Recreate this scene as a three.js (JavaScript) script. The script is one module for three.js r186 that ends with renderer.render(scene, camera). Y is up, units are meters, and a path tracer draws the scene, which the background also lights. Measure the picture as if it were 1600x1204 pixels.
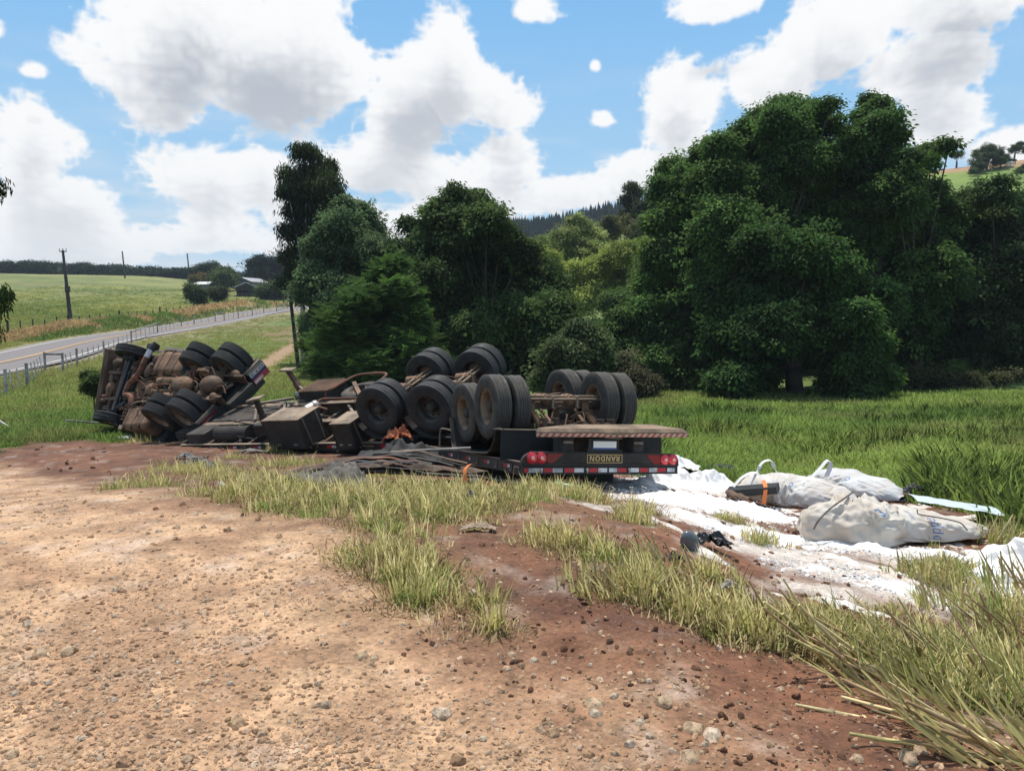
import * as THREE from 'three';
import { mergeGeometries } from 'three/addons/utils/BufferGeometryUtils.js';
import { RoundedBoxGeometry } from 'three/addons/geometries/RoundedBoxGeometry.js';

// ------------------------------------------------------------------ camera, renderer, sun
const scene = new THREE.Scene();
const EYE = new THREE.Vector3(0, 1.65, 0), PITCH = THREE.MathUtils.degToRad(5), FPX = 1206;
const camera = new THREE.PerspectiveCamera(53.06, 1600 / 1204, 0.1, 4000);
camera.position.copy(EYE);
camera.rotation.set(-PITCH, 0, 0);
scene.add(camera);
const renderer = new THREE.WebGLRenderer({ antialias: true });
renderer.setSize(1024, 770);
renderer.toneMapping = THREE.LinearToneMapping;
renderer.toneMappingExposure = 1.0;
renderer.outputColorSpace = THREE.SRGBColorSpace;
renderer.shadowMap.enabled = true;
const SUN = new THREE.Vector3(-0.08, 0.95, -0.29).normalize();
const sun = new THREE.DirectionalLight(new THREE.Color(1.0, 0.95, 0.86), 4.6);
sun.position.copy(SUN).multiplyScalar(120).add(new THREE.Vector3(0, 0, -20));
sun.target.position.set(0, 0, -20);
sun.castShadow = true;
Object.assign(sun.shadow.camera, { left: -70, right: 70, top: 70, bottom: -70, near: 1, far: 300 });
sun.shadow.mapSize.set(4096, 4096);
scene.add(sun, sun.target);

// ------------------------------------------------------------------ numbers
function rngOf(seed) { let a = seed >>> 0; return () => { a = (a + 0x6D2B79F5) >>> 0; let t = a; t = Math.imul(t ^ (t >>> 15), t | 1); t ^= t + Math.imul(t ^ (t >>> 7), t | 61); return ((t ^ (t >>> 14)) >>> 0) / 4294967296; }; }
function hash(i, j) { let h = Math.imul(i, 374761393) ^ Math.imul(j, 668265263); h = Math.imul(h ^ (h >>> 13), 1274126177); return ((h ^ (h >>> 16)) >>> 0) / 4294967296; }
function noise(x, y) {
  const i = Math.floor(x), j = Math.floor(y); let a = x - i, b = y - j; a = a * a * (3 - 2 * a); b = b * b * (3 - 2 * b);
  const p = hash(i, j), q = hash(i + 1, j), r = hash(i, j + 1), s = hash(i + 1, j + 1);
  return p + (q - p) * a + (r - p) * b + (p - q - r + s) * a * b;
}
function fbm(x, y, n) { let s = 0, a = 0.5, t = 0; for (let k = 0; k < n; k++) { s += a * noise(x, y); t += a; a *= 0.5; x = x * 2.03 + 17.3; y = y * 2.03 + 5.1; } return s / t; }
const sst = (a, b, x) => { const t = Math.min(1, Math.max(0, (x - a) / (b - a))); return t * t * (3 - 2 * t); };
const lerp = (a, b, t) => a + (b - a) * t;
const mix3 = (a, b, t) => [lerp(a[0], b[0], t), lerp(a[1], b[1], t), lerp(a[2], b[2], t)];
const V3 = (x, y, z) => new THREE.Vector3(x, y, z);
const RAD = Math.PI / 180;

// a view direction (photo pixel) -> unit vector, and a point at a given distance along the optical axis
function dirOf(px, py) { const x = (px - 800) / FPX, y = -(py - 602) / FPX, c = Math.cos(PITCH), s = Math.sin(PITCH); return V3(x, y * c - s, -(c + y * s)); }
function at(px, py, depth) { return dirOf(px, py).multiplyScalar(depth).add(EYE); }

// ------------------------------------------------------------------ sky (equirectangular, air and clouds)
function buildSky() {
  const W = 4096, Hh = 2048, data = new Float32Array(W * Hh * 4);
  const rnd = rngOf(11);
  const clouds = []; // azimuth, elevation of the base, half width, height (degrees), greyness
  const add = (x0, x1, y0, y1, grey = 0.5) => {
    const c = dirOf((x0 + x1) / 2, y1).normalize(), az = Math.atan2(c.x, -c.z) / RAD, el = Math.asin(c.y) / RAD;
    const t = dirOf((x0 + x1) / 2, y0).normalize(), w = (x1 - x0) / FPX / RAD * Math.cos(((x0 + x1) / 2 - 800) / FPX) * 0.5;
    clouds.push([az, el, w, Math.asin(t.y) / RAD - el, grey]);
  };
  add(120, 420, -60, 190, 0.75); add(250, 600, -70, 222, 0.7); add(560, 740, 60, 235, 0.6); add(600, 780, 0, 215, 0.4); add(690, 862, 95, 190, 0.35); add(640, 760, -5, 120, 0.2);
  add(-40, 122, 120, 268, 0.55); add(8, 98, 86, 126, 0.3); add(-60, 22, 10, 60, 0.3); add(768, 882, -20, 36, 0.3); add(897, 982, 152, 205, 0.15); add(914, 946, 82, 114, 0.1);
  add(1050, 1192, -30, 30, 0.4); add(976, 1150, 100, 232, 0.45); add(1130, 1284, 78, 190, 0.3); add(1208, 1420, -30, 112, 0.5); add(1300, 1640, -90, 48, 0.95); add(1310, 1548, 40, 158, 0.55); add(1390, 1560, 130, 230, 0.4);
  add(200, 450, 215, 330, 0.35); add(-30, 240, 280, 372, 0.45); add(380, 560, 240, 360, 0.35); add(470, 720, 205, 300, 0.5); add(700, 880, 208, 300, 0.45); add(900, 1090, 228, 300, 0.3); add(1500, 1680, 190, 262, 0.3); add(120, 480, 330, 396, 0.4); add(500, 900, 290, 372, 0.4); add(-100, 300, 372, 416, 0.35);
  add(560, 860, 230, 330, 0.4); add(780, 1010, 255, 320, 0.35); add(-40, 200, 330, 400, 0.35); add(230, 430, 285, 372, 0.4); add(330, 480, 215, 300, 0.4); add(450, 660, 300, 390, 0.35);
  const inside = clouds.length;
  for (let k = 0; k < 260; k++) { // the same kind of clouds all round and overhead
    const el = Math.pow(rnd(), 1.5) * 82, az = rnd() * 360 - 180, s = (3 + rnd() * 10) * (0.5 + el / 60);
    if (Math.abs(az) < 38 && el < 25) continue;
    if (rnd() < 0.25) continue;
    clouds.push([az, el, s * 1.1, s * (0.5 + rnd() * 0.35), 0.35 + rnd() * 0.5]);
  }
  const NB = 72, bins = Array.from({ length: NB }, () => []);
  clouds.forEach((c) => {
    const spread = (c[2] * 1.9) / Math.max(0.12, Math.cos((c[1] + c[3] * 0.6) * RAD));
    for (let b = 0; b < NB; b++) { let d = Math.abs(((b + 0.5) * 5 - 180 - c[0] + 540) % 360 - 180); if (d < spread + 3.5) bins[b].push(c); }
  });
  const field = (az, el, sx, X, Z, oct) => { // cloud thickness: soft coverage of the listed clouds broken up by fractal noise
    const list = bins[Math.min(NB - 1, Math.max(0, Math.floor((az + 180) / 5)))], ce = Math.cos(el * RAD);
    let cov = -1.2, grey = 0.4;
    for (const c of list) { const dx = ((az - c[0] + 540) % 360 - 180) * ce / c[2], dy = el - c[1], h = c[3]; if (Math.abs(dx) > 1.9 || dy < -h || dy > h * 2) continue; const ey = dy < h * 0.35 ? (dy - h * 0.35) / (h * 0.5) : (dy - h * 0.35) / (h * 0.75), f = 0.74 - 0.3 * sst(3.2, 1, c[2]) - Math.sqrt(dx * dx + ey * ey) * 1.0; if (f > cov) { grey = c[4]; cov = f; } }
    if (cov < -0.85) return [-1, grey];
    const yy = 24 * Math.log(1 + Math.max(0, el) / 10), u = el > 55 ? X * 11 + 31 : sx * 0.25 + 31, v = el > 55 ? Z * 11 : yy * 0.34 + 12;
    const wx = noise(u * 0.9 + 5, v * 0.9) - 0.5, wy = noise(u * 0.9 + 55, v * 0.9 + 9) - 0.5;
    let s = 0, A = 0.5, fr = 1, t = 0; for (let k = 0; k < oct; k++) { const n = noise((u + wx * 0.3) * fr + k * 13.7, (v + wy * 0.3) * fr + k * 5.3); s += A * (k === 0 ? n - 0.32 : k === 1 ? n * 0.6 + 0.25 * (1 - Math.abs(2 * n - 1)) - 0.25 : 0.75 - Math.abs(2 * n - 1) * 1.2); t += A; A *= 0.56; fr *= 2.05; }
    return [cov + (s / t - 0.14) * 1.25, grey];
  };
  for (let j = Hh / 2; j < Hh; j++) {
    const el = ((j + 0.5) / Hh - 0.5) * 180, ce = Math.cos(el * RAD);
    const k0 = sst(-3, 30, el), k1 = sst(24, 90, el);
    const air = [lerp(lerp(0.56, 0.2, k0), 0.08, k1), lerp(lerp(0.82, 0.53, k0), 0.26, k1), lerp(lerp(1.02, 0.98, k0), 0.68, k1)];
    for (let i = 0; i < W; i++) {
      const th = ((i + 0.5) / W - 0.5) * 2 * Math.PI, az = Math.atan2(Math.cos(th), -Math.sin(th)) / RAD, X = Math.cos(th) * ce, Z = Math.sin(th) * ce, sx = az * Math.max(ce, 0.25);
      const [f, grey] = field(az, el, sx, X, Z, 7);
      const veil = sst(0.42, 0.8, fbm(sx * 0.13 + 60, el * 0.6 + 20, 5)) * sst(20, 4, el) * 0.7;
      let c = mix3(air, [0.88, 0.93, 0.98], veil);
      if (f > -0.12) {
        const up = Math.max(0.6, el * 0.09), f1 = field(az, el + up, az * Math.max(Math.cos((el + up) * RAD), 0.25), X, Z, 4)[0], f2 = field(az, el + up * 2.6, az * Math.max(Math.cos((el + up * 2.6) * RAD), 0.25), X, Z, 3)[0];
        const over = Math.max(0, f1) * 0.55 + Math.max(0, f2) * 0.75, shade = sst(0.14, 1.15, over + Math.max(0, f) * 0.25) * (0.45 + grey * 0.75) * (0.55 + 0.45 * sst(3, 16, el));
        const lit = mix3([1.12, 1.12, 1.12], [0.55, 0.59, 0.66], Math.min(1, shade)), alpha = sst(-0.06, 0.2, f);
        c = mix3(c, lit, Math.pow(alpha, 0.85) * 0.98);
      }
      const hz = sst(7, -1, el) * 0.55; c = mix3(c, [0.88, 0.97, 1.06], hz);
      const k = (j * W + i) * 4, dim = lerp(1, 0.78, sst(26, 70, el)); // air thins and cloud bases darken towards the zenith
      data[k] = c[0] * dim; data[k + 1] = c[1] * dim; data[k + 2] = c[2] * dim; data[k + 3] = 1;
    }
  }
  for (let j = 0; j < Hh / 2; j++) for (let i = 0; i < W; i++) { const k = (j * W + i) * 4; data[k] = 0.2; data[k + 1] = 0.22; data[k + 2] = 0.16; data[k + 3] = 1; }
  const t = new THREE.DataTexture(data, W, Hh, THREE.RGBAFormat, THREE.FloatType);
  t.mapping = THREE.EquirectangularReflectionMapping; t.colorSpace = THREE.LinearSRGBColorSpace; t.magFilter = THREE.LinearFilter; t.minFilter = THREE.LinearFilter; t.needsUpdate = true;
  return t;
}
scene.background = scene.environment = buildSky();
scene.backgroundIntensity = 0.9; scene.environmentIntensity = 0.9;
scene.fog = new THREE.FogExp2(0xc9d8e8, 0.00022);

// ------------------------------------------------------------------ textures and materials
function dataTex(n, fn, srgb = false) {
  const d = new Uint8Array(n * n * 4);
  for (let j = 0; j < n; j++) for (let i = 0; i < n; i++) { const c = fn(i / n, j / n); const k = (j * n + i) * 4; for (let q = 0; q < 3; q++) d[k + q] = Math.max(0, Math.min(255, (typeof c === 'number' ? c : c[q]) * 255)); d[k + 3] = 255; }
  const t = new THREE.DataTexture(d, n, n, THREE.RGBAFormat); t.wrapS = t.wrapT = THREE.RepeatWrapping; t.magFilter = THREE.LinearFilter; t.minFilter = THREE.LinearMipmapLinearFilter; t.generateMipmaps = true;
  if (srgb) t.colorSpace = THREE.SRGBColorSpace; t.needsUpdate = true; return t;
}
// seamless fbm on a torus of period p
function tnoise(x, y, p) { const i = Math.floor(x), j = Math.floor(y); let a = x - i, b = y - j; a = a * a * (3 - 2 * a); b = b * b * (3 - 2 * b); const m = (v) => ((v % p) + p) % p; const P = hash(m(i) + p * 77, m(j)), Q = hash(m(i + 1) + p * 77, m(j)), R = hash(m(i) + p * 77, m(j + 1)), S = hash(m(i + 1) + p * 77, m(j + 1)); return P + (Q - P) * a + (R - P) * b + (P - Q - R + S) * a * b; }
function tfbm(u, v, p, n) { let s = 0, a = 0.5, t = 0; for (let k = 0; k < n; k++) { s += a * tnoise(u * p, v * p, p); t += a; a *= 0.55; p *= 2; } return s / t; }
const rep = (t, r) => { const c = t.clone(); c.repeat.set(r, r); c.needsUpdate = true; return c; };
const grainTex = dataTex(512, (u, v) => { const a = tfbm(u, v, 12, 5), b = tfbm(u + 0.37, v + 0.11, 90, 2); return 0.66 + 0.55 * (a - 0.5) + 0.5 * (b - 0.5); });
const grainBump = dataTex(512, (u, v) => { const b = tfbm(u + 0.2, v + 0.7, 60, 3), c = tfbm(u, v, 14, 4); return 0.55 * Math.pow(b, 1.5) + 0.45 * c; });
const dustTex = dataTex(512, (u, v) => { const a = tfbm(u, v, 4, 6), b = tfbm(u + 0.5, v + 0.3, 40, 3), k = sst(0.3, 0.72, a * 0.75 + b * 0.25); return 0.42 + 0.58 * k; });
const dustRough = dataTex(256, (u, v) => 0.55 + 0.45 * tfbm(u + 0.1, v, 6, 5));
const clothBump = dataTex(256, (u, v) => 0.5 + 0.25 * Math.sin(u * Math.PI * 128) * Math.sin(v * Math.PI * 128) + 0.25 * tfbm(u, v, 8, 4));
const std = (r, g, b, o = {}) => new THREE.MeshStandardMaterial({ color: new THREE.Color().setRGB(r, g, b), roughness: 0.85, metalness: 0, ...o });
const dusty = (r, g, b, o = {}) => std(r, g, b, { map: dustTex, roughnessMap: dustRough, roughness: 1, bumpMap: dustTex, bumpScale: 0.003, ...o });
const M = {
  black: dusty(0.016, 0.017, 0.019, { roughness: 0.75 }), dustBlack: dusty(0.042, 0.036, 0.031), dirt: dusty(0.24, 0.138, 0.082), dirtDark: dusty(0.12, 0.07, 0.044), rust: dusty(0.2, 0.08, 0.045), tan: dusty(0.32, 0.235, 0.165),
  rail: dusty(0.045, 0.04, 0.036, { roughness: 0.7 }), edge: dusty(0.26, 0.2, 0.15, { roughness: 0.8 }), rubber: dusty(0.034, 0.034, 0.036, { roughness: 0.95 }), rubberDust: dusty(0.062, 0.055, 0.048, { roughness: 0.95 }), rim: dusty(0.10, 0.085, 0.07, { roughness: 0.7, metalness: 0.25 }), rimBrown: dusty(0.30, 0.21, 0.14), hub: dusty(0.05, 0.043, 0.037),
  silver: dusty(0.55, 0.55, 0.54, { metalness: 0.7, roughness: 0.5 }), red: std(0.55, 0.018, 0.03, { roughness: 0.35 }), lens: new THREE.MeshPhysicalMaterial({ color: new THREE.Color().setRGB(0.62, 0.012, 0.03), roughness: 0.18, clearcoat: 0.6 }), lensMid: std(0.85, 0.42, 0.34, { roughness: 0.3 }), lensDark: new THREE.MeshPhysicalMaterial({ color: new THREE.Color().setRGB(0.19, 0.006, 0.014), roughness: 0.25, clearcoat: 0.4 }),
  tapeW: std(0.62, 0.64, 0.66, { roughness: 0.4, map: rep(dustTex, 2) }), tapeR: std(0.42, 0.02, 0.028, { roughness: 0.4 }), wood: dusty(0.27, 0.19, 0.125), board: dusty(0.055, 0.047, 0.04), pale: dusty(0.36, 0.33, 0.3), white: std(0.78, 0.78, 0.77), orange: std(0.75, 0.2, 0.045, { roughness: 0.8, map: dustTex }),
  post: dusty(0.20, 0.19, 0.18), postPale: dusty(0.42, 0.41, 0.39), postDark: dusty(0.06, 0.05, 0.042), wire: std(0.2, 0.2, 0.2, { metalness: 0.6, roughness: 0.6 }), whitewood: dusty(0.62, 0.62, 0.57), bark: dusty(0.07, 0.052, 0.04), barkPale: dusty(0.3, 0.27, 0.23),
  bagWhite: std(0.74, 0.735, 0.73, { roughness: 0.8, bumpMap: rep(clothBump, 3), bumpScale: 0.003 }),
};

// ------------------------------------------------------------------ building helpers
const used = {};
function numbered(name) { const k = used[name] = (used[name] ?? -1) + 1; return k ? `${name}_${String(k).padStart(3, '0')}` : name; }
function tag(o, label, category, group) { Object.assign(o.userData, { label, category }); if (group) o.userData.group = group; return o; }
function thing(name, label, category, pos = [0, 0, 0], group) { const g = new THREE.Group(); g.name = numbered(name); g.position.set(...pos); scene.add(g); return tag(g, label, category, group); }
function copyOf(o, label) { const c = o.clone(); c.name = numbered(o.name.replace(/_\d{3}$/, '')); scene.add(c); c.userData = { ...o.userData }; if (label) c.userData.label = label; return c; }
function shadow(m) { m.castShadow = m.receiveShadow = true; return m; }
function addMesh(name, geo, mat, parent) { const m = shadow(new THREE.Mesh(geo, mat)); m.name = parent ? name : numbered(name); (parent || scene).add(m); return m; }
function boxUV(g, s = 1) {
  const p = g.attributes.position, n = g.attributes.normal, uv = new Float32Array(p.count * 2);
  for (let i = 0; i < p.count; i++) { const a = Math.abs(n.getX(i)), b = Math.abs(n.getY(i)), c = Math.abs(n.getZ(i)); const [u, v] = a > b && a > c ? [p.getZ(i), p.getY(i)] : b > c ? [p.getX(i), p.getZ(i)] : [p.getX(i), p.getY(i)]; uv[2 * i] = u * s; uv[2 * i + 1] = v * s; }
  g.setAttribute('uv', new THREE.BufferAttribute(uv, 2)); return g;
}
const clean = (g) => { const h = g.index ? g.toNonIndexed() : g; for (const k of Object.keys(h.attributes)) if (!['position', 'normal', 'uv'].includes(k)) h.deleteAttribute(k); if (!h.attributes.uv) boxUV(h); h.morphAttributes = {}; return h; };
let warp = null; // optional vertex warp used while a bent vehicle is being built
class B {
  constructor() { this.g = []; }
  add(g, m) { g = clean(g); if (m) g.applyMatrix4(m); this.g.push(g); return this; }
  box(x, y, z, sx, sy, sz, r = 0.008, e) { const rr = Math.min(r, sx * 0.3, sy * 0.3, sz * 0.3); const m = new THREE.Matrix4().makeTranslation(x, y, z); if (e) m.multiply(new THREE.Matrix4().makeRotationFromEuler(new THREE.Euler(...e))); return this.add(rr > 0.0035 ? new RoundedBoxGeometry(sx, sy, sz, 1, rr) : new THREE.BoxGeometry(sx, sy, sz), m); }
  span(x0, x1, y0, y1, z0, z1, r) { return this.box((x0 + x1) / 2, (y0 + y1) / 2, (z0 + z1) / 2, Math.abs(x1 - x0), Math.abs(y1 - y0), Math.abs(z1 - z0), r); }
  rod(a, b, r, r2 = r, n = 10) { a = V3(...a); b = V3(...b); const d = b.clone().sub(a), l = d.length(); const q = new THREE.Quaternion().setFromUnitVectors(V3(0, 1, 0), d.normalize()); return this.add(new THREE.CylinderGeometry(r2, r, l, n, 1), new THREE.Matrix4().compose(a.clone().add(b).multiplyScalar(0.5), q, V3(1, 1, 1))); }
  bar(a, b, w, h) { a = V3(...a); b = V3(...b); const d = b.clone().sub(a), l = d.length(); const q = new THREE.Quaternion().setFromUnitVectors(V3(1, 0, 0), d.normalize()); return this.add(new THREE.BoxGeometry(l, h, w), new THREE.Matrix4().compose(a.clone().add(b).multiplyScalar(0.5), q, V3(1, 1, 1))); }
  tube(pts, r, n = 24, k = 8) { return this.add(new THREE.TubeGeometry(new THREE.CatmullRomCurve3(pts.map((p) => V3(...p)), false, 'catmullrom', 0.4), n, r, k, false)); }
  ball(x, y, z, sx, sy, sz, n = 12) { return this.add(new THREE.SphereGeometry(1, n, Math.max(6, n * 0.7 | 0)), new THREE.Matrix4().makeTranslation(x, y, z).multiply(new THREE.Matrix4().makeScale(sx, sy, sz))); }
  build(name, mat, parent, uvs = 1) { const g = this.g.length > 1 ? mergeGeometries(this.g) : this.g[0]; if (uvs) boxUV(g, uvs); if (warp) warp(g); return addMesh(name, g, mat, parent); }
}
function sheet(nu, nv, fn, closeU = false) { // grid surface fn(s,t)->[x,y,z]
  const pos = [], uv = [], idx = [];
  for (let j = 0; j <= nv; j++) for (let i = 0; i <= nu; i++) { const p = fn(i / nu, j / nv); pos.push(p[0], p[1], p[2]); uv.push(i / nu, j / nv); }
  for (let j = 0; j < nv; j++) for (let i = 0; i < nu; i++) { const a = j * (nu + 1) + i, b = a + 1, c = a + nu + 1, d = c + 1; idx.push(a, b, d, a, d, c); }
  const g = new THREE.BufferGeometry(); g.setAttribute('position', new THREE.Float32BufferAttribute(pos, 3)); g.setAttribute('uv', new THREE.Float32BufferAttribute(uv, 2)); g.setIndex(idx); g.computeVertexNormals(); return g;
}
function canvasTex(w, h, draw) { const c = document.createElement('canvas'); c.width = w; c.height = h; draw(c.getContext('2d'), w, h); const t = new THREE.CanvasTexture(c); t.colorSpace = THREE.SRGBColorSpace; return t; }

// ------------------------------------------------------------------ terrain: height lanes (bearing as photo column; distance, height ...)
const LANES = [
  [-2600, [0, 0, 6, 0, 12, -0.3, 30, -1.2, 60, -1.4, 120, 2, 400, 18, 1600, 24]],
  [-500, [0, 0, 6, 0, 9, -0.1, 14, -0.6, 20, -1.3, 30, -1.8, 50, -1.95, 70, -1.7, 90, -1.0, 145, 2.0, 420, 21, 620, 23, 1600, 24]],
  [0, [0, 0, 5.5, 0, 8, -0.1, 12, -0.65, 18, -1.3, 26, -1.9, 40, -2.3, 55, -2.2, 66, -1.9, 78, -1.45, 90, -1.0, 145, 1.5, 420, 21, 620, 23, 1600, 24]],
  [200, [0, 0, 5, 0, 8, -0.1, 12, -0.7, 18, -1.28, 25, -1.85, 40, -2.3, 60, -2.35, 78, -1.7, 100, -0.6, 118, 0.3, 140, 1.6, 200, 6.2, 390, 20, 620, 23, 1600, 24]],
  [440, [0, 0, 5, 0, 8, -0.15, 11, -0.65, 16, -1.2, 22, -1.62, 40, -2.3, 62, -2.6, 90, -1.3, 120, 1.0, 156, 3.6, 200, 6.2, 250, 10, 400, 17, 620, 21, 1600, 24]],
  [640, [0, 0, 5, 0, 7.5, -0.15, 11, -0.72, 16, -1.22, 22, -1.7, 40, -2.5, 60, -2.7, 90, -1, 130, 3.4, 250, 14, 400, 26, 560, 40, 700, 44, 1600, 48]],
  [820, [0, 0, 4.6, 0, 7.5, -0.18, 11, -0.76, 16, -1.25, 22, -1.75, 40, -2.55, 60, -2.6, 90, 0, 130, 5, 250, 20, 400, 36, 520, 51, 650, 58, 1600, 60]],
  [1000, [0, 0, 4, 0, 6, -0.12, 8, -0.42, 11, -0.88, 16, -1.4, 22, -1.85, 40, -2.55, 60, -2.3, 100, 1.6, 150, 8, 250, 26, 400, 46, 520, 60, 700, 66, 1600, 68]],
  [1250, [0, 0, 2.8, 0, 3.8, -0.06, 5, -0.25, 7, -0.58, 9, -0.9, 12, -1.25, 16, -1.6, 24, -2.0, 40, -2.5, 50, -2.62, 70, -1.6, 100, 3, 150, 13, 220, 36, 300, 46, 600, 62, 1600, 66]],
  [1600, [0, 0, 2.3, 0, 3.2, -0.09, 4.5, -0.32, 6, -0.56, 8, -0.84, 11, -1.15, 16, -1.5, 24, -1.85, 40, -2.15, 60, -2.1, 90, 2, 140, 13.5, 205, 31, 245, 42.5, 290, 47, 360, 49, 1600, 52]],
  [2400, [0, 0, 2.2, 0, 3.2, -0.1, 4.5, -0.34, 7, -0.7, 11, -1.1, 24, -1.8, 60, -1.6, 120, 9, 240, 38, 400, 46, 1600, 50]],
  [5200, [0, 0, 6, -0.1, 12, -0.4, 40, -1.2, 120, 3, 400, 18, 1600, 24]],
].map(([px, a]) => { const r = [], h = [], m = []; for (let i = 0; i < a.length; i += 2) { r.push(a[i]); h.push(a[i + 1]); } for (let i = 0; i < r.length; i++) { if (i === 0 || i === r.length - 1) m.push(0); else { const s0 = (h[i] - h[i - 1]) / (r[i] - r[i - 1]), s1 = (h[i + 1] - h[i]) / (r[i + 1] - r[i]); m.push(s0 * s1 <= 0 ? 0 : 2 * s0 * s1 / (s0 + s1)); } } return { az: Math.atan((px - 800) / FPX), r, h, m }; });
function laneH(L, d) { const { r, h, m } = L; if (d >= r[r.length - 1]) return h[h.length - 1]; let k = 0; while (r[k + 1] < d) k++; const w = r[k + 1] - r[k], t = (d - r[k]) / w, t2 = t * t, t3 = t2 * t; return h[k] * (2 * t3 - 3 * t2 + 1) + m[k] * w * (t3 - 2 * t2 + t) + h[k + 1] * (3 * t2 - 2 * t3) + m[k + 1] * w * (t3 - t2); }
function H0(x, z) {
  const r = Math.hypot(x, z), az = Math.atan2(x, -z), n = LANES.length;
  if (az <= LANES[0].az) return lerp(laneH(LANES[0], r), laneH(LANES[n - 1], r), sst(0, 1, (LANES[0].az - az) / (2 * Math.PI + LANES[0].az - LANES[n - 1].az)));
  if (az >= LANES[n - 1].az) return lerp(laneH(LANES[n - 1], r), laneH(LANES[0], r), sst(0, 1, (az - LANES[n - 1].az) / (2 * Math.PI + LANES[0].az - LANES[n - 1].az)));
  let k = 0; while (LANES[k + 1].az < az) k++;
  return lerp(laneH(LANES[k], r), laneH(LANES[k + 1], r), sst(0, 1, (az - LANES[k].az) / (LANES[k + 1].az - LANES[k].az)));
}
function gp(px, py) { // where the sight line through a photo pixel meets the terrain
  const d = dirOf(px, py); let t = 1, s = 0.05, p;
  for (let k = 0; k < 6000; k++) { p = d.clone().multiplyScalar(t).add(EYE); if (p.y < H0(p.x, p.z)) { if (s < 0.004) break; t -= s; s *= 0.5; } else { t += s; if (t > 900) break; if (k % 40 === 39) s = Math.min(s * 1.3, 1); } }
  return p;
}
const line = (pts) => pts.map(([a, b]) => { const p = gp(a, b); return [p.x, p.z]; });
function side(poly, x, z) { // signed distance to an open polyline, positive on its left seen from above with -z up
  let best = 1e9, sg = 1;
  for (let i = 0; i + 1 < poly.length; i++) {
    const [ax, az] = poly[i], [bx, bz] = poly[i + 1], dx = bx - ax, dz = bz - az, l = dx * dx + dz * dz; let t = ((x - ax) * dx + (z - az) * dz) / l;
    const tt = Math.min(i + 2 === poly.length ? 40 : 1, Math.max(i === 0 ? -40 : 0, t)), ex = x - ax - dx * tt, ez = z - az - dz * tt, d = Math.hypot(ex, ez);
    if (d < best) { best = d; sg = dx * (z - az) - dz * (x - ax) > 0 ? -1 : 1; }
  }
  return best * sg;
}
const gravelEdge = line([[-60, 728], [0, 740], [120, 772], [260, 796], [420, 815], [490, 850], [540, 905], [590, 970], [665, 1030], [780, 1100], [870, 1160], [940, 1215]]);
const meadowEdge = line([[-80, 718], [0, 703], [60, 690], [150, 686], [300, 690], [440, 690]]).concat(line([[1010, 742], [1090, 745], [1180, 752], [1300, 764], [1420, 782], [1540, 806], [1640, 835]]));
const blob = (list) => list.map(([px, py, r, w = 1]) => { const p = gp(px, py); return [p.x, p.z, r, w]; });
const sumBlobs = (bl, x, z) => { let s = 0; for (const [a, b, r, w] of bl) { const q = ((x - a) ** 2 + (z - b) ** 2) / (r * r); if (q < 4) s = Math.max(s, w * Math.exp(-q * 1.2)); } return s; };
const vergeBlobs = blob([[300, 735, 0.9], [230, 762, 0.7, 0.8], [380, 745, 1], [460, 725, 0.8], [430, 770, 0.9], [520, 785, 0.9], [590, 790, 0.8], [650, 775, 0.8], [560, 745, 0.8, 0.8], [720, 785, 0.8], [790, 780, 0.8], [860, 770, 0.7], [900, 778, 0.5], [700, 815, 0.5, 0.8], [610, 830, 0.5, 0.8], [590, 865, 0.45, 0.75], [640, 905, 0.4, 0.7], [660, 930, 0.3, 0.6], [345, 770, 0.7, 0.7],
  [970, 815, 0.3, 0.8], [1000, 800, 0.25, 0.8], [860, 848, 0.3, 0.75], [920, 868, 0.3, 0.8], [965, 900, 0.28, 0.8], [1020, 930, 0.26, 0.75], [1080, 960, 0.26, 0.75], [1150, 985, 0.28, 0.8], [1210, 1005, 0.26, 0.8], [1280, 1005, 0.3, 0.8], [1350, 1020, 0.3, 0.85], [1430, 1040, 0.34, 0.85], [1500, 1030, 0.36, 0.85], [1560, 1050, 0.4, 0.9], [1600, 970, 0.42, 0.9], [1520, 950, 0.28, 0.8], [1450, 905, 0.28, 0.9], [1490, 890, 0.28, 0.9], [1580, 830, 0.5], [1620, 880, 0.4], [1390, 960, 0.2, 0.6], [1100, 900, 0.2, 0.5], [1180, 760 + 90, 0.35, 0.5], [1530, 1090, 0.4], [1440, 850, 0.35, 0.6],
  [240, 688, 0.8], [440, 706, 0.5, 0.8], [370, 716, 0.5, 0.6], [520, 960, 0.2, 0.5], [740, 950, 0.2, 0.5], [760, 985, 0.2, 0.5], [1060, 810, 0.3, 0.5], [1140, 815, 0.3, 0.5], [1240, 790, 0.25, 0.6]]);
const powderBlobs = blob([[1085, 746, 0.55, 1.55], [1050, 752, 0.5, 1.35], [1120, 748, 0.5, 1.4], [985, 762, 0.5, 0.7], [1030, 758, 0.6, 0.9], [1075, 752, 0.7, 1.1], [1110, 760, 0.8, 1.1], [1060, 785, 0.6, 0.8], [1130, 790, 0.7, 0.9], [1180, 805, 0.6, 0.8], [1120, 822, 0.5, 0.7], [1170, 838, 0.5, 0.75], [1230, 845, 0.4, 0.6], [1330, 842, 0.28, 1.25], [1310, 850, 0.35, 0.9], [1370, 862, 0.3, 0.7], [1585, 880, 0.4, 1.2], [1560, 905, 0.3, 0.9], [1600, 925, 0.35, 1], [1480, 872, 0.3, 0.6], [1400, 920, 0.22, 0.55], [1280, 890, 0.3, 0.4], [1500, 950, 0.15, 0.55]]);
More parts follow.
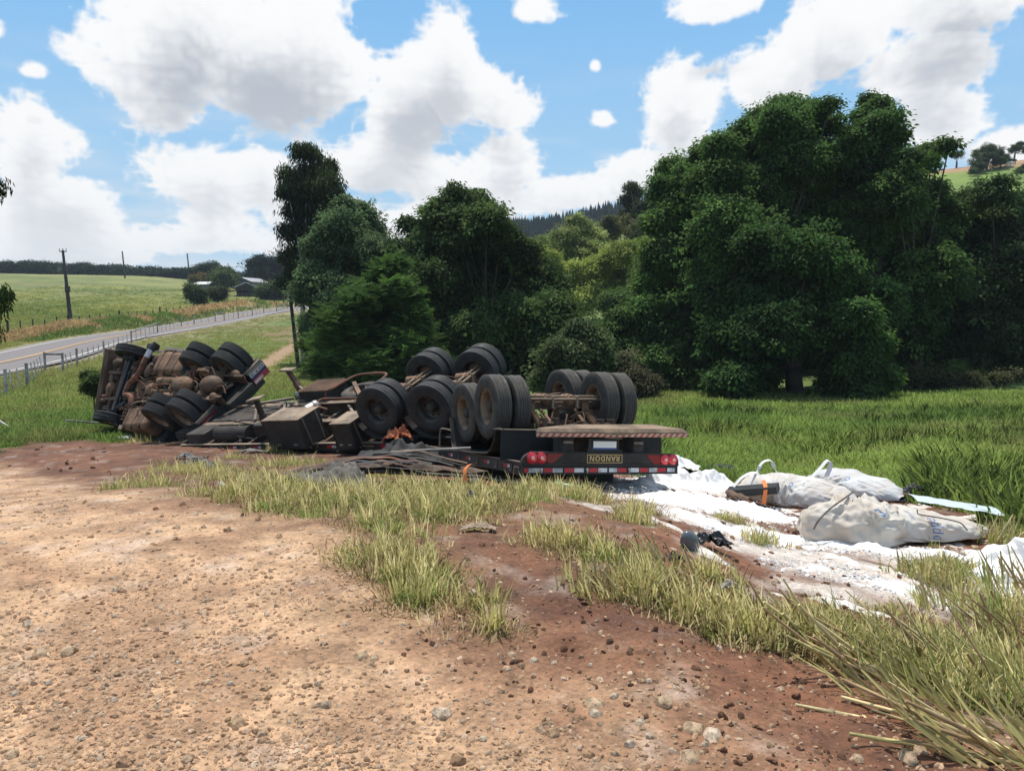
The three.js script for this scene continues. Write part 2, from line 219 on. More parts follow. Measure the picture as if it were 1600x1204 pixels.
const dustBlobs = blob([[960, 775, 0.6, 0.7], [1050, 800, 0.9], [1150, 830, 0.9], [1230, 870, 0.8], [1320, 890, 0.8], [1400, 920, 0.7], [1440, 880, 0.6], [1280, 920, 0.4, 0.8], [1500, 890, 0.6], [1600, 920, 0.7], [930, 790, 0.5, 0.6], [1480, 940, 0.4, 0.8]]);
const roadLine = (() => { const p = [gp(0, 568), gp(165, 529), gp(345, 500), gp(440, 484)].map((q) => [q.x, q.z]); const a = p[0], b = p[1], e = p[3]; return [[a[0] + 14, a[1] + 62], [a[0] + 4, a[1] + 24], ...p, [e[0] + 14, e[1] - 26], [e[0] + 40, e[1] - 60]]; })();
const roadCurve = new THREE.CatmullRomCurve3(roadLine.map(([x, z]) => V3(x, 0, z)), false, 'centripetal');
const roadPts = roadCurve.getSpacedPoints(120).map((p) => [p.x, p.z]);
function roadDist(x, z) { return x > 5 || x < -130 || z > 20 || z < -230 ? 99 : -side(roadPts, x, z); } // + on the right (towards us), - on the field side
function masks(x, z) {
  const n1 = fbm(x * 1.3 + 50, z * 1.3 + 50, 3) - 0.5, n2 = fbm(x * 4 + 9, z * 4 + 3, 3) - 0.5, r = Math.hypot(x, z);
  const gravel = r > 40 ? 0 : sst(-0.8, 0.6, -side(gravelEdge, x, z) + 0.25 + n1 * 1.1 + n2 * 0.5);
  const meadow = r < 5 ? 0 : r > 45 ? 1 : sst(-0.5, 0.6, side(meadowEdge, x, z) + n1 * 2.0 + n2 * 0.6);
  const verge = r > 40 ? 0 : Math.min(1, sumBlobs(vergeBlobs, x, z) * (1.05 + n2 * 1.6 + n1 * 0.6));
  return { gravel, meadow, verge, n1, n2, r };
}
function micro(x, z, m) {
  const r = m.r;
  const soil = (1 - m.gravel) * (1 - m.meadow);
  let h = m.gravel * 0.014 * (fbm(x * 9, z * 9, 3) - 0.5) + m.gravel * 0.05 * (fbm(x * 0.9 + 3, z * 0.9, 2) - 0.5);
  if (r < 30) h += soil * (0.075 * (fbm(x * 3.1 + 2, z * 3.1, 4) - 0.5) + 0.045 * Math.max(0, fbm(x * 9 + 1, z * 9, 3) - 0.45));
  h += m.meadow * (0.24 * (fbm(x * 0.35 + 4, z * 0.35, 3) - 0.5) + 0.1 * (fbm(x * 1.7, z * 1.7, 2) - 0.5)) * sst(10, 22, r);
  if (r > 45) { const q = roadDist(x, z), flat = sst(11, 6, Math.abs(q)); h *= 1 - flat; if (q < -4.5 && q > -11) h += 1.15 * sst(-4.5, -7.5, q) * sst(-11, -8.5, q) * sst(-78, -92, z) * sst(-165, -140, z) * (0.6 + 0.8 * fbm(x * 0.2, z * 0.2, 2)); if (r > 150) h += 1.2 * (fbm(x * 0.02, z * 0.02, 3) - 0.5); }
  return h;
}
function gy(x, z) { return H0(x, z) + micro(x, z, masks(x, z)); }
function powderAt(x, z) { return sumBlobs(powderBlobs, x, z) + 0.3 + 0.75 * (fbm(x * 2.4 + 8, z * 2.4, 4) - 0.5) + 0.5 * (fbm(x * 11, z * 11 + 4, 3) - 0.5); }
const trackLine = line([[330, 640], [400, 578], [440, 552], [470, 532], [505, 505]]);
function groundColor(x, z, m) {
  const r = m.r, a = fbm(x * 0.6 + 11, z * 0.6 + 2, 4), b = fbm(x * 3.3 + 1, z * 3.3, 3);
  let c = mix3([0.088, 0.036, 0.019], [0.18, 0.078, 0.04], sst(0.25, 0.75, a * 0.5 + b * 0.5)); // red brown soil
  c = mix3(c, mix3([0.36, 0.21, 0.118], [0.475, 0.305, 0.182], sst(0.25, 0.75, a * 0.6 + b * 0.4)), m.gravel * (0.72 + 0.28 * sst(0.35, 0.6, b)));
  c = mix3(c, [0.145, 0.11, 0.05], m.verge * 0.65);
  if (r < 30) c = mix3(c, [0.52, 0.46, 0.41], Math.min(0.93, Math.max(0, sumBlobs(dustBlobs, x, z) * 1.6 + m.n2 * 1.2 + m.n1 * 0.4 - 0.1)) * (1 - m.verge * 0.3));
  const w = fbm(x * 0.09 + 3, z * 0.09, 4), w2 = fbm(x * 0.45 + 13, z * 0.45, 3);
  let g = mix3([0.06, 0.115, 0.022], [0.13, 0.18, 0.04], sst(0.3, 0.7, w * 0.5 + w2 * 0.5));
  if (r > 40) {
    const q = roadDist(x, z), az = Math.atan2(x, -z);
    const field = mix3(mix3([0.105, 0.135, 0.03], [0.19, 0.20, 0.055], sst(0.32, 0.68, w)), [0.24, 0.19, 0.085], 0.5 * sst(0.56, 0.75, fbm(x * 0.03 + 7, z * 0.08, 3)));
    const gap = sst(75, 95, r) * sst(-0.17, -0.1, az);
    g = mix3(g, mix3([0.09, 0.14, 0.03], [0.14, 0.18, 0.04], w), gap);
    if (q < 99) { if (q < -5) g = mix3(g, field, sst(-6, -9, q) * (1 - gap)); if (q < -4 && q > -13) g = mix3(g, [0.27, 0.18, 0.09], 0.75 * sst(-4, -5, q) * sst(-13, -9, q) * (0.5 + w2)); if (q > 3.4 && q < 14) g = mix3(g, [0.26, 0.2, 0.115], 0.85 * sst(14, 5, q) * (0.35 + w2)); g = mix3(g, [0.3, 0.24, 0.17], sst(4.6, 3.7, Math.abs(q))); }
    else if (r > 120) g = mix3(g, field, 1 - sst(-0.17, -0.1, az));
    { const k = sst(0.16, 0.26, az) * sst(75, 100, r); let hc = mix3(mix3([0.1, 0.17, 0.026], [0.19, 0.26, 0.05], sst(0.3, 0.7, w)), [0.19, 0.17, 0.06], 0.4 * sst(0.55, 0.7, w2)); hc = mix3(hc, [0.34, 0.2, 0.11], sst(37.4, 38.2, H0(x, z) + (az - 0.5) * -10 + 0.6 * (w - 0.5)) * sst(180, 190, r)); g = mix3(g, hc, k); }
  }
  if (r > 18 && r < 115 && x < 0) { const t = Math.abs(side(trackLine, x, z)); g = mix3(g, [0.3, 0.19, 0.11], 0.95 * sst(1.7, 0.6, t + m.n1)); const p = sumBlobs(redPatch, x, z); g = mix3(g, [0.2, 0.115, 0.06], Math.min(0.85, p * (0.8 + m.n1 * 1.5))); }
  return mix3(c, g, m.meadow);
}
const redPatch = blob([[440, 522, 5], [428, 508, 4], [470, 512, 5], [455, 530, 3]]);
const ground = (() => {
  const rs = [0]; for (let r = 0.35; r < 1650; r *= r < 14 ? 1.0105 : r < 60 ? 1.016 : 1.024) rs.push(r);
  const az = []; for (let a = -180; a < -48; a += 4) az.push(a); for (let a = -48; a < 48; a += 0.24) az.push(a); for (let a = 48; a < 180; a += 4) az.push(a);
  const na = az.length, nr = rs.length, pos = new Float32Array(na * nr * 3), col = new Float32Array(na * nr * 3), uv = new Float32Array(na * nr * 2), idx = [];
  for (let j = 0; j < nr; j++) for (let i = 0; i < na; i++) {
    const k = j * na + i, a = az[i] * RAD, x = Math.sin(a) * rs[j], z = -Math.cos(a) * rs[j], m = masks(x, z), c = groundColor(x, z, m);
    pos[3 * k] = x; pos[3 * k + 1] = H0(x, z) + micro(x, z, m); pos[3 * k + 2] = z; uv[2 * k] = x / 1.7; uv[2 * k + 1] = z / 1.7;
    col[3 * k] = c[0] * 1.5; col[3 * k + 1] = c[1] * 1.5; col[3 * k + 2] = c[2] * 1.5;
  }
  for (let j = 0; j + 1 < nr; j++) for (let i = 0; i < na; i++) { const i2 = (i + 1) % na, a = j * na + i, b = j * na + i2, c = a + na, d = b + na; if (j) idx.push(a, b, d); idx.push(a, d, c); }
  const g = new THREE.BufferGeometry(); g.setAttribute('position', new THREE.BufferAttribute(pos, 3)); g.setAttribute('color', new THREE.BufferAttribute(col, 3)); g.setAttribute('uv', new THREE.BufferAttribute(uv, 2)); g.setIndex(idx); g.computeVertexNormals();
  const n = g.attributes.normal; if (n.getY(na * 40 + 100) < 0) { for (let i = 0; i < idx.length; i += 3) { const t = idx[i]; idx[i] = idx[i + 1]; idx[i + 1] = t; } g.setIndex(idx); g.computeVertexNormals(); }
  const m = addMesh('ground', g, std(1, 1, 1, { vertexColors: true, map: grainTex, bumpMap: grainBump, bumpScale: 0.02, roughness: 0.95 }), null); m.userData.kind = 'structure'; return m;
})();

// ------------------------------------------------------------------ paved road with painted lines
function ribbon(o0, o1, lift, step = 1) {
  const pts = roadCurve.getSpacedPoints(260), pos = [], uv = [], idx = [];
  pts.forEach((p, i) => { const q = pts[Math.min(pts.length - 1, i + 1)], s = pts[Math.max(0, i - 1)], dx = q.x - s.x, dz = q.z - s.z, l = Math.hypot(dx, dz), nx = -dz / l, nz = dx / l; for (const o of [o0, o1]) { const x = p.x + nx * o, z = p.z + nz * o; pos.push(x, H0(p.x + nx * o * 0.5, p.z + nz * o * 0.5) + 0.1 + lift - Math.abs(o) * 0.012, z); uv.push(o, i * 0.8); } if (i) { const a = 2 * i - 2; idx.push(a, a + 1, a + 3, a, a + 3, a + 2); } });
  const g = new THREE.BufferGeometry(); g.setAttribute('position', new THREE.Float32BufferAttribute(pos, 3)); g.setAttribute('uv', new THREE.Float32BufferAttribute(uv, 2)); g.setIndex(idx); g.computeVertexNormals(); return g;
}
const road = new THREE.Group(); road.name = 'paved_road'; road.userData.kind = 'structure'; scene.add(road);
addMesh('asphalt', ribbon(-3.9, 3.9, 0), std(0.27, 0.24, 0.24, { map: grainTex, roughness: 0.9 }), road);
for (const o of [-3.25, 3.25]) addMesh('edge_line', ribbon(o - 0.09, o + 0.09, 0.012), std(0.62, 0.6, 0.57), road);
for (const o of [-0.16, 0.1]) addMesh('centre_line', ribbon(o, o + 0.11, 0.012), std(0.6, 0.36, 0.12), road);

// ------------------------------------------------------------------ stones, gravel and clods
function rock(seed, flat = 0.7) {
  const g = new THREE.IcosahedronGeometry(1, 2), p = g.attributes.position, s = rngOf(seed)() * 90;
  for (let i = 0; i < p.count; i++) { const v = V3(p.getX(i), p.getY(i), p.getZ(i)); let k = 0.78 + 0.5 * (noise(v.x * 1.3 + s, v.y * 1.3 + v.z * 1.7 + s) - 0.3) + 0.12 * noise(v.x * 4 + s, v.z * 4 + v.y * 3); v.multiplyScalar(k); for (const c of [[1, 0.3, 0.2], [-0.6, 0.8, 0.3], [0.2, 0.5, -1], [-0.3, 0.4, 0.9], [0.1, 1, 0]]) { const n = V3(...c).normalize(), d = v.dot(n); const lim = 0.42 + 0.3 * hash(seed, Math.round(c[0] * 10)); if (d > lim) v.addScaledVector(n, (lim - d) * 0.95); } p.setXYZ(i, v.x, v.y * flat, v.z); }
  g.computeVertexNormals(); return boxUV(g, 0.8);
}
const rocks = [1, 2, 3, 4, 5, 6].map((s) => rock(s));
const stoneMats = [[0.5, 0.33, 0.19], [0.58, 0.41, 0.26], [0.66, 0.52, 0.38], [0.38, 0.23, 0.13], [0.48, 0.36, 0.25]].map((c) => std(c[0] * 1.3, c[1] * 1.3, c[2] * 1.3, { map: dustTex, bumpMap: grainBump, bumpScale: 0.006 }));
const sr = rngOf(77);
const usedStone = {};
function putStone(x, z, s, mat) { const m = shadow(new THREE.Mesh(rocks[sr() * 6 | 0], mat || stoneMats[sr() * 5 | 0])); const k = usedStone.n = (usedStone.n ?? -1) + 1; m.name = k ? `stone_${String(k).padStart(3, '0')}` : 'stone'; m.position.set(x, gy(x, z) + s * 0.22, z); m.rotation.set(sr() * 0.7, sr() * 6.3, sr() * 0.7); m.scale.set(s * (0.85 + sr() * 0.4), s * (0.75 + sr() * 0.4), s); ground.add(m); }
for (const [px, py, w, k] of [[690, 1117, 30, 2], [505, 1104, 20, 4], [370, 1135, 26, 0], [1085, 1140, 30, 1], [1115, 1150, 30, 2], [1080, 1187, 30, 1], [930, 1100, 32, 1], [1035, 1105, 30, 1], [865, 1148, 24, 0], [845, 1140, 18, 1], [65, 1018, 22, 1], [190, 920, 12, 3], [565, 1030, 24, 1], [585, 1033, 18, 1], [740, 925, 14, 2], [660, 985, 12, 1], [835, 1037, 14, 2], [865, 1037, 10, 2], [1420, 1190, 26, 1], [1440, 1180, 22, 1], [1340, 1185, 18, 1], [1220, 1075, 12, 1], [380, 1040, 16, 0], [185, 1050, 12, 0], [105, 1015, 26, 1], [15, 1180, 20, 1], [290, 1190, 18, 1], [195, 1195, 20, 3], [715, 1190, 26, 3], [1250, 857, 14, 3], [945, 780, 8, 0], [800, 1030, 18, 1], [930, 1115, 20, 2], [960, 1090, 14, 2], [1000, 1130, 14, 2], [1100, 1165, 12, 2], [985, 1165, 16, 2], [1015, 1150, 14, 2], [410, 1150, 14, 1], [690, 1150, 14, 1]]) { const p = gp(px, py), d = p.distanceTo(EYE); putStone(p.x, p.z, w / FPX * d * 0.55, stoneMats[k]); }
for (let k = 0, n = 0; k < 9000 && n < 225; k++) { const px = sr() * 1600, py = 800 + sr() * 400, p = gp(px, py), m = masks(p.x, p.z); if (sr() > 0.3 + 0.7 * sst(0, 0.5, m.gravel) - m.verge) continue; if (py < 1000 && sr() < 0.4) continue; const d = p.distanceTo(EYE); putStone(p.x, p.z, Math.min(0.05, (8 + 9 * sr() * sr()) / FPX * d * 0.5), m.gravel < 0.4 && sr() < 0.4 ? stoneMats[3] : undefined); n++; }
function scatter(name, geo, mat, parent, n, fn) { // fn(k) -> {x,y,z,q?,s:[..],c:[..]} or null
  const im = new THREE.InstancedMesh(geo, mat, n); const M4 = new THREE.Matrix4(), q = new THREE.Quaternion(), e = new THREE.Euler(), col = new THREE.Color(); let k = 0;
  for (let t = 0; t < n * 30 && k < n; t++) { const o = fn(k); if (!o) continue; e.set(...(o.e || [0, 0, 0])); q.setFromEuler(e); M4.compose(V3(o.x, o.y, o.z), q, V3(...(o.s.length ? o.s : [o.s, o.s, o.s]))); im.setMatrixAt(k, M4); im.setColorAt(k, col.setRGB(...o.c)); k++; }
  im.count = k; im.name = parent === ground || !parent ? numbered(name) : name; im.userData.kind = 'stuff'; im.castShadow = im.receiveShadow = true; (parent || scene).add(im); return im;
}
const pebbleGeo = (() => { const g = new THREE.IcosahedronGeometry(1, 1), p = g.attributes.position; for (let i = 0; i < p.count; i++) { const x = p.getX(i), y = p.getY(i), z = p.getZ(i), k = 0.75 + 0.5 * noise(x * 1.7 + 9, y * 1.7 + z * 2.1 + 4); p.setXYZ(i, x * k, y * k * 0.7, z * k); } g.computeVertexNormals(); return g; })();
const pr = rngOf(5);
tag(scatter('gravel', pebbleGeo, std(1, 1, 1, { bumpMap: grainBump, bumpScale: 0.003 }), null, 20000, () => {
  const px = pr() * 1680 - 40, py = 745 + 480 * Math.pow(pr(), 0.9), dr = dirOf(px, py); let t = -EYE.y / dr.y; let p = dr.multiplyScalar(t).add(EYE); if (py < 1000) { p = gp(px, py); }
  const m = masks(p.x, p.z), dn = 0.12 + 0.88 * m.gravel * (0.35 + 0.9 * sst(0.35, 0.65, fbm(p.x * 1.1 + 5, p.z * 1.1, 3))); if (pr() > dn || m.meadow > 0.4) return null;
  const d = Math.hypot(p.x, p.z), s = (0.003 + 0.014 * Math.pow(pr(), 4.5)) * (0.6 + d * 0.1), v = 0.85 + pr() * 0.4;
  return { x: p.x, z: p.z, y: gy(p.x, p.z) - s * 0.12, e: [pr() * 3, pr() * 6, pr() * 3], s: [s * (0.8 + pr() * 0.6), s * (0.7 + pr() * 0.4), s], c: mix3([0.46 * v, 0.28 * v, 0.16 * v], [0.6 * v, 0.46 * v, 0.33 * v], pr() * pr()) };
}), 'tan gravel scattered over the dirt in the foreground', 'gravel');
tag(scatter('soil_clods', pebbleGeo, std(1, 1, 1, { bumpMap: grainBump, bumpScale: 0.006 }), null, 2200, () => {
  const px = pr() * 1640 - 20, py = 685 + 530 * pr(), p = gp(px, py), m = masks(p.x, p.z); if (pr() > Math.pow(1 - m.gravel, 2) * (1 - m.meadow) * 0.9) return null;
  const d = Math.hypot(p.x, p.z), s = (0.004 + 0.02 * Math.pow(pr(), 4)) * (0.6 + d * 0.1), v = 0.7 + pr() * 0.6; return { x: p.x, z: p.z, y: gy(p.x, p.z) + s * 0.1, e: [pr() * 3, pr() * 6, pr() * 3], s: [s * (0.8 + pr() * 0.6), s * 0.8, s], c: [0.19 * v, 0.092 * v, 0.05 * v] };
}), 'red brown clods of torn soil between the grass and the gravel', 'soil');

// ------------------------------------------------------------------ spilled white powder: a sheet with mounds
(() => {
  const x0 = 1.2, x1 = 8.4, z0 = -13.4, z1 = -5.2, s = 0.045, nx = Math.round((x1 - x0) / s), nz = Math.round((z1 - z0) / s), pos = [], idx = [], id = new Int32Array((nx + 1) * (nz + 1)).fill(-1), val = [];
  for (let j = 0; j <= nz; j++) for (let i = 0; i <= nx; i++) val.push(powderAt(x0 + i * s, z0 + j * s));
  const col = []; const vert = (i, j) => { const k = j * (nx + 1) + i; if (id[k] < 0) { const x = x0 + i * s, z = z0 + j * s, h = val[k]; id[k] = pos.length / 3; pos.push(x, gy(x, z) + Math.min(0.36, Math.max(-0.03, (h - 0.42) * 0.12 + Math.max(0, h - 1.0) * 0.25 + 0.035 * (fbm(x * 5 + 3, z * 5, 3) - 0.5))), z); const q = sst(0.4, 0.72, h + 0.25 * (noise(x * 20, z * 20) - 0.5)); col.push(lerp(0.5, 0.82, q), lerp(0.43, 0.815, q), lerp(0.37, 0.82, q)); } return id[k]; };
  for (let j = 0; j < nz; j++) for (let i = 0; i < nx; i++) { const k = j * (nx + 1) + i; if (Math.max(val[k], val[k + 1], val[k + nx + 1], val[k + nx + 2]) < 0.4) continue; const a = vert(i, j), b = vert(i + 1, j), c = vert(i, j + 1), d = vert(i + 1, j + 1); idx.push(a, c, d, a, d, b); }
  const g = new THREE.BufferGeometry(); g.setAttribute('position', new THREE.Float32BufferAttribute(pos, 3)); g.setAttribute('color', new THREE.Float32BufferAttribute(col, 3)); g.setIndex(idx); g.computeVertexNormals(); boxUV(g);
  const m = addMesh('spilled_powder', g, std(1, 1, 1, { roughness: 1, vertexColors: true, bumpMap: grainBump, bumpScale: 0.01 }), null); m.userData.kind = 'stuff'; tag(m, 'white powder spilled in mounds between the rear trailer and the burst sacks', 'powder');
})();

{ const wr0 = rngOf(55); tag(scatter('powder_crumbs', pebbleGeo, std(0.95, 0.95, 0.96, { roughness: 1 }), null, 9000, () => { const [x0, z0, r] = powderBlobs[wr0() * powderBlobs.length | 0], a = wr0() * 6.283, d = r * 1.9 * Math.sqrt(wr0()), x = x0 + Math.cos(a) * d, z = z0 + Math.sin(a) * d, h = powderAt(x, z); if (h < 0.05 + 0.3 * wr0() || h > 0.62) return null; const s = 0.003 + 0.009 * Math.pow(wr0(), 4); return { x, z, y: gy(x, z) + s * 0.3 + Math.max(0, (h - 0.42) * 0.1), e: [wr0() * 3, wr0() * 6, 0], s: [s * (1 + wr0()), s * 0.7, s * (1 + wr0())], c: [0.8, 0.79, 0.78] }; }), 'loose white crumbs at the thinning edge of the spilled powder', 'powder'); }

// ------------------------------------------------------------------ wheels
const latheZ = (pts, n = 40) => { const g = new THREE.LatheGeometry(pts.map(([r, z]) => new THREE.Vector2(r, z)), n); g.rotateX(Math.PI / 2); return g; };
const tyreRib = (() => { // road tyre with four grooves round the tread
  const p = [[0.285, -0.115], [0.33, -0.135], [0.41, -0.146], [0.475, -0.138], [0.505, -0.118]]; const e = [-0.112, -0.066, -0.057, -0.026, -0.017, 0.017, 0.026, 0.057, 0.066, 0.112];
  p.push([0.515, e[0]]); for (let i = 1; i < 9; i += 2) { const r = 0.52 - 0.02 * Math.abs(e[i]) / 0.11; p.push([r, e[i]], [r - 0.016, e[i] + 0.0015], [r - 0.016, e[i + 1] - 0.0015], [r, e[i + 1]]); } p.push([0.515, e[9]]);
  p.push([0.505, 0.118], [0.475, 0.138], [0.41, 0.146], [0.33, 0.135], [0.285, 0.115]); const g = latheZ(p, 56); boxUV(g); return g;
})();
const tyreLug = (() => { // drive tyre with rows of blocks
  const b = new B(); b.add(latheZ([[0.285, -0.115], [0.33, -0.135], [0.41, -0.146], [0.475, -0.138], [0.5, -0.118], [0.503, 0], [0.5, 0.118], [0.475, 0.138], [0.41, 0.146], [0.33, 0.135], [0.285, 0.115]], 56));
  for (let k = 0; k < 62; k++) for (const [z, w, o] of [[-0.088, 0.066, 0], [-0.02, 0.05, 0.5], [0.042, 0.05, 0], [0.098, 0.05, 0.5]]) { const a = (k + o) / 62 * Math.PI * 2; const m = new THREE.Matrix4().makeRotationZ(a).multiply(new THREE.Matrix4().makeTranslation(0.506, 0, z)); b.add(new THREE.BoxGeometry(0.024, 0.034, w), m); }
  const g = mergeGeometries(b.g); boxUV(g); return g;
})();
function rimGeo(out) { // disc seen from +z: out = +1 bulges towards +z, -1 is dished
  const b = new B(), z = out > 0 ? 0.09 : -0.075;
  b.add(latheZ([[0.29, -0.125], [0.30, -0.118], [0.285, -0.1], [0.262, -0.08], [0.255, 0.0], [0.262, 0.08], [0.285, 0.1], [0.30, 0.118], [0.29, 0.125]], 40));
  b.add(latheZ([[0.256, z - 0.02 * out], [0.235, z], [0.19, z + 0.022 * out], [0.13, z + 0.03 * out], [0.128, z + 0.012 * out]], 40));
  for (let k = 0; k < 10; k++) { const a = k / 10 * Math.PI * 2 + 0.3; b.rod([Math.cos(a) * 0.1675, Math.sin(a) * 0.1675, z + 0.02 * out], [Math.cos(a) * 0.1675, Math.sin(a) * 0.1675, z + 0.055 * out], 0.015, 0.013, 6); }
  const g = mergeGeometries(b.g); boxUV(g); return g;
}
const rimOut = rimGeo(1), rimIn = rimGeo(-1);
const holeGeo = (z, s) => { const b = new B(); for (let k = 0; k < 10; k++) { const a = k / 10 * Math.PI * 2; b.rod([Math.cos(a) * 0.212, Math.sin(a) * 0.212, z], [Math.cos(a) * 0.212, Math.sin(a) * 0.212, z + 0.013 * s], 0.027, 0.027, 10); } const g = mergeGeometries(b.g); boxUV(g); return g; };
const holesIn = holeGeo(-0.078, -1), holesInFace = holeGeo(-0.075 - 0.013, 1);
const hubGeo = (() => { const g = latheZ([[0.0, 0.17], [0.06, 0.168], [0.085, 0.15], [0.1, 0.09], [0.128, 0.06], [0.13, -0.1]], 28); boxUV(g); return g; })();
function wheelOf(tyre, dish, mats) { // local axle along z, outer side +z
  const w = new THREE.Group(); w.name = 'wheel';
  addMesh('tyre', tyre, mats.tyre, w); const r = addMesh('rim', dish ? rimIn : rimOut, mats.rim, w);
  if (dish) { addMesh('hub', hubGeo, mats.hub, w).position.z = -0.09; addMesh('hand_holes', holeGeo(-0.088, 1), M.black, w).userData.kind = 'stuff'; }
  return w;
}
function dual(parent, x, y, zOuter, sgn, mats, tyre, tilt = [0, 0, 0]) { // outer dished wheel and inner wheel; sgn=+1 outer faces +z
  for (const [off, dish, flip] of [[0, true, sgn > 0 ? 0 : Math.PI], [-0.33 * sgn, true, sgn > 0 ? Math.PI : 0]]) { const w = wheelOf(tyre, dish, mats); w.position.set(x, y, zOuter - 0.146 * sgn + off); w.rotation.set(tilt[0], flip + tilt[1], 0); parent.add(w); }
}
const matsT2 = { tyre: M.rubberDust, rim: M.rimBrown, hub: M.hub }, matsT1 = { tyre: M.rubber, rim: M.rim, hub: M.hub }, matsTr = { tyre: M.rubber, rim: M.rimBrown, hub: M.hub };
function lie(g, pos, yaw, pit, rol) { // vehicle frame: x towards its front, y out of its underside, z across
  yaw *= RAD; pit *= RAD; rol *= RAD;
  const h = V3(-Math.sin(yaw) * Math.cos(pit), Math.sin(pit), -Math.cos(yaw) * Math.cos(pit)), s0 = V3(Math.cos(yaw), 0, -Math.sin(yaw)), v0 = s0.clone().cross(h);
  const s = s0.clone().multiplyScalar(Math.cos(rol)).addScaledVector(v0, -Math.sin(rol)), v = v0.clone().multiplyScalar(Math.cos(rol)).addScaledVector(s0, Math.sin(rol));
  g.position.set(...pos); g.quaternion.setFromRotationMatrix(new THREE.Matrix4().makeBasis(h, v, s));
}
function lettering(text, w, h, fg, bg, font = 'bold 78px sans-serif', frame = true, squeeze = 1) {
  return canvasTex(512, Math.round(512 * h / w), (c, W, Hh) => { c.fillStyle = bg; c.fillRect(0, 0, W, Hh); if (frame) { c.strokeStyle = fg; c.lineWidth = 9; c.strokeRect(8, 8, W - 16, Hh - 16); } c.fillStyle = fg; c.font = font; c.textAlign = 'center'; c.textBaseline = 'middle'; c.save(); c.translate(W / 2, Hh / 2 + 3); c.scale(squeeze, 1); c.fillText(text, 0, 0); c.restore(); });
}
function plate(name, w, h, t, mat, parent, pos, rot) { const m = addMesh(name, new THREE.BoxGeometry(w, h, t), mat, parent); m.position.set(...pos); m.rotation.set(...rot); return m; }
function mapFace(m, tex) { const side = m.material; m.material = [side, side, side, side, new THREE.MeshStandardMaterial({ map: tex, roughness: 0.6 }), side]; return m; }
function hoses(parent, list, r, mat, name = 'air_hose') { for (const p of list) new B().tube(p, r, 20, 6).build(name, mat, parent); }
function springPack(parent, x, z, y0, n = 10, len = 1.5) { const b = new B(); for (let i = 0; i < n; i++) { const l = len - i * (len - 0.25) / n; b.add(sheet(8, 1, (s, t) => { const q = s - 0.5; return [x + q * l, y0 + i * 0.026 - q * q * l * l * 0.16, z + (t - 0.5) * 0.1]; }), null); b.box(x, y0 + i * 0.026 - 0.009 - 0, z, Math.max(0.1, l * 0.35), 0.018, 0.1, 0); const e = l / 2; for (const sg of [-1, 1]) b.box(x + sg * (e - 0.06), y0 + i * 0.026 - 0.16 * (e - 0.06) ** 2 * 1.0 - 0.004, z, 0.13, 0.02, 0.1, 0, [0, 0, -sg * 0.2]); } b.build('leaf_spring', M.dirt, parent); }
function axle(parent, x, y, roll, dz = 0, zc = 0) {
  const g = new THREE.Group(); g.name = 'axle'; g.position.set(x, y, zc); g.rotation.set(roll, dz, 0); parent.add(g);
  new B().rod([0, 0, -0.95], [0, 0, 0.95], 0.065, 0.065, 14).box(0, 0, 0, 0.13, 0.13, 1.3, 0.02).rod([0, 0, -0.95], [0, 0, -0.8], 0.2, 0.2, 20).rod([0, 0, 0.95], [0, 0, 0.8], 0.2, 0.2, 20).build('axle_beam', M.dirtDark, g);
  for (const z of [-0.22, 0.2]) { const b = new B(); b.rod([-0.13, 0.1, z], [0.13, 0.1, z], 0.095, 0.095, 16).rod([-0.16, 0.1, z], [-0.13, 0.1, z], 0.06, 0.085, 14).rod([0.13, 0.1, z], [0.16, 0.1, z], 0.085, 0.06, 14).rod([-0.01, 0.1, z], [0.02, 0.1, z], 0.105, 0.105, 16); b.build('brake_chamber', M.dirt, g); }
  const c = new B(); c.rod([-0.17, 0.1, -0.75], [-0.17, 0.1, 0.78], 0.022).rod([-0.1, 0.15, -0.62], [-0.1, 0.15, 0.74], 0.02); c.box(-0.17, 0.05, -0.15, 0.05, 0.2, 0.04).box(-0.17, 0.05, 0.3, 0.05, 0.2, 0.04); c.build('brake_camshaft', M.tan, g);
  const u = new B(); for (const z of [-0.5, 0.5]) { for (const dx of [-0.09, 0.09]) u.bar([dx, -0.28, z], [dx, 0.09, z], 0.13, 0.02); u.box(0, 0.1, z, 0.24, 0.03, 0.15); } u.build('u_bolt', M.dirt, g).userData.kind = 'stuff';
  return g;
}
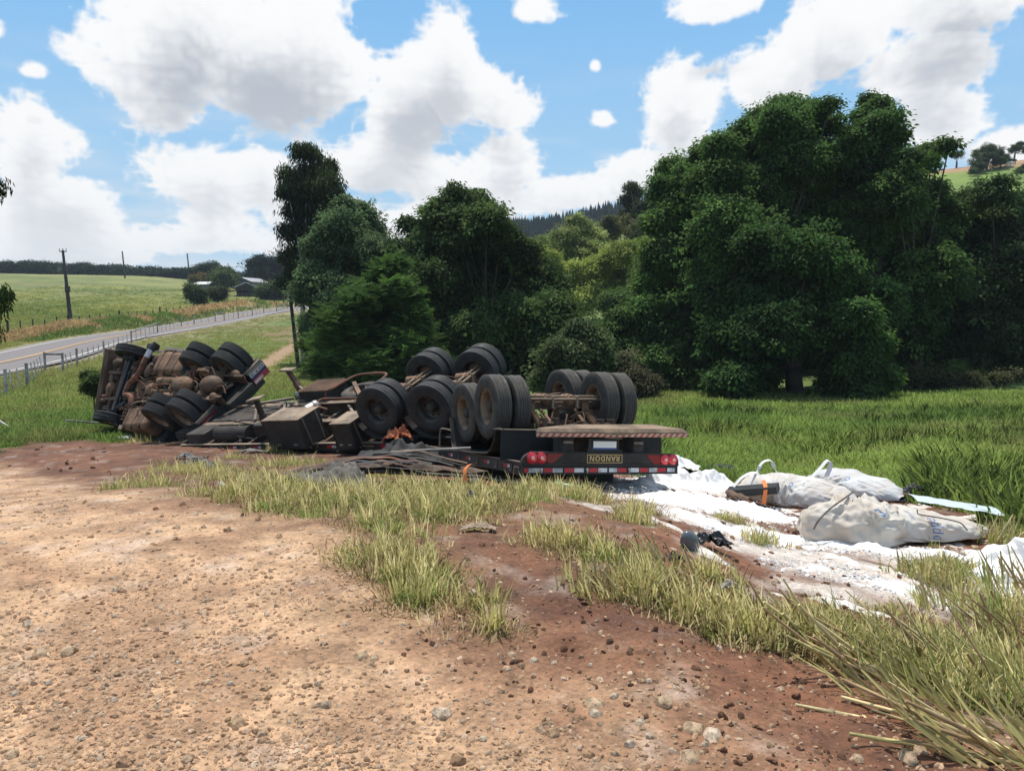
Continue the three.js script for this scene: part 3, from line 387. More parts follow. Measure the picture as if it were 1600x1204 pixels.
// -------------------------------------------------- rear trailer, upside down, its tail towards the camera
const T2 = thing('rear_trailer', 'overturned rear trailer with red tail lights and striped bumper facing the camera', 'trailer');
lie(T2, [1.34, -0.626, -11.139], 23.54, -5.78, 4.31);
{
  const P = T2, R = rngOf(3);
  for (const z of [-1.285, 1.285]) { new B().span(0, 5.35, 0.0, 0.165, z - 0.012, z + 0.012).span(0, 5.35, 0.155, 0.167, z - 0.03, z + 0.03).span(0, 5.35, -0.004, 0.008, z - 0.03, z + 0.03).build('side_rail', M.rail, P); new B().span(0, 5.35, 0.167, 0.176, z - 0.04, z + 0.02, 0.003).build('rail_edge', M.edge, P); }
  for (const z of [-0.5, 0.5]) new B().span(0.25, 5.2, 0.05, 0.5, z - 0.012, z + 0.012).span(0.25, 5.2, 0.49, 0.51, z - 0.075, z + 0.075).span(0.25, 5.2, 0.03, 0.05, z - 0.075, z + 0.075).build('chassis_beam', M.dirtDark, P);
  for (let u = 0.4; u < 5.3; u += 0.42) new B().span(u - 0.02, u + 0.02, 0.03, 0.14, -1.26, 1.26, 0.004).span(u - 0.03, u + 0.03, 0.135, 0.147, -1.26, 1.26, 0.003).build('cross_member', R() < 0.5 ? M.edge : M.dirtDark, P);
  for (let k = 0; k < 12; k++) new B().span(0.02, 5.3, 0.0 + (k % 2) * 0.004, 0.024 + (k % 2) * 0.004, -1.25 + k * 0.209, -1.25 + k * 0.209 + 0.2, 0.004).build('deck_plank', k % 3 ? M.board : M.dirtDark, P);
  // tail: reflective bumper bar, lamp panel, plates
  new B().span(-0.055, 0.0, 0.0, 0.125, -1.31, 1.27, 0.012).build('bumper_bar', M.black, P); new B().span(-0.075, 0.0, 0.125, 0.145, -1.31, 1.27, 0.006).build('bumper_edge', M.rail, P);
  const W = (x) => -1.31 + (x - 262) * 0.00227;
  for (const [a, b, c] of [[264, 292, 'R'], [295, 372, 'W'], [396, 458, 'R'], [460, 530, 'W'], [542, 610, 'R'], [612, 680, 'W'], [718, 780, 'R'], [785, 850, 'W'], [865, 925, 'W'], [930, 995, 'R'], [1028, 1090, 'W'], [1095, 1160, 'R'], [1168, 1232, 'W'], [1235, 1300, 'R'], [1312, 1372, 'W']]) new B().span(-0.0595, -0.056, 0.032, 0.092, W(a), W(b), 0).build('reflective_tape', c === 'R' ? M.tapeR : M.tapeW, P);
  for (const x of [378, 700, 1012]) new B().rod([-0.085, 0.075, W(x)], [-0.05, 0.075, W(x)], 0.022).rod([-0.085, 0.075, W(x)], [-0.085, 0.03, W(x)], 0.012).build('rope_hook', M.silver, P);
  { const s = new THREE.Shape(); s.moveTo(-1.34, 0.145); s.quadraticCurveTo(-1.34, 0.3, -1.12, 0.315); s.lineTo(1.14, 0.3); s.quadraticCurveTo(1.28, 0.28, 1.27, 0.145); s.lineTo(-1.34, 0.145); const g = new THREE.ExtrudeGeometry(s, { depth: 0.05, bevelEnabled: true, bevelSize: 0.008, bevelThickness: 0.008, bevelSegments: 2 }); g.rotateY(-Math.PI / 2); new B().add(g).build('tail_panel', M.dustBlack, P).position.x = 0.0; }
  for (const sg of [-1, 1]) {
    const c = sg < 0 ? [-1.19, -1.045] : [1.02, 1.165], cy = sg < 0 ? 0.235 : 0.215;
    { const bk = new B(); for (const z of c) bk.rod([-0.07, cy, z], [-0.055, cy, z], 0.086, 0.092, 28); bk.box(-0.062, cy, (c[0] + c[1]) / 2, 0.018, 0.15, 0.12, 0.004).build('lamp_base', M.lensDark, P); }
    for (const z of c) { const L = new B(); const g = new THREE.LatheGeometry([[0.0, 0.03], [0.03, 0.029], [0.062, 0.02], [0.078, 0.0]].map(([a, b]) => new THREE.Vector2(a, b)), 28); g.rotateZ(Math.PI / 2); L.add(g); const m = L.build('tail_lamp', M.lens, P); m.position.set(-0.071, cy, z); const q = new B().rod([-0.006, 0, 0], [0.004, 0, 0], 0.026, 0.03, 18).build('lamp_centre', M.lensMid, m); q.position.x = -0.03; }
    const s = new THREE.Shape(); if (sg < 0) { s.moveTo(-0.955, 0.165); s.lineTo(-0.86, 0.165); s.lineTo(-0.7, 0.30); s.lineTo(-0.955, 0.30); } else { s.moveTo(0.93, 0.15); s.lineTo(0.82, 0.15); s.lineTo(0.68, 0.288); s.lineTo(0.93, 0.288); }
    const g = new THREE.ExtrudeGeometry(s, { depth: 0.012, bevelEnabled: false }); g.rotateY(-Math.PI / 2); new B().add(g).build('tail_reflector', M.lensDark, P).position.x = -0.06;
  }
  mapFace(plate('maker_plate', 0.6, 0.135, 0.01, M.dustBlack, P, [-0.066, 0.228, -0.025], [0, -Math.PI / 2, 0]), lettering('RANDON', 0.6, 0.135, '#b59a63', '#221e1a', 'bold 92px sans-serif', true, 1.12)).rotation.set(Math.PI, Math.PI / 2 + Math.PI, 0);
  new B().span(-0.02, 0.06, 0.31, 0.36, -0.3, 0.3).span(-0.01, 0.03, 0.3, 0.52, -0.27, 0.25).build('plate_holder', M.black, P);
  { const t = canvasTex(256, 84, (c, w, h) => { c.fillStyle = '#d8d8d2'; c.fillRect(0, 0, w, h); c.fillStyle = '#2a4686'; c.fillRect(0, 0, w, 20); c.strokeStyle = '#222'; c.lineWidth = 5; c.strokeRect(2, 2, w - 4, h - 4); }); mapFace(plate('licence_plate', 0.4, 0.135, 0.008, M.tapeW, P, [-0.02, 0.42, 0.0], [Math.PI, Math.PI / 2 + Math.PI, 0]), t); }
  for (const z of [-0.6, 0.58]) { new B().span(-0.02, 0.3, 0.3, 0.56, z - 0.09, z + 0.09, 0.01).build('bumper_bracket', M.dustBlack, P); new B().span(-0.05, -0.02, 0.44, 0.48, z - 0.09, z + 0.06, 0.004).build('bracket_clip', M.edge, P); }
  { // striped rear under-run beam: thick bent plank with a chamfered back
    const X = [[-0.1, 0.53], [-0.1, 0.6], [-0.06, 0.655], [0.32, 0.71], [0.32, 0.66], [-0.06, 0.56]], zl = (k) => [-1.15, -1.16, -1.12, -0.42, -0.42, -1.1][k], zr = (k) => [1.40, 1.42, 1.36, 1.02, 1.02, 1.36][k];
    const g = sheet(6, 24, (s, t) => { const k = Math.min(5, Math.round(s * 6)) % 6, q = k, z = lerp(zl(q), zr(q), t), dent = 0.018 * Math.sin(t * 9) * (k === 2 || k === 1 ? 1 : 0.3), lift = 0.03 * t; return [X[q][0] + dent, X[q][1] + lift, z]; }).toNonIndexed(); g.computeVertexNormals();
    const ends = new B().add(g); for (const e of [0, 1]) { const v = X.map((p, k) => V3(p[0], p[1] + 0.03 * e, e ? zr(k) : zl(k))), tri = []; for (let k = 1; k < 5; k++) tri.push(v[0], v[e ? k : k + 1], v[e ? k + 1 : k]); const q = new THREE.BufferGeometry().setFromPoints(tri); q.computeVertexNormals(); ends.add(q); }
    ends.build('underrun_beam', M.wood, P);
    const t = canvasTex(1024, 32, (c, w, h) => { c.fillStyle = '#b9a795'; c.fillRect(0, 0, w, h); c.fillStyle = '#a5483c'; for (let x = -40; x < w; x += 42) { c.beginPath(); c.moveTo(x, h); c.lineTo(x + 21, h); c.lineTo(x + 41, 0); c.lineTo(x + 20, 0); c.fill(); } c.fillStyle = 'rgba(120,80,50,0.35)'; for (let k = 0; k < 160; k++) c.fillRect(hash(k, 1) * w, hash(k, 2) * h, 30 * hash(k, 3), 3); });
    const st = addMesh('striped_tape', sheet(24, 1, (s, q) => [-0.105 + 0.018 * Math.sin(s * 9) * 0.3, 0.533 + q * 0.05 + 0.03 * s, lerp(-1.15, 1.40, s)]), new THREE.MeshStandardMaterial({ map: t, roughness: 0.6, side: THREE.DoubleSide }), P);
  }
  // mudguards, mud flaps
  for (const sg of [-1, 1]) {
    const path = [[0.6, sg < 0 ? 0.6 : 0.7], [0.86, sg < 0 ? 0.6 : 0.7], [0.93, 0.45], [1.05, 0.31], [1.31, 0.21], [2.0, 0.19], [2.74, 0.2], [2.85, 0.3], [2.93, 0.52], [3.02, 0.74]], c = new THREE.CatmullRomCurve3(path.map(([a, b]) => V3(a, b, 0)), false, 'catmullrom', 0.2);
    const z0 = sg * 1.36, z1 = sg * 0.64, f = (o) => (s, t) => { const p = c.getPoint(s), d = c.getTangent(s); return [p.x + d.y * o, p.y - d.x * o, lerp(z0, z1, t)]; };
    new B().add(sheet(40, 4, f(0.012))).add(sheet(40, 4, f(-0.012))).build('mudguard', M.dustBlack, P);
    new B().tube([[0.6, path[0][1] + 0.01, z0], [0.86, path[0][1] + 0.012, z0], [0.93, 0.46, z0], [1.05, 0.32, z0], [1.31, 0.22, z0], [2.74, 0.21, z0], [2.93, 0.52, z0], [3.02, 0.74, z0]], 0.016, 40, 6).build('mudguard_edge', M.rail, P);
    new B().span(0.585, 0.6, 0.17, sg < 0 ? 0.605 : 0.705, sg * 1.4, sg * 0.5, 0.004).build('mud_flap', M.black, P); new B().span(0.56, 0.9, sg < 0 ? 0.6 : 0.7, sg < 0 ? 0.615 : 0.715, sg * 1.4, sg * 0.62, 0.004).build('flap_holder', M.edge, P);
  }
  // running gear
  axle(P, 1.6, 1.0, -0.03); axle(P, 2.7, 1.0, -0.13, 0.08);
  for (const z of [-0.5, 0.5]) { springPack(P, 1.55, z, 0.63, 11, 1.25); springPack(P, 2.75, z, 0.6, 9, 1.15); new B().span(0.74, 0.92, 0.5, 0.8, z - 0.13, z - 0.07).span(0.74, 0.92, 0.5, 0.8, z + 0.07, z + 0.13).rod([0.83, 0.7, z - 0.16], [0.83, 0.7, z + 0.16], 0.035).build('spring_hanger', M.dirtDark, P); new B().span(2.05, 2.25, 0.5, 0.75, z - 0.12, z + 0.12).build('equaliser', M.dirtDark, P); }
  new B().rod([0.95, 0.62, -0.3], [1.6, 0.95, -0.32], 0.028).rod([0.95, 0.62, 0.28], [1.6, 0.97, 0.32], 0.028).rod([1.1, 0.6, -0.1], [1.5, 0.72, 0.3], 0.02).build('torque_rod', M.dirt, P);
  hoses(P, [[[0.9, 0.6, -0.2], [1.1, 0.85, -0.05], [1.4, 0.8, 0.1], [1.65, 1.08, 0.15]], [[0.95, 0.55, 0.2], [1.15, 0.9, 0.25], [1.5, 0.75, 0.05], [1.7, 1.1, -0.2]], [[1.0, 0.6, 0.0], [1.2, 0.7, -0.25], [1.45, 0.95, -0.1], [1.6, 1.0, 0.25]], [[0.9, 0.55, 0.35], [1.0, 0.75, 0.2], [1.3, 0.62, -0.15], [1.5, 0.85, -0.35]]], 0.014, M.dirtDark);
  new B().rod([1.05, 0.55, -0.28], [1.05, 0.55, 0.25], 0.12, 0.12, 18).build('air_tank', M.dirtDark, P);
  dual(P, 1.6, 0.95, -1.28, -1, matsT2, tyreRib, [-0.06, 0, 0]); dual(P, 1.6, 1.08, 1.28, 1, matsT2, tyreRib, [-0.05, 0, 0]);
  dual(P, 2.68, 0.84, -1.28, -1, matsT2, tyreRib, [-0.13, 0.06, 0]); dual(P, 2.8, 1.17, 1.25, 1, matsT2, tyreRib, [-0.13, 0.08, 0]);
  new B().tube([[3.3, 0.16, -1.2], [3.3, 0.42, -1.2], [3.36, 0.5, -1.2], [3.95, 0.52, -1.2], [4.05, 0.44, -1.2], [4.05, 0.16, -1.2]], 0.018, 40, 8).build('side_guard', M.edge, P);
  // side markings and hooks
  for (const u of [0.55, 1.35, 2.2, 3.1, 3.9]) { new B().span(u, u + 0.14, 0.06, 0.11, -1.302, -1.299, 0).build('side_reflector', M.tapeR, P); new B().span(u - 0.09, u - 0.01, 0.06, 0.11, -1.302, -1.299, 0).build('side_reflector', M.tapeW, P); }
  for (const u of [0.38, 0.95, 1.75, 2.65, 3.5, 4.3]) new B().bar([u, 0.12, -1.31], [u, 0.03, -1.31], 0.012, 0.02).bar([u, 0.03, -1.31], [u + 0.07, 0.03, -1.31], 0.012, 0.016).build('tie_hook', M.edge, P);
  mapFace(plate('side_lettering', 0.26, 0.06, 0.004, M.rail, P, [0.22, 0.09, -1.3], [0, 0, 0]), lettering('RANDON', 0.26, 0.06, '#a59b8c', '#2b2723', 'bold 84px sans-serif', false)).rotation.set(Math.PI, 0, 0);
  // crushed side boards squeezed out below the near rail
  for (let k = 0; k < 5; k++) { const y = -0.05 - k * 0.045, o = k * 0.055 - 0.02; const g = sheet(30, 2, (s, t) => [lerp(-0.15 + k * 0.1, 5.5 - k * 0.2, s), y + 0.03 * Math.sin(s * 7 + k * 2) - t * 0.05 * (k % 2 ? 1 : -0.3), -1.1 - o - 0.2 * t + 0.03 * Math.sin(s * 11 + k)]); new B().add(g).build('side_board', [M.board, M.black, M.dirtDark, M.black, M.board][k], P); new B().tube(Array.from({ length: 12 }, (_, i) => { const s = i / 11; return [lerp(-0.15 + k * 0.1, 5.5 - k * 0.2, s), y + 0.03 * Math.sin(s * 7 + k * 2) - 0.05 * (k % 2 ? 1 : -0.3), -1.3 - o + 0.03 * Math.sin(s * 11 + k)]; }), 0.012, 40, 6).build('board_edge', [M.edge, M.pale, M.rail, M.edge, M.rail][k], P); }
  new B().span(1.2, 5.2, -0.28, -0.03, -0.9, 0.9, 0.02).build('crushed_body', M.black, P);
  { const g = sheet(14, 6, (s, t) => [4.3 + s * 1.1, -0.02 + 0.1 * s - 0.09 * t + 0.03 * Math.sin(s * 5 + t * 3), -1.34 - 0.12 * t]); new B().add(g).build('torn_white_panel', M.pale, P); }
  for (const [u, w] of [[0.15, -1.2], [0.1, -0.4]]) new B().box(u, -0.1, w, 0.14, 0.05, 0.16, 0.01).build('wood_block', M.dirt, P);
}
// -------------------------------------------------- front trailer
const T1 = thing('front_trailer', 'overturned front trailer showing its dusty underframe, tool boxes and spare wheel', 'trailer');
lie(T1, [-2.08, -0.7, -17.064], 61.75, -4.94, -17.69);
{
  const P = T1, R = rngOf(9);
  for (const z of [-1.285, 1.285]) { new B().span(0, 6.3, 0.0, 0.165, z - 0.012, z + 0.012).span(0, 6.3, -0.004, 0.008, z - 0.035, z + 0.035).build('side_rail', M.rail, P); new B().span(0, 6.3, 0.163, 0.175, z - 0.045, z + 0.03, 0.003).build('rail_edge', M.edge, P); }
  new B().span(-0.03, 0.03, 0, 0.16, -1.28, 1.28).build('end_rail', M.rail, P); new B().span(6.27, 6.33, 0, 0.2, -1.28, 1.28).build('end_rail', M.rail, P);
  for (const z of [-0.52, 0.6]) { new B().span(-2.3, 6.2, 0.03, 0.36, z - 0.012, z + 0.012).span(-2.3, 6.2, 0.01, 0.03, z - 0.08, z + 0.08).build('chassis_beam', M.dirtDark, P); new B().span(-2.3, 6.2, 0.36, 0.38, z - 0.085, z + 0.085, 0.004).build('beam_flange', M.tan, P); }
  let k = 0; for (let u = 0.35; u < 6.2; u += 0.46, k++) new B().span(u - 0.022, u + 0.022, 0.03, 0.15, -1.26, 1.26, 0.004).span(u - 0.04, u + 0.04, 0.148, 0.16, -1.26, 1.26, 0.003).build('cross_member', u > 3 ? (k % 3 ? M.dirtDark : M.edge) : k % 3 ? M.edge : M.dirtDark, P);
  new B().span(5.3, 7.0, 0.1, 0.3, -0.85, 1.1, 0.03).build('coupling_plate', M.dustBlack, P); new B().span(3.25, 4.0, 0.05, 0.5, -1.0, -0.62, 0.04).build('valve_box', M.black, P); new B().rod([4.2, 0.26, -0.92], [5.3, 0.26, -0.92], 0.2, 0.2, 20).build('reservoir', M.dustBlack, P); new B().span(5.5, 6.15, 0.05, 0.4, -1.2, -0.65, 0.03).build('side_locker', M.board, P);
  for (const [a, b] of [[[3.3, 0.4, -0.5], [4.3, 0.4, 0.6]], [[4.4, 0.42, -0.5], [5.4, 0.42, 0.6]], [[4.4, 0.42, 0.6], [3.5, 0.42, -0.5]], [[3.0, 0.18, -1.2], [3.7, 0.3, -0.55]], [[4.3, 0.18, -1.2], [4.9, 0.34, -0.55]], [[3.3, 0.3, 1.2], [4.0, 0.42, 0.62]], [[4.7, 0.3, 1.2], [5.3, 0.42, 0.62]]]) new B().bar(a, b, 0.06, 0.06).build('diagonal_brace', M.edge, P);
  for (const u of [3.4, 3.9, 4.5, 5.1]) new B().span(u - 0.04, u + 0.04, 0.05, 0.4, -0.5, 0.58, 0.01).build('frame_tie', M.dirt, P);
  hoses(P, [[[2.9, 0.3, -0.95], [3.5, 0.52, -0.9], [4.3, 0.4, -0.7], [5.2, 0.5, -0.6]], [[3.0, 0.45, 0.2], [3.6, 0.55, 0.0], [4.2, 0.4, 0.25], [5.0, 0.55, 0.05]], [[3.2, 0.2, -1.1], [3.5, 0.35, -1.15], [3.9, 0.2, -1.1], [4.4, 0.3, -1.15]]], 0.016, M.black, 'cable'); new B().span(4.3, 6.1, 0.12, 0.4, -0.4, 0.45, 0.04).build('neck_box', M.board, P);
  for (k = 0; k < 9; k++) new B().span(k * 0.69 + 0.02, k * 0.69 + 0.68, 0, 0.02 + (k % 2) * 0.004, -1.26, 1.26, 0.004).build('floor_plate', [M.dirt, M.dirtDark, M.dirt, M.board, M.dirtDark, M.black, M.dirtDark, M.board, M.dirtDark][k], P);
  for (const [a, b] of [[[4.6, 0.3, -0.5], [3.7, 0.3, 0.6]], [[3.7, 0.3, -0.5], [4.6, 0.3, 0.6]], [[5.5, 0.3, -0.5], [4.9, 0.3, 0.6]], [[1.2, 0.3, -0.5], [2.4, 0.3, 0.6]]]) new B().bar(a, b, 0.06, 0.05).build('brace', M.edge, P);
  // tool boxes
  const toolBox = (u0, u1, v0, v1, w0, w1, lid, rib) => { const g = new THREE.Group(); g.name = 'tool_box'; P.add(g); new B().span(u0, u1, v0, v1, w0, w1, 0.02).build('box_body', M.dustBlack, g); new B().span(u0 - 0.012, u1 + 0.012, v1 - 0.01, v1 + 0.015, w0 - 0.012, w1 + 0.012, 0.008).build('box_floor', lid, g); if (rib) for (let i = 0; i < 11; i++) { const x = lerp(u0 + 0.04, u1 - 0.04, i / 10); new B().span(x - 0.018, x + 0.018, v1 + 0.015, v1 + 0.035, w0, w1, 0.004).build('rib', M.dirt, g); } else { new B().span(u0 + 0.02, u0 + 0.032, v0 + 0.03, v1 - 0.06, w0 - 0.014, w0, 0.003).span(u1 - 0.032, u1 - 0.02, v0 + 0.03, v1 - 0.06, w0 - 0.014, w0, 0.003).span(u0 + 0.02, u1 - 0.02, v1 - 0.075, v1 - 0.06, w0 - 0.014, w0, 0.003).build('door_seam', M.rail, g); for (const q of [0.25, 0.7]) new B().box(lerp(u0, u1, q), v0 + 0.12, w0 - 0.012, 0.09, 0.03, 0.025, 0.006).build('latch', M.pale, g); new B().bar([u0 - 0.015, v1 - 0.02, w0 + 0.12], [u0 - 0.015, v0, w0 + 0.2], 0.03, 0.012).bar([u0 - 0.015, v1 - 0.02, w1 - 0.15], [u0 - 0.015, v0, w1 - 0.1], 0.03, 0.012).build('box_strap', M.edge, g); } return g; };
  toolBox(1.92, 3.0, 0.14, 0.84, -1.55, -0.84, M.tan); toolBox(0.58, 1.12, 0.1, 0.7, -1.5, -0.86, M.tan); toolBox(3.05, 4.0, 0.12, 0.64, 0.72, 1.5, M.dirt, true);
  // spare wheel lying in its carrier
  { const w = wheelOf(tyreRib, true, { tyre: M.rubberDust, rim: M.rimBrown, hub: M.hub }); w.name = 'spare_wheel'; w.position.set(2.4, 0.34, 1.2); w.rotation.set(Math.PI / 2, 0, 0); w.scale.setScalar(0.98); P.add(w); }
  new B().tube([[3.1, 0.3, 0.7], [3.1, 0.56, 0.72], [3.05, 0.6, 0.9], [2.95, 0.62, 1.65], [2.7, 0.63, 1.8], [2.1, 0.62, 1.82], [1.9, 0.6, 1.7], [1.9, 0.55, 1.2]], 0.035, 60, 8).build('spare_wheel_carrier', M.rust, P);
  new B().bar([2.9, 0.5, 1.6], [1.75, 0.56, 0.4], 0.1, 0.05).build('carrier_bar', M.dirt, P);
  new B().tube([[2.6, 0.38, 0.1], [3.0, 0.5, 0.12], [3.04, 0.52, 0.22], [3.0, 0.52, 0.42], [2.9, 0.52, 0.46], [2.0, 0.5, 0.46], [1.85, 0.48, 0.5], [1.7, 0.36, 0.75]], 0.034, 60, 8).build('pipe_frame', M.rust, P);
  // landing legs with shoes
  for (const [b, t, n] of [[[4.05, 0.3, 1.0], [4.4, 1.14, 1.02], 1], [[3.72, 0.1, -0.8], [3.48, 1.18, -1.08], -1]]) { const g = new THREE.Group(); g.name = 'landing_leg'; P.add(g); const m = b.map((v, i) => lerp(v, t[i], 0.6)); new B().bar(b, m, 0.13, 0.13).bar(m, t, 0.1, 0.1).build('leg_tube', n < 0 ? M.dustBlack : M.dirtDark, g); new B().box(t[0], t[1] + 0.02, t[2], 0.36, 0.05, 0.3, 0.012, [0.1, 0.3, 0.1 * n]).build('shoe', M.tan, g); new B().bar([b[0] - 0.55, 0.36, b[2] - 0.2 * n], [lerp(b[0], t[0], 0.5), lerp(b[1], t[1], 0.5), lerp(b[2], t[2], 0.5)], 0.05, 0.04).build('leg_brace', M.edge, g); }
  const tank = (a, b, r) => { const g = new THREE.Group(); g.name = 'air_tank'; P.add(g); const A = V3(...a), Bv = V3(...b), d = Bv.clone().sub(A).normalize(); const o = new B().rod(a, b, r, r, 22); for (const [p, s] of [[A, -1], [Bv, 1]]) o.add(new THREE.SphereGeometry(r, 18, 10), new THREE.Matrix4().compose(p, new THREE.Quaternion().setFromUnitVectors(V3(0, 1, 0), d), V3(1, 0.45, 1))); o.build('tank_shell', M.silver, g); for (const q of [0.25, 0.75]) { const c = A.clone().lerp(Bv, q); new B().rod([c.x - d.x * 0.02, c.y - d.y * 0.02, c.z - d.z * 0.02], [c.x + d.x * 0.02, c.y + d.y * 0.02, c.z + d.z * 0.02], r + 0.008, r + 0.008, 22).build('tank_strap', M.rail, g); } };
  tank([3.1, 0.42, -0.25], [3.1, 0.42, 0.28], 0.15); tank([4.25, 0.42, 0.95], [4.25, 0.42, 1.5], 0.14);
  // marker tape and lettering on the near rail
  for (const u of [0.75, 1.45, 2.15, 2.9, 3.7, 4.5, 5.3]) { new B().span(u, u + 0.13, 0.05, 0.11, -1.302, -1.299, 0).build('side_reflector', M.tapeR, P); new B().span(u - 0.12, u - 0.01, 0.05, 0.11, -1.302, -1.299, 0).build('side_reflector', M.tapeW, P); }
  new B().span(-0.02, 0.1, 0.03, 0.13, -1.306, -1.3, 0).build('corner_reflector', M.tapeR, P); new B().span(-0.16, -0.03, 0.05, 0.14, -1.29, -1.27, 0.004).build('corner_reflector', M.tapeW, P); new B().box(-0.35, 0.17, -1.2, 0.1, 0.1, 0.06, 0.02).build('marker_lamp', M.lens, P);
  mapFace(plate('side_lettering', 0.4, 0.075, 0.004, M.rail, P, [0.42, 0.085, -1.3], [0, 0, 0]), lettering('RANDON', 0.4, 0.075, '#a08f6c', '#262320', 'bold 76px sans-serif', false)).rotation.set(Math.PI, 0, 0);
  for (const u of [0.55, 1.0, 1.85, 3.1, 3.4, 4.1, 4.9, 5.6]) new B().rod([u, 0.1, -1.3], [u, 0.1, -1.32], 0.018, 0.018, 8).build('rivet', M.pale, P);
  // running gear
  axle(P, -1.3, 0.86, 0); axle(P, 0.0, 0.86, 0);
  for (const z of [-0.52, 0.6]) { springPack(P, -1.3, z, 0.5, 10, 1.2); springPack(P, 0, z, 0.5, 10, 1.2); new B().span(-0.75, -0.55, 0.36, 0.66, z - 0.1, z + 0.1).build('equaliser', M.dirtDark, P); }
  hoses(P, [[[-1.2, 0.9, 0.3], [-0.8, 1.05, 0.15], [-0.4, 0.9, 0.35], [0, 0.95, 0.2]], [[-0.2, 0.4, -0.3], [0.5, 0.55, -0.1], [1.2, 0.42, 0.1], [1.9, 0.5, 0.3]], [[2.0, 0.4, -0.4], [3.2, 0.5, -0.3], [4.4, 0.42, -0.1], [5.4, 0.48, 0.2]]], 0.014, M.dirtDark);
  for (const x of [-1.3, 0]) { dual(P, x, 0.86, -1.28, -1, matsT1, tyreRib); dual(P, x, 0.86, 1.28, 1, matsT1, tyreRib); }
  for (const x of [-1.3, 0]) for (const sg of [-1, 1]) { const f = (r) => (s, t) => { const a = Math.PI * (1.08 + 0.84 * s); return [x + Math.cos(a) * r, 0.86 + Math.sin(a) * r, sg * lerp(1.3, 0.64, t)]; }; new B().add(sheet(24, 4, f(0.63))).add(sheet(24, 4, f(0.615))).build('mudguard', M.dustBlack, P); for (const e of [0.12, 0.88]) { const a = Math.PI * (1.08 + 0.84 * e); new B().box(x + Math.cos(a) * 0.68, 0.86 + Math.sin(a) * 0.68, sg * 1.05, 0.06, 0.2, 0.22, 0.008, [0, 0, a]).build('mudguard_bracket', M.dirt, P); } }
  new B().span(0.05, 6.25, -0.42, -0.02, -1.0, 1.2, 0.02).build('crushed_body', M.black, P); new B().span(-2.2, 6.2, -1.2, -0.3, -0.1, 1.2, 0.02).build('crushed_load_bed', M.black, P);
  for (let q = 0; q < 3; q++) { const g = sheet(26, 2, (s, t) => [lerp(0.1, 6.3, s), -0.04 - q * 0.07 + 0.03 * Math.sin(s * 8 + q) - 0.05 * t, -1.12 - q * 0.05 - 0.16 * t]); new B().add(g).build('side_board', q === 1 ? M.black : M.board, P); }
  new B().bar([5.0, -0.1, -1.5], [6.6, -0.14, -1.55], 0.03, 0.05).bar([3.9, -0.12, -1.5], [6.2, -0.2, -1.62], 0.03, 0.03).build('bent_trim', M.edge, P);
}
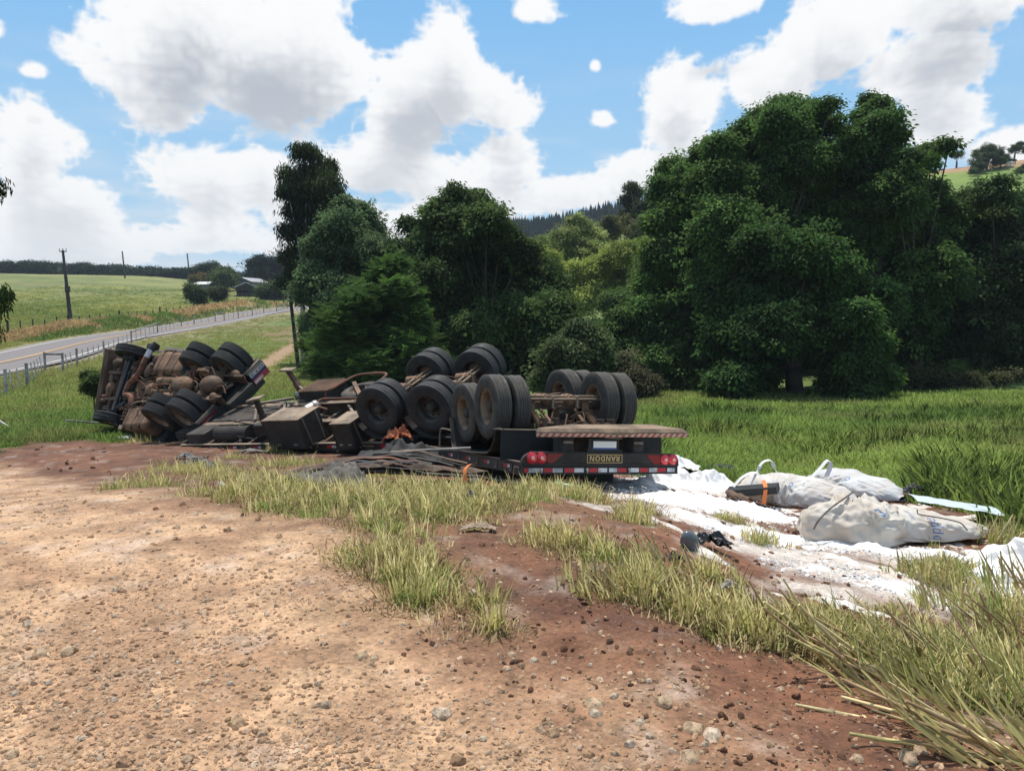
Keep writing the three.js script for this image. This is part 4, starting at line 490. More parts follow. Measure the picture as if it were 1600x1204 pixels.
// -------------------------------------------------- tractor unit, lying on its side with a twisted frame
const TR = thing('truck_tractor', 'overturned truck tractor showing its muddy underside, fuel tanks and rusty exhaust', 'truck');
lie(TR, [-11.844, -0.39, -23.342], 53.47, -2.87, -68.0);
{
  const P = TR, TW = -5.67 * RAD;
  const turn = (x, y, z) => { const t = TW * x, c = Math.cos(t), s = Math.sin(t); return [x, y * c - z * s, y * s + z * c]; };
  warp = (g) => { const p = g.attributes.position, n = g.attributes.normal; for (let i = 0; i < p.count; i++) { const t = TW * p.getX(i), c = Math.cos(t), s = Math.sin(t), y = p.getY(i), z = p.getZ(i), a = n.getY(i), b = n.getZ(i); p.setY(i, y * c - z * s); p.setZ(i, y * s + z * c); n.setY(i, a * c - b * s); n.setZ(i, a * s + b * c); } };
  const gw = (w, x, y, z, flip, steer = 0) => { w.position.set(...turn(x, y, z)); w.quaternion.setFromEuler(new THREE.Euler(TW * x, 0, 0)).multiply(new THREE.Quaternion().setFromEuler(new THREE.Euler(0, flip + steer, 0))); P.add(w); };
  for (const z of [-0.42, 0.42]) new B().span(-5.7, 1.0, -0.26, 0.0, z - 0.01, z + 0.01).span(-5.7, 1.0, -0.01, 0.005, z - 0.05, z + 0.04).build('chassis_rail', M.dirtDark, P);
  // cab shell lying behind the floor, front edge and floor gear
  new B().span(-0.75, 1.48, -1.25, -0.5, -1.2, 1.22, 0.12).build('cab_shell', M.dirtDark, P);
  new B().span(1.28, 1.5, -0.62, -0.02, -1.0, 1.2, 0.06).build('front_bumper', M.dirtDark, P); new B().span(1.44, 1.515, -0.3, 0.0, -1.02, 1.2, 0.02).build('bumper_lip', M.dirt, P);
  new B().span(0.5, 1.3, -0.42, -0.36, -1.0, 1.1, 0.02).span(-0.6, 0.5, -0.5, -0.44, -1.15, 1.15, 0.02).build('cab_floor', M.black, P);
  new B().span(0.1, 0.19, -0.2, 0.02, -0.95, 0.75, 0.01).span(0.28, 0.4, -0.28, -0.06, -0.75, 0.85, 0.02).build('front_crossmember', M.dirtDark, P); new B().span(0.055, 0.1, -0.1, 0.035, -0.85, 0.2, 0.01).build('crossmember_edge', M.dirt, P);
  new B().ball(0.88, -0.12, -0.1, 0.17, 0.14, 0.27, 16).build('steering_box', M.dirt, P); new B().ball(0.85, -0.15, 0.75, 0.22, 0.14, 0.16, 14).ball(0.7, -0.15, 0.5, 0.1, 0.1, 0.12).build('brake_unit', M.dirtDark, P); new B().tube([[1.3, -0.1, -0.32], [1.1, -0.06, -0.33], [0.95, -0.1, -0.3]], 0.05, 16, 8).tube([[1.32, -0.1, -0.47], [1.1, -0.04, -0.46], [0.95, -0.1, -0.48]], 0.06, 16, 8).build('coolant_hose', M.rust, P);
  new B().box(0.85, -0.12, -0.7, 0.36, 0.18, 0.16, 0.04).box(0.55, -0.1, -0.6, 0.12, 0.2, 0.3, 0.03).ball(1.05, -0.14, -0.82, 0.14, 0.1, 0.1).box(1.0, -0.15, 0.25, 0.25, 0.12, 0.2, 0.03).box(0.75, -0.16, 0.3, 0.12, 0.12, 0.16, 0.03).build('floor_fitting', M.dirtDark, P).userData.kind = 'stuff';
  new B().span(0.9, 0.96, -0.25, -0.1, -0.95, 0.95, 0.01).span(0.62, 0.66, -0.25, -0.12, -0.95, 0.95, 0.01).build('floor_rail', M.dirtDark, P);
  // front axle and steering wheels
  new B().span(-0.07, 0.07, -0.1, 0.04, -0.95, 0.95, 0.02).rod([0, 0, -1.0], [0, 0, -0.8], 0.2, 0.2, 20).rod([0, 0, 0.8], [0, 0, 1.0], 0.2, 0.2, 20).rod([-0.25, 0.02, -0.85], [-0.25, 0.02, 0.85], 0.025).build('front_axle', M.black, P);
  for (const [z, f, st] of [[-1.06, Math.PI, 0.02], [1.06, 0, 0.06]]) gw(wheelOf(tyreRib, false, matsTr), 0, -0.02, z, f, st);
  new B().add(sheet(16, 3, (s, t) => { const a = Math.PI * (0.62 + 0.7 * s); return [Math.cos(a) * 0.62, -0.05 - 0.5 * t + 0.1 + 0 * s, -1.05 + Math.sin(a) * 0.2 - 0.25]; })).build('torn_mudguard', M.black, P);
  { const g = new THREE.BufferGeometry().setFromPoints([V3(-0.35, 0.12, -0.72), V3(-0.75, 0.02, -1.38), V3(-0.1, -0.25, -1.36), V3(-0.35, 0.10, -0.72), V3(-0.1, -0.27, -1.36), V3(-0.75, 0.0, -1.38)]); g.computeVertexNormals(); new B().add(g).build('splash_flap', M.dustBlack, P); }
  // engine, gearbox, exhaust, drive line
  new B().span(-1.0, -0.1, -0.6, -0.14, -0.36, 0.4, 0.06).ball(-0.5, -0.12, 0.1, 0.4, 0.13, 0.25, 16).build('engine', M.black, P);
  { const b = new B().span(-1.62, -0.82, -0.5, -0.03, -0.36, 0.2, 0.08).ball(-1.7, -0.1, -0.1, 0.25, 0.2, 0.22, 16); for (let i = 0; i < 7; i++) b.span(-1.55 + i * 0.11, -1.525 + i * 0.11, -0.1, 0.0, -0.34, 0.18, 0.006); for (let i = 0; i < 5; i++) b.span(-1.58, -0.85, -0.1, -0.008, -0.31 + i * 0.115, -0.29 + i * 0.115, 0.006); b.build('gearbox', M.dirt, P); }
  new B().tube([[-0.95, 0.1, 1.0], [-0.93, 0.1, 0.7], [-0.92, 0.1, 0.42], [-0.82, 0.09, 0.2], [-0.62, 0.1, 0.02], [-0.57, 0.1, -0.2], [-0.62, 0.09, -0.36]], 0.085, 50, 14).ball(-0.78, 0.08, 0.2, 0.15, 0.11, 0.13, 14).build('exhaust_pipe', M.rust, P); new B().rod([-0.938, 0.1, 0.62], [-0.938, 0.1, 0.66], 0.098, 0.098, 18).rod([-0.6, 0.1, -0.14], [-0.6, 0.1, -0.18], 0.098, 0.098, 18).build('exhaust_clamp', M.dirtDark, P);
  new B().tube([[-0.64, 0.1, -0.36], [-0.85, 0.11, -0.36], [-1.08, 0.1, -0.45], [-1.18, 0.08, -0.62], [-1.2, 0.0, -0.8]], 0.085, 40, 14).build('exhaust_elbow', M.rust, P); new B().rod([-0.96, 0.1, 0.86], [-0.98, 0.09, 1.12], 0.088, 0.088, 18).build('exhaust_sleeve', M.silver, P); new B().rod([-0.98, 0.09, 1.12], [-1.06, 0.04, 1.36], 0.1, 0.105, 18).box(-0.8, -0.05, 1.28, 0.36, 0.2, 0.16, 0.03).build('exhaust_outlet', M.black, P);
  new B().rod([-1.75, -0.05, -0.17], [-3.55, 0.0, -0.15], 0.055, 0.055, 16).rod([-1.8, -0.05, -0.17], [-1.95, -0.05, -0.17], 0.09, 0.08, 16).rod([-3.0, -0.02, -0.16], [-3.1, -0.02, -0.16], 0.1, 0.08, 16).build('drive_shaft', M.dirt, P);
  new B().ball(-3.02, 0.02, -0.42, 0.17, 0.13, 0.15, 14).ball(-2.85, 0.02, -0.36, 0.1, 0.1, 0.1).build('brake_chamber', M.dirt, P);
  { const o = new B().rod([-2.02, -0.02, 0.13], [-3.05, -0.02, 0.15], 0.135, 0.135, 24); for (const x of [-2.02, -3.05]) o.ball(x, -0.02, 0.14, 0.06, 0.133, 0.133, 16); o.build('air_tank', M.dirt, P); for (const x of [-2.3, -2.75]) new B().rod([x, -0.02, 0.14], [x - 0.035, -0.02, 0.14], 0.145, 0.145, 24).build('tank_strap', M.dirtDark, P); }
  for (const [x, r] of [[-3.4, 0.28], [-4.75, 0.26]]) { const o = new B().ball(x - 0.15, 0.08, -0.05, 0.4, 0.24, 0.27, 20).rod([x, 0, -0.95], [x, 0, 0.95], 0.09, 0.09, 16).rod([x, 0, -0.45], [x, 0, 0.42], 0.15, 0.15, 16).rod([x + 0.25, 0.04, -0.1], [x + 0.48, 0.02, -0.14], 0.15, 0.09, 16); o.build('drive_axle', x > -4 ? M.dirt : M.dirtDark, P); for (const z of [-1, 1]) gwDual(x, z); }
  function gwDual(x, s) { for (const [off, f] of [[0, s > 0 ? 0 : Math.PI], [-0.33 * s, s > 0 ? Math.PI : 0]]) gw(wheelOf(tyreLug, true, matsTr), x, 0, 1.06 * s + off, f); }
  new B().ball(-4.1, -0.02, 0.45, 0.14, 0.12, 0.12).ball(-4.35, 0.0, 0.4, 0.1, 0.14, 0.1).ball(-4.2, 0.0, -0.4, 0.14, 0.12, 0.12).ball(-5.25, -0.05, 0.5, 0.12, 0.14, 0.12).ball(-5.3, -0.05, -0.4, 0.12, 0.14, 0.12).box(-5.45, -0.1, 0.46, 0.3, 0.12, 0.1, 0.02).box(-5.2, -0.1, -0.48, 0.4, 0.1, 0.1, 0.02).build('spring_chamber', M.dirt, P);
  // fuel tanks, straps, step
  const fuel = (u0, u1, w0, w1, v1, tail) => { const g = new THREE.Group(); g.name = 'fuel_tank'; P.add(g); const o = new B(); o.add(new RoundedBoxGeometry(u0 - u1, 0.68, Math.abs(w1 - w0), 4, 0.17), new THREE.Matrix4().makeTranslation((u0 + u1) / 2, v1 - 0.34, (w0 + w1) / 2)); o.build('tank_shell', M.dirt, g); for (let i = 0; i < 3; i++) { const x = lerp(u0 - 0.3, u1 + 0.35, i / 2); new B().add(new RoundedBoxGeometry(0.05, 0.7, Math.abs(w1 - w0) + 0.02, 4, 0.02 + 0.005), new THREE.Matrix4().makeTranslation(x, v1 - 0.34, (w0 + w1) / 2)).build('tank_strap', M.dirtDark, g); } if (tail) new B().add(new RoundedBoxGeometry(0.34, 0.66, Math.abs(w1 - w0) - 0.03, 4, 0.15), new THREE.Matrix4().makeTranslation(u1 - 0.08, v1 - 0.34, (w0 + w1) / 2)).build('tank_end', tail, g); };
  fuel(-1.4, -2.85, 0.36, 1.14, 0.1, M.dustBlack); fuel(-1.12, -2.85, -0.66, -1.42, 0.1);
  new B().ball(-1.2, 0.0, 0.5, 0.16, 0.1, 0.26, 12).ball(-1.3, 0.0, 0.85, 0.1, 0.08, 0.16, 12).build('valve_block', M.dirtDark, P);
  { const o = new B(); for (const x of [-0.92, -1.12]) o.bar([x, 0.1, -0.68], [x, 0.06, -1.12], 0.02, 0.03); for (let i = 0; i < 5; i++) o.bar([-0.92, 0.1 - i * 0.01, -0.7 - i * 0.1], [-1.12, 0.1 - i * 0.01, -0.7 - i * 0.1], 0.03, 0.02); o.build('step', M.dirtDark, P); new B().box(-1.0, 0.0, -1.32, 0.34, 0.04, 0.14, 0.01).build('step_plate', M.tan, P); }
  new B().tube([[-1.1, 0.05, -0.66], [-1.7, 0.14, -0.6], [-2.2, 0.1, -0.58]], 0.03, 20, 6).build('tank_bracket', M.tan, P);
  // rear: mudguard boxes with signs, cross members, mud flap
  const signTex = canvasTex(256, 190, (c, w, h) => { c.fillStyle = '#a9a4a2'; c.fillRect(0, 0, w, 66); c.fillStyle = '#23264f'; c.fillRect(0, 66, w, 40); c.fillStyle = '#9c2b35'; c.fillRect(0, 106, w, h - 106); c.fillStyle = '#c9b6ac'; c.fillRect(6, 132, w * 0.58, 44); c.fillStyle = '#1b1d2b'; c.font = 'bold 50px sans-serif'; c.fillText('IC', 16, 56); c.fillText('ICE', 160, 56); c.fillStyle = '#a2524e'; c.fillRect(100, 22, 34, 34); c.fillStyle = '#8d3a38'; c.font = 'bold 34px sans-serif'; c.fillText('75', 108, 166); });
  for (const [a, b, sg] of [[1.3, 0.66, 1], [-0.52, -1.24, -1]]) {
    new B().span(-5.42, -5.02, -0.62, -0.2, a, b, 0.03).build('mudguard_box', sg > 0 ? M.black : M.dustBlack, P); new B().span(-5.36, -5.27, -0.2, -0.165, a, b, 0.01).span(-5.2, -5.12, -0.2, -0.165, a, b, 0.01).build('mudguard_edge', M.edge, P);
    if (sg > 0) mapFace(plate('warning_sign', 0.56, 0.36, 0.01, M.rail, P, [0, 0, 0], [0, 0, 0]), signTex).matrixAutoUpdate = true; else { const m = new B().span(-5.435, -5.42, -0.42, -0.26, -0.62, -1.15, 0).build('red_band', M.lensDark, P); new B().span(-5.438, -5.436, -0.41, -0.36, -0.62, -1.15, 0).build('pale_band', M.pale, P); }
  }
  { const s = P.children.find((o) => o.name === 'warning_sign'); s.position.set(...turn(-5.432, -0.41, 0.98)); const t = TW * -5.43; s.quaternion.setFromEuler(new THREE.Euler(t, 0, 0)).multiply(new THREE.Quaternion().setFromRotationMatrix(new THREE.Matrix4().makeBasis(V3(0, 0, 1), V3(0, 1, 0), V3(-1, 0, 0)))); }
  new B().span(-5.5, -5.44, -1.15, -0.3, -1.28, -0.5, 0.01).build('mud_flap', M.black, P);
  for (const [x0, x1, y] of [[-4.42, -4.56, -0.14], [-5.62, -5.82, -0.28]]) new B().span(x0, x1, y - 0.14, y, -0.42, 0.46, 0.015).span(x0 + 0.02, x1 - 0.02, y, y + 0.012, -0.42, 0.46, 0.004).build('cross_member', M.dustBlack, P);
  new B().bar([-4.5, -0.13, -0.35], [-4.5, -0.13, 0.45], 0.05, 0.02).build('member_edge', M.tan, P); new B().bar([-4.85, -0.15, -0.1], [-5.3, -0.12, -0.05], 0.12, 0.04).bar([-5.2, -0.2, 0.3], [-4.9, -0.2, -0.2], 0.05, 0.05).build('fifth_wheel_ramp', M.tan, P);
  hoses(P, [[[-4.3, 0, 0.3], [-4.75, 0.35, 0.35], [-5.05, 0.2, 0.1], [-4.95, 0, -0.15]], [[-4.5, 0, -0.2], [-4.95, 0.25, -0.05], [-5.2, 0.05, 0.1]], [[-2.2, 0, -0.2], [-2.6, 0.12, -0.05], [-3.1, 0.02, 0.0]], [[-1.6, -0.02, 0.25], [-1.9, 0.1, 0.22], [-2.3, 0.02, 0.28]], [[-3.6, 0.1, 0.3], [-4.2, 0.2, 0.5], [-4.7, 0.06, 0.4]]], 0.016, M.dirtDark);
  new B().span(-3.2, -1.05, -0.85, -0.3, 1.3, 1.38, 0.03).build('side_fairing', M.black, P); new B().span(-3.2, -1.05, -0.32, -0.27, 1.3, 1.4, 0.01).span(-1.0, -0.2, -0.3, -0.26, 1.2, 1.28, 0.01).build('fairing_edge', M.pale, P);
  new B().span(-3.2, -0.8, -0.9, -0.5, -1.5, -0.5, 0.05).span(-5.0, -0.7, -1.0, -0.45, -0.6, 1.2, 0.05).build('crushed_rear', M.black, P);
  // pipes, brackets and wiring over the frame
  { const r = rngOf(44); for (let k = 0; k < 26; k++) { const u = -0.3 - 5.0 * r(), w = (r() - 0.5) * 1.5, y = -0.02 + 0.1 * r(), L = 0.4 + 0.9 * r(); new B().tube([[u, y, w], [u - L * 0.35, y + 0.1 * r(), w + (r() - 0.5) * 0.3], [u - L * 0.7, y + 0.06 * r(), w + (r() - 0.5) * 0.4], [u - L, y - 0.06, w + (r() - 0.5) * 0.5]], 0.01 + 0.012 * r(), 16, 6).build('pipe', [M.dirtDark, M.dirt, M.black, M.rust][k % 4], P); } for (let k = 0; k < 22; k++) new B().box(-0.2 - 5.2 * r(), -0.04 + 0.06 * r(), (r() - 0.5) * 1.6, 0.08 + 0.16 * r(), 0.06 + 0.1 * r(), 0.05 + 0.12 * r(), 0.01, [r() * 0.6, r() * 3, r() * 0.6]).build('bracket', [M.dirtDark, M.dirt, M.black][k % 3], P); }
  for (const z of [-0.42, 0.42]) { springPack(P, -4.08, z, 0.02, 8, 1.3); }
  warp = null;
}

// ------------------------------------------------------------------ foliage
function spray(seed, kind) { // a bunch of leaves about 1 m across, leaf by leaf
  const r = rngOf(seed), pos = [], idx = []; let k = 0;
  const leaf = (p, d, up, L, w) => { const s = d.clone().cross(up).normalize(); const n = s.clone().cross(d).normalize(); const a = p, m = p.clone().addScaledVector(d, L * 0.45).addScaledVector(n, L * 0.1), t = p.clone().addScaledVector(d, L).addScaledVector(n, -L * 0.06); for (const v of [a, m.clone().addScaledVector(s, w), t, m.clone().addScaledVector(s, -w)]) pos.push(v.x, v.y, v.z); idx.push(k, k + 1, k + 2, k, k + 2, k + 3); k += 4; };
  const n = { broad: 30, fine: 40, hang: 30, tuft: 40 }[kind];
  if (kind === 'fine') { for (let q = 0; q < 7; q++) { const a = q / 7 * 6.28 + r(), d = V3(Math.cos(a), 0.15 - 0.3 * r(), Math.sin(a)).normalize(), o = V3((r() - 0.5) * 0.3, (r() - 0.5) * 0.4, (r() - 0.5) * 0.3), sd = d.clone().cross(V3(0, 1, 0)).normalize(); for (let j = 1; j < 8; j++) for (const sg of [-1, 1]) leaf(o.clone().addScaledVector(d, j * 0.08), d.clone().multiplyScalar(0.5).addScaledVector(sd, sg).add(V3(0, -0.25, 0)).normalize(), V3(0, 1, 0), 0.15, 0.028); } }
  else for (let q = 0; q < n; q++) {
    const c = V3(r() - 0.5, (r() - 0.5) * 0.75, r() - 0.5).multiplyScalar(0.85);
    const d = kind === 'hang' ? V3((r() - 0.5) * 0.8, -1, (r() - 0.5) * 0.8).normalize() : V3(c.x * 1.5 + (r() - 0.5), -0.35 + 0.5 * (r() - 0.4), c.z * 1.5 + (r() - 0.5)).normalize();
    const up = V3((r() - 0.5) * 0.9, 1, (r() - 0.5) * 0.9).normalize();
    const L = { broad: 0.25, hang: 0.32, tuft: 0.18 }[kind] * (0.7 + 0.6 * r()); leaf(c, d, kind === 'hang' ? V3(r() - 0.5, 0.1, r() - 0.5).normalize() : up, L, L * { broad: 0.27, hang: 0.1, tuft: 0.28 }[kind]);
  }
  const g = new THREE.BufferGeometry(); g.setAttribute('position', new THREE.Float32BufferAttribute(pos, 3)); g.setIndex(idx); g.computeVertexNormals(); const N = g.attributes.normal, up = { broad: 0.35, fine: 0.5, hang: 0.25, tuft: 0.8 }[kind]; for (let i = 0; i < N.count; i++) { const s = N.getY(i) < 0 ? -1 : 1, v = V3(N.getX(i) * s, N.getY(i) * s + up, N.getZ(i) * s).normalize(); N.setXYZ(i, v.x, v.y, v.z); } return g;
}
const SPR = { broad: spray(21, 'broad'), fine: spray(22, 'fine'), hang: spray(23, 'hang'), tuft: spray(24, 'tuft') };
const leafMat = new THREE.MeshPhysicalMaterial({ color: 0xffffff, roughness: 1, transmission: 0.42, thickness: 0, side: THREE.DoubleSide });
leafMat.specularIntensity = 0.15;
function branch(b, a, c, r0, r1, bend, rnd) { const A = V3(...a), C = V3(...c), m = A.clone().lerp(C, 0.5).add(V3((rnd() - 0.5) * bend, rnd() * bend * 0.5, (rnd() - 0.5) * bend)); const cv = new THREE.QuadraticBezierCurve3(A, m, C); const P = cv.getPoints(5); for (let i = 0; i < 5; i++) b.rod([P[i].x, P[i].y, P[i].z], [P[i + 1].x, P[i + 1].y, P[i + 1].z], lerp(r0, r1, i / 5), lerp(r0, r1, (i + 1) / 5) , 7); }
// lobes: photo column, row, radius in photo pixels at the tree's distance, optional offset in depth (m)
function tree(name, label, depth, bx, by, lobes, o) {
  const rnd = rngOf(o.seed), base = at(bx, by, depth); base.y = Math.min(base.y, gy(base.x, base.z)) - 0.1;
  const t = thing(name, label, o.category || 'tree', [base.x, base.y, base.z], o.group);
  const Ls = lobes.map(([px, py, r, dz]) => { const p = at(px, py, depth + (dz ?? (rnd() - 0.5) * (o.deep ?? 5))); return { p: p.sub(base), r: r / FPX * depth }; });
  const top = Ls.reduce((a, l) => Math.max(a, l.p.y), 0), tr = o.trunk ?? top * 0.02;
  const wood = new B(); const cx = Ls.reduce((a, l) => a + l.p.x, 0) / Ls.length, cz = Ls.reduce((a, l) => a + l.p.z, 0) / Ls.length, fork = V3(cx * 0.25, top * (o.fork ?? 0.3), cz * 0.25);
  if (o.trunk !== 0) { branch(wood, [0, -0.2, 0], [fork.x, fork.y, fork.z], tr * 1.25, tr * 0.9, tr, rnd); for (const l of Ls) if (l.p.y > fork.y * 0.8) branch(wood, [fork.x, fork.y, fork.z], [l.p.x, l.p.y - l.r * 0.1, l.p.z], tr * 0.42, 0.03, l.r * 0.8, rnd); wood.build('trunk', o.bark || M.bark, t); }
  const total = Ls.reduce((a, l) => a + l.r * l.r, 0), N = o.n; const list = [];
  for (const l of Ls) { const n = Math.max(12, Math.round(N * l.r * l.r / total)), hue = rnd(), val = 0.8 + 0.5 * rnd(); const subs = Array.from({ length: 9 }, () => { const a = rnd() * 6.283, y = rnd() * 1.7 - 0.7, q = Math.sqrt(Math.max(0, 1 - y * y * 0.7)); return V3(Math.cos(a) * q, y * 0.85, Math.sin(a) * q).multiplyScalar(l.r * 0.72); });
    for (let i = 0; i < n; i++) { const s = subs[rnd() * 9 | 0], a = rnd() * 6.283, y = rnd() * 2 - 1, q = Math.sqrt(1 - y * y), rr = l.r * (0.26 + 0.16 * rnd()) * Math.cbrt(0.25 + 0.75 * rnd()); const v = rnd() < 0.8 ? s.clone().add(V3(Math.cos(a) * q * rr, y * rr * 0.85, Math.sin(a) * q * rr)) : V3(Math.cos(a) * q, y * 0.9, Math.sin(a) * q).multiplyScalar(l.r * (0.35 + 1.05 * rnd())); list.push([l.p.x + v.x, l.p.y + v.y, l.p.z + v.z, hue, val]); } }
  const im = new THREE.InstancedMesh(SPR[o.leaf || 'broad'], leafMat, list.length), M4 = new THREE.Matrix4(), q = new THREE.Quaternion(), col = new THREE.Color(), sc = o.size ?? 1;
  list.forEach(([x, y, z, hue, val], i) => { q.setFromEuler(new THREE.Euler((rnd() - 0.5) * 0.9, rnd() * 6.283, (rnd() - 0.5) * 0.9)); const s = sc * (0.7 + 0.6 * rnd()); M4.compose(V3(x, y, z), q, V3(s, s, s)); im.setMatrixAt(i, M4); const c = mix3(o.c0, o.c1, Math.min(1, Math.max(0, hue * 0.6 + rnd() * 0.5 - 0.05))), v = val * (0.55 + 0.95 * rnd() * rnd() + 0.15 * rnd()); im.setColorAt(i, col.setRGB(c[0] * v, c[1] * v, c[2] * v)); });
  im.name = 'crown'; im.userData.kind = 'stuff'; im.castShadow = im.receiveShadow = true; t.add(im); return t;
}
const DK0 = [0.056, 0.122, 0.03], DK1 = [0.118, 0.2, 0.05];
// left of the meadow
tree('eucalyptus_tree', 'tall narrow eucalyptus rising above the left clump of trees', 68, 474, 560, [[478, 243, 20], [503, 262, 20], [466, 280, 26], [508, 290, 24], [485, 300, 22], [450, 300, 14], [520, 312, 14], [472, 330, 24], [500, 335, 22], [462, 360, 22], [492, 368, 18], [455, 395, 18], [470, 420, 20], [452, 440, 16], [468, 455, 12]], { seed: 31, leaf: 'hang', n: 1700, size: 1.1, deep: 2.2, c0: [0.049, 0.088, 0.032], c1: [0.096, 0.137, 0.049], trunk: 0.22, fork: 0.45, bark: M.barkPale });
tree('round_tree', 'grey green round tree beside the tall eucalyptus', 55, 545, 575, [[538, 318, 14], [558, 330, 22], [530, 350, 30], [575, 352, 28], [548, 380, 40], [505, 385, 26], [595, 390, 30], [515, 425, 40], [565, 430, 45], [612, 425, 34], [490, 455, 28], [540, 475, 45], [595, 480, 40], [498, 500, 28], [545, 520, 40], [492, 520, 18], [486, 425, 18]], { seed: 32, leaf: 'broad', n: 4200, size: 1.0, deep: 5, c0: [0.079, 0.135, 0.056], c1: [0.131, 0.198, 0.088] });
tree('broad_tree', 'large dark broad crowned tree standing behind the middle of the wreck', 50, 765, 610, [[712, 310, 22], [738, 322, 26], [688, 335, 28], [762, 345, 26], [722, 360, 42], [675, 370, 30], [785, 372, 26], [645, 395, 30], [700, 410, 52], [760, 400, 45], [812, 395, 24], [832, 415, 26], [665, 440, 40], [725, 465, 56], [795, 450, 50], [848, 445, 32], [690, 505, 50], [770, 520, 60], [835, 500, 48], [872, 490, 26], [720, 565, 50], [800, 575, 55], [858, 550, 42], [665, 545, 40], [882, 530, 26], [740, 600, 40], [640, 350, 14]], { seed: 33, leaf: 'broad', n: 7200, size: 1.1, deep: 6, c0: [0.047, 0.095, 0.026], c1: [0.100, 0.157, 0.045] });
tree('feathery_tree', 'low feathery leaved tree in front of the dark broad tree', 42, 590, 595, [[612, 420, 22], [590, 448, 30], [560, 470, 30], [628, 458, 26], [530, 505, 32], [585, 500, 40], [640, 505, 32], [500, 535, 24], [550, 540, 40], [610, 545, 42], [660, 545, 28], [520, 570, 28], [575, 580, 40], [640, 580, 36], [690, 575, 24], [492, 568, 20]], { seed: 34, leaf: 'fine', n: 3400, size: 1.0, deep: 4, c0: [0.050, 0.112, 0.025], c1: [0.100, 0.180, 0.040], trunk: 0.12 });
tree('understorey_bush', 'mixed green bush behind the rear axles of the front trailer', 40, 900, 612, [[880, 560, 30], [915, 545, 32], [895, 590, 30], [940, 575, 26], [860, 595, 26], [930, 605, 26], [905, 520, 18]], { seed: 35, leaf: 'tuft', n: 1500, size: 0.9, deep: 3, c0: [0.060, 0.105, 0.035], c1: [0.114, 0.158, 0.061], trunk: 0.06, category: 'bush' });
tree('brown_bush', 'dull brownish bush to the right of the wreck, at the foot of the big trees', 41, 955, 618, [[950, 585, 24], [975, 575, 22], [965, 605, 22], [1000, 600, 24], [940, 610, 18]], { seed: 36, leaf: 'tuft', n: 800, size: 0.8, deep: 2, c0: [0.088, 0.088, 0.049], c1: [0.131, 0.131, 0.063], trunk: 0.05, category: 'bush' });
// big dark trees on the right
const big = { leaf: 'broad', size: 1.0, deep: 7, c0: DK0, c1: DK1 };
tree('meadow_tree', 'leftmost of the big dark trees, with a stepped left edge', 48, 1075, 618, [[1052, 262, 22], [1085, 275, 28], [1040, 295, 24], [1075, 318, 36], [1112, 310, 30], [1045, 350, 32], [1095, 370, 48], [1050, 405, 42], [1110, 430, 52], [1030, 445, 36], [1075, 470, 52], [1010, 485, 30], [1045, 520, 48], [1105, 520, 52], [990, 530, 30], [1020, 565, 42], [1080, 575, 50], [1130, 580, 40], [1000, 590, 26], [965, 500, 22], [960, 545, 22]], { ...big, seed: 41, n: 5600, fork: 0.3 });
tree('tallest_tree', 'big dark tree with a domed top, tallest middle of the right hand trees', 47, 1205, 615, [[1225, 170, 22], [1255, 178, 26], [1195, 190, 26], [1160, 208, 24], [1125, 225, 22], [1100, 235, 14], [1220, 205, 38], [1275, 205, 26], [1290, 172, 13], [1308, 188, 11], [1300, 160, 8], [1150, 245, 34], [1200, 255, 46], [1255, 250, 40], [1120, 285, 40], [1175, 310, 52], [1235, 300, 46], [1285, 260, 20], [1140, 355, 50], [1205, 365, 50], [1270, 340, 34]], { ...big, seed: 42, n: 4600, fork: 0.42, trunk: 0.4 });
tree('twin_top_tree', 'big dark tree whose loose pointed top stands right of the domed one', 48, 1370, 612, [[1356, 156, 13], [1372, 168, 16], [1345, 182, 15], [1388, 188, 17], [1360, 198, 22], [1325, 208, 13], [1398, 210, 14], [1340, 226, 22], [1378, 228, 24], [1310, 245, 24], [1350, 258, 36], [1300, 285, 34], [1345, 300, 44], [1395, 280, 28], [1310, 335, 44], [1365, 350, 46]], { ...big, seed: 43, n: 2600, fork: 0.5 });
tree('spreading_tree', 'dark tree with a visible trunk and spreading crown at the meadow edge', 43, 1243, 614, [[1232, 365, 30], [1195, 385, 36], [1270, 390, 36], [1160, 420, 40], [1230, 420, 52], [1295, 430, 40], [1130, 465, 34], [1185, 470, 48], [1255, 475, 50], [1310, 480, 32], [1150, 515, 42], [1215, 515, 44], [1285, 520, 40], [1120, 550, 32], [1175, 560, 40], [1140, 590, 26], [1190, 590, 22]], { ...big, seed: 44, n: 4600, fork: 0.3, trunk: 0.42, c0: [0.035, 0.084, 0.021], c1: [0.074, 0.144, 0.035] });
tree('dense_tree', 'dense dark tree filling the right of the clump below a thin bare limb', 47, 1430, 612, [[1420, 248, 14], [1445, 236, 15], [1468, 232, 14], [1484, 226, 9], [1410, 270, 18], [1455, 252, 12], [1400, 305, 36], [1445, 310, 34], [1380, 355, 46], [1430, 370, 50], [1480, 340, 28], [1395, 420, 52], [1455, 430, 48], [1360, 470, 46], [1420, 490, 56], [1480, 470, 38], [1390, 545, 50], [1450, 550, 50], [1350, 550, 36], [1420, 590, 36], [1480, 585, 30]], { ...big, seed: 45, n: 5600, fork: 0.32 });
tree('young_tree', 'smaller brighter tree in front of the dark clump, right of the visible trunk', 40, 1335, 618, [[1342, 490, 22], [1325, 515, 26], [1355, 535, 26], [1318, 555, 28], [1345, 575, 30], [1375, 585, 20], [1312, 595, 22], [1350, 602, 20]], { ...big, seed: 46, n: 1500, size: 1.0, deep: 3, trunk: 0.1, c0: [0.052, 0.119, 0.026], c1: [0.105, 0.201, 0.045] });
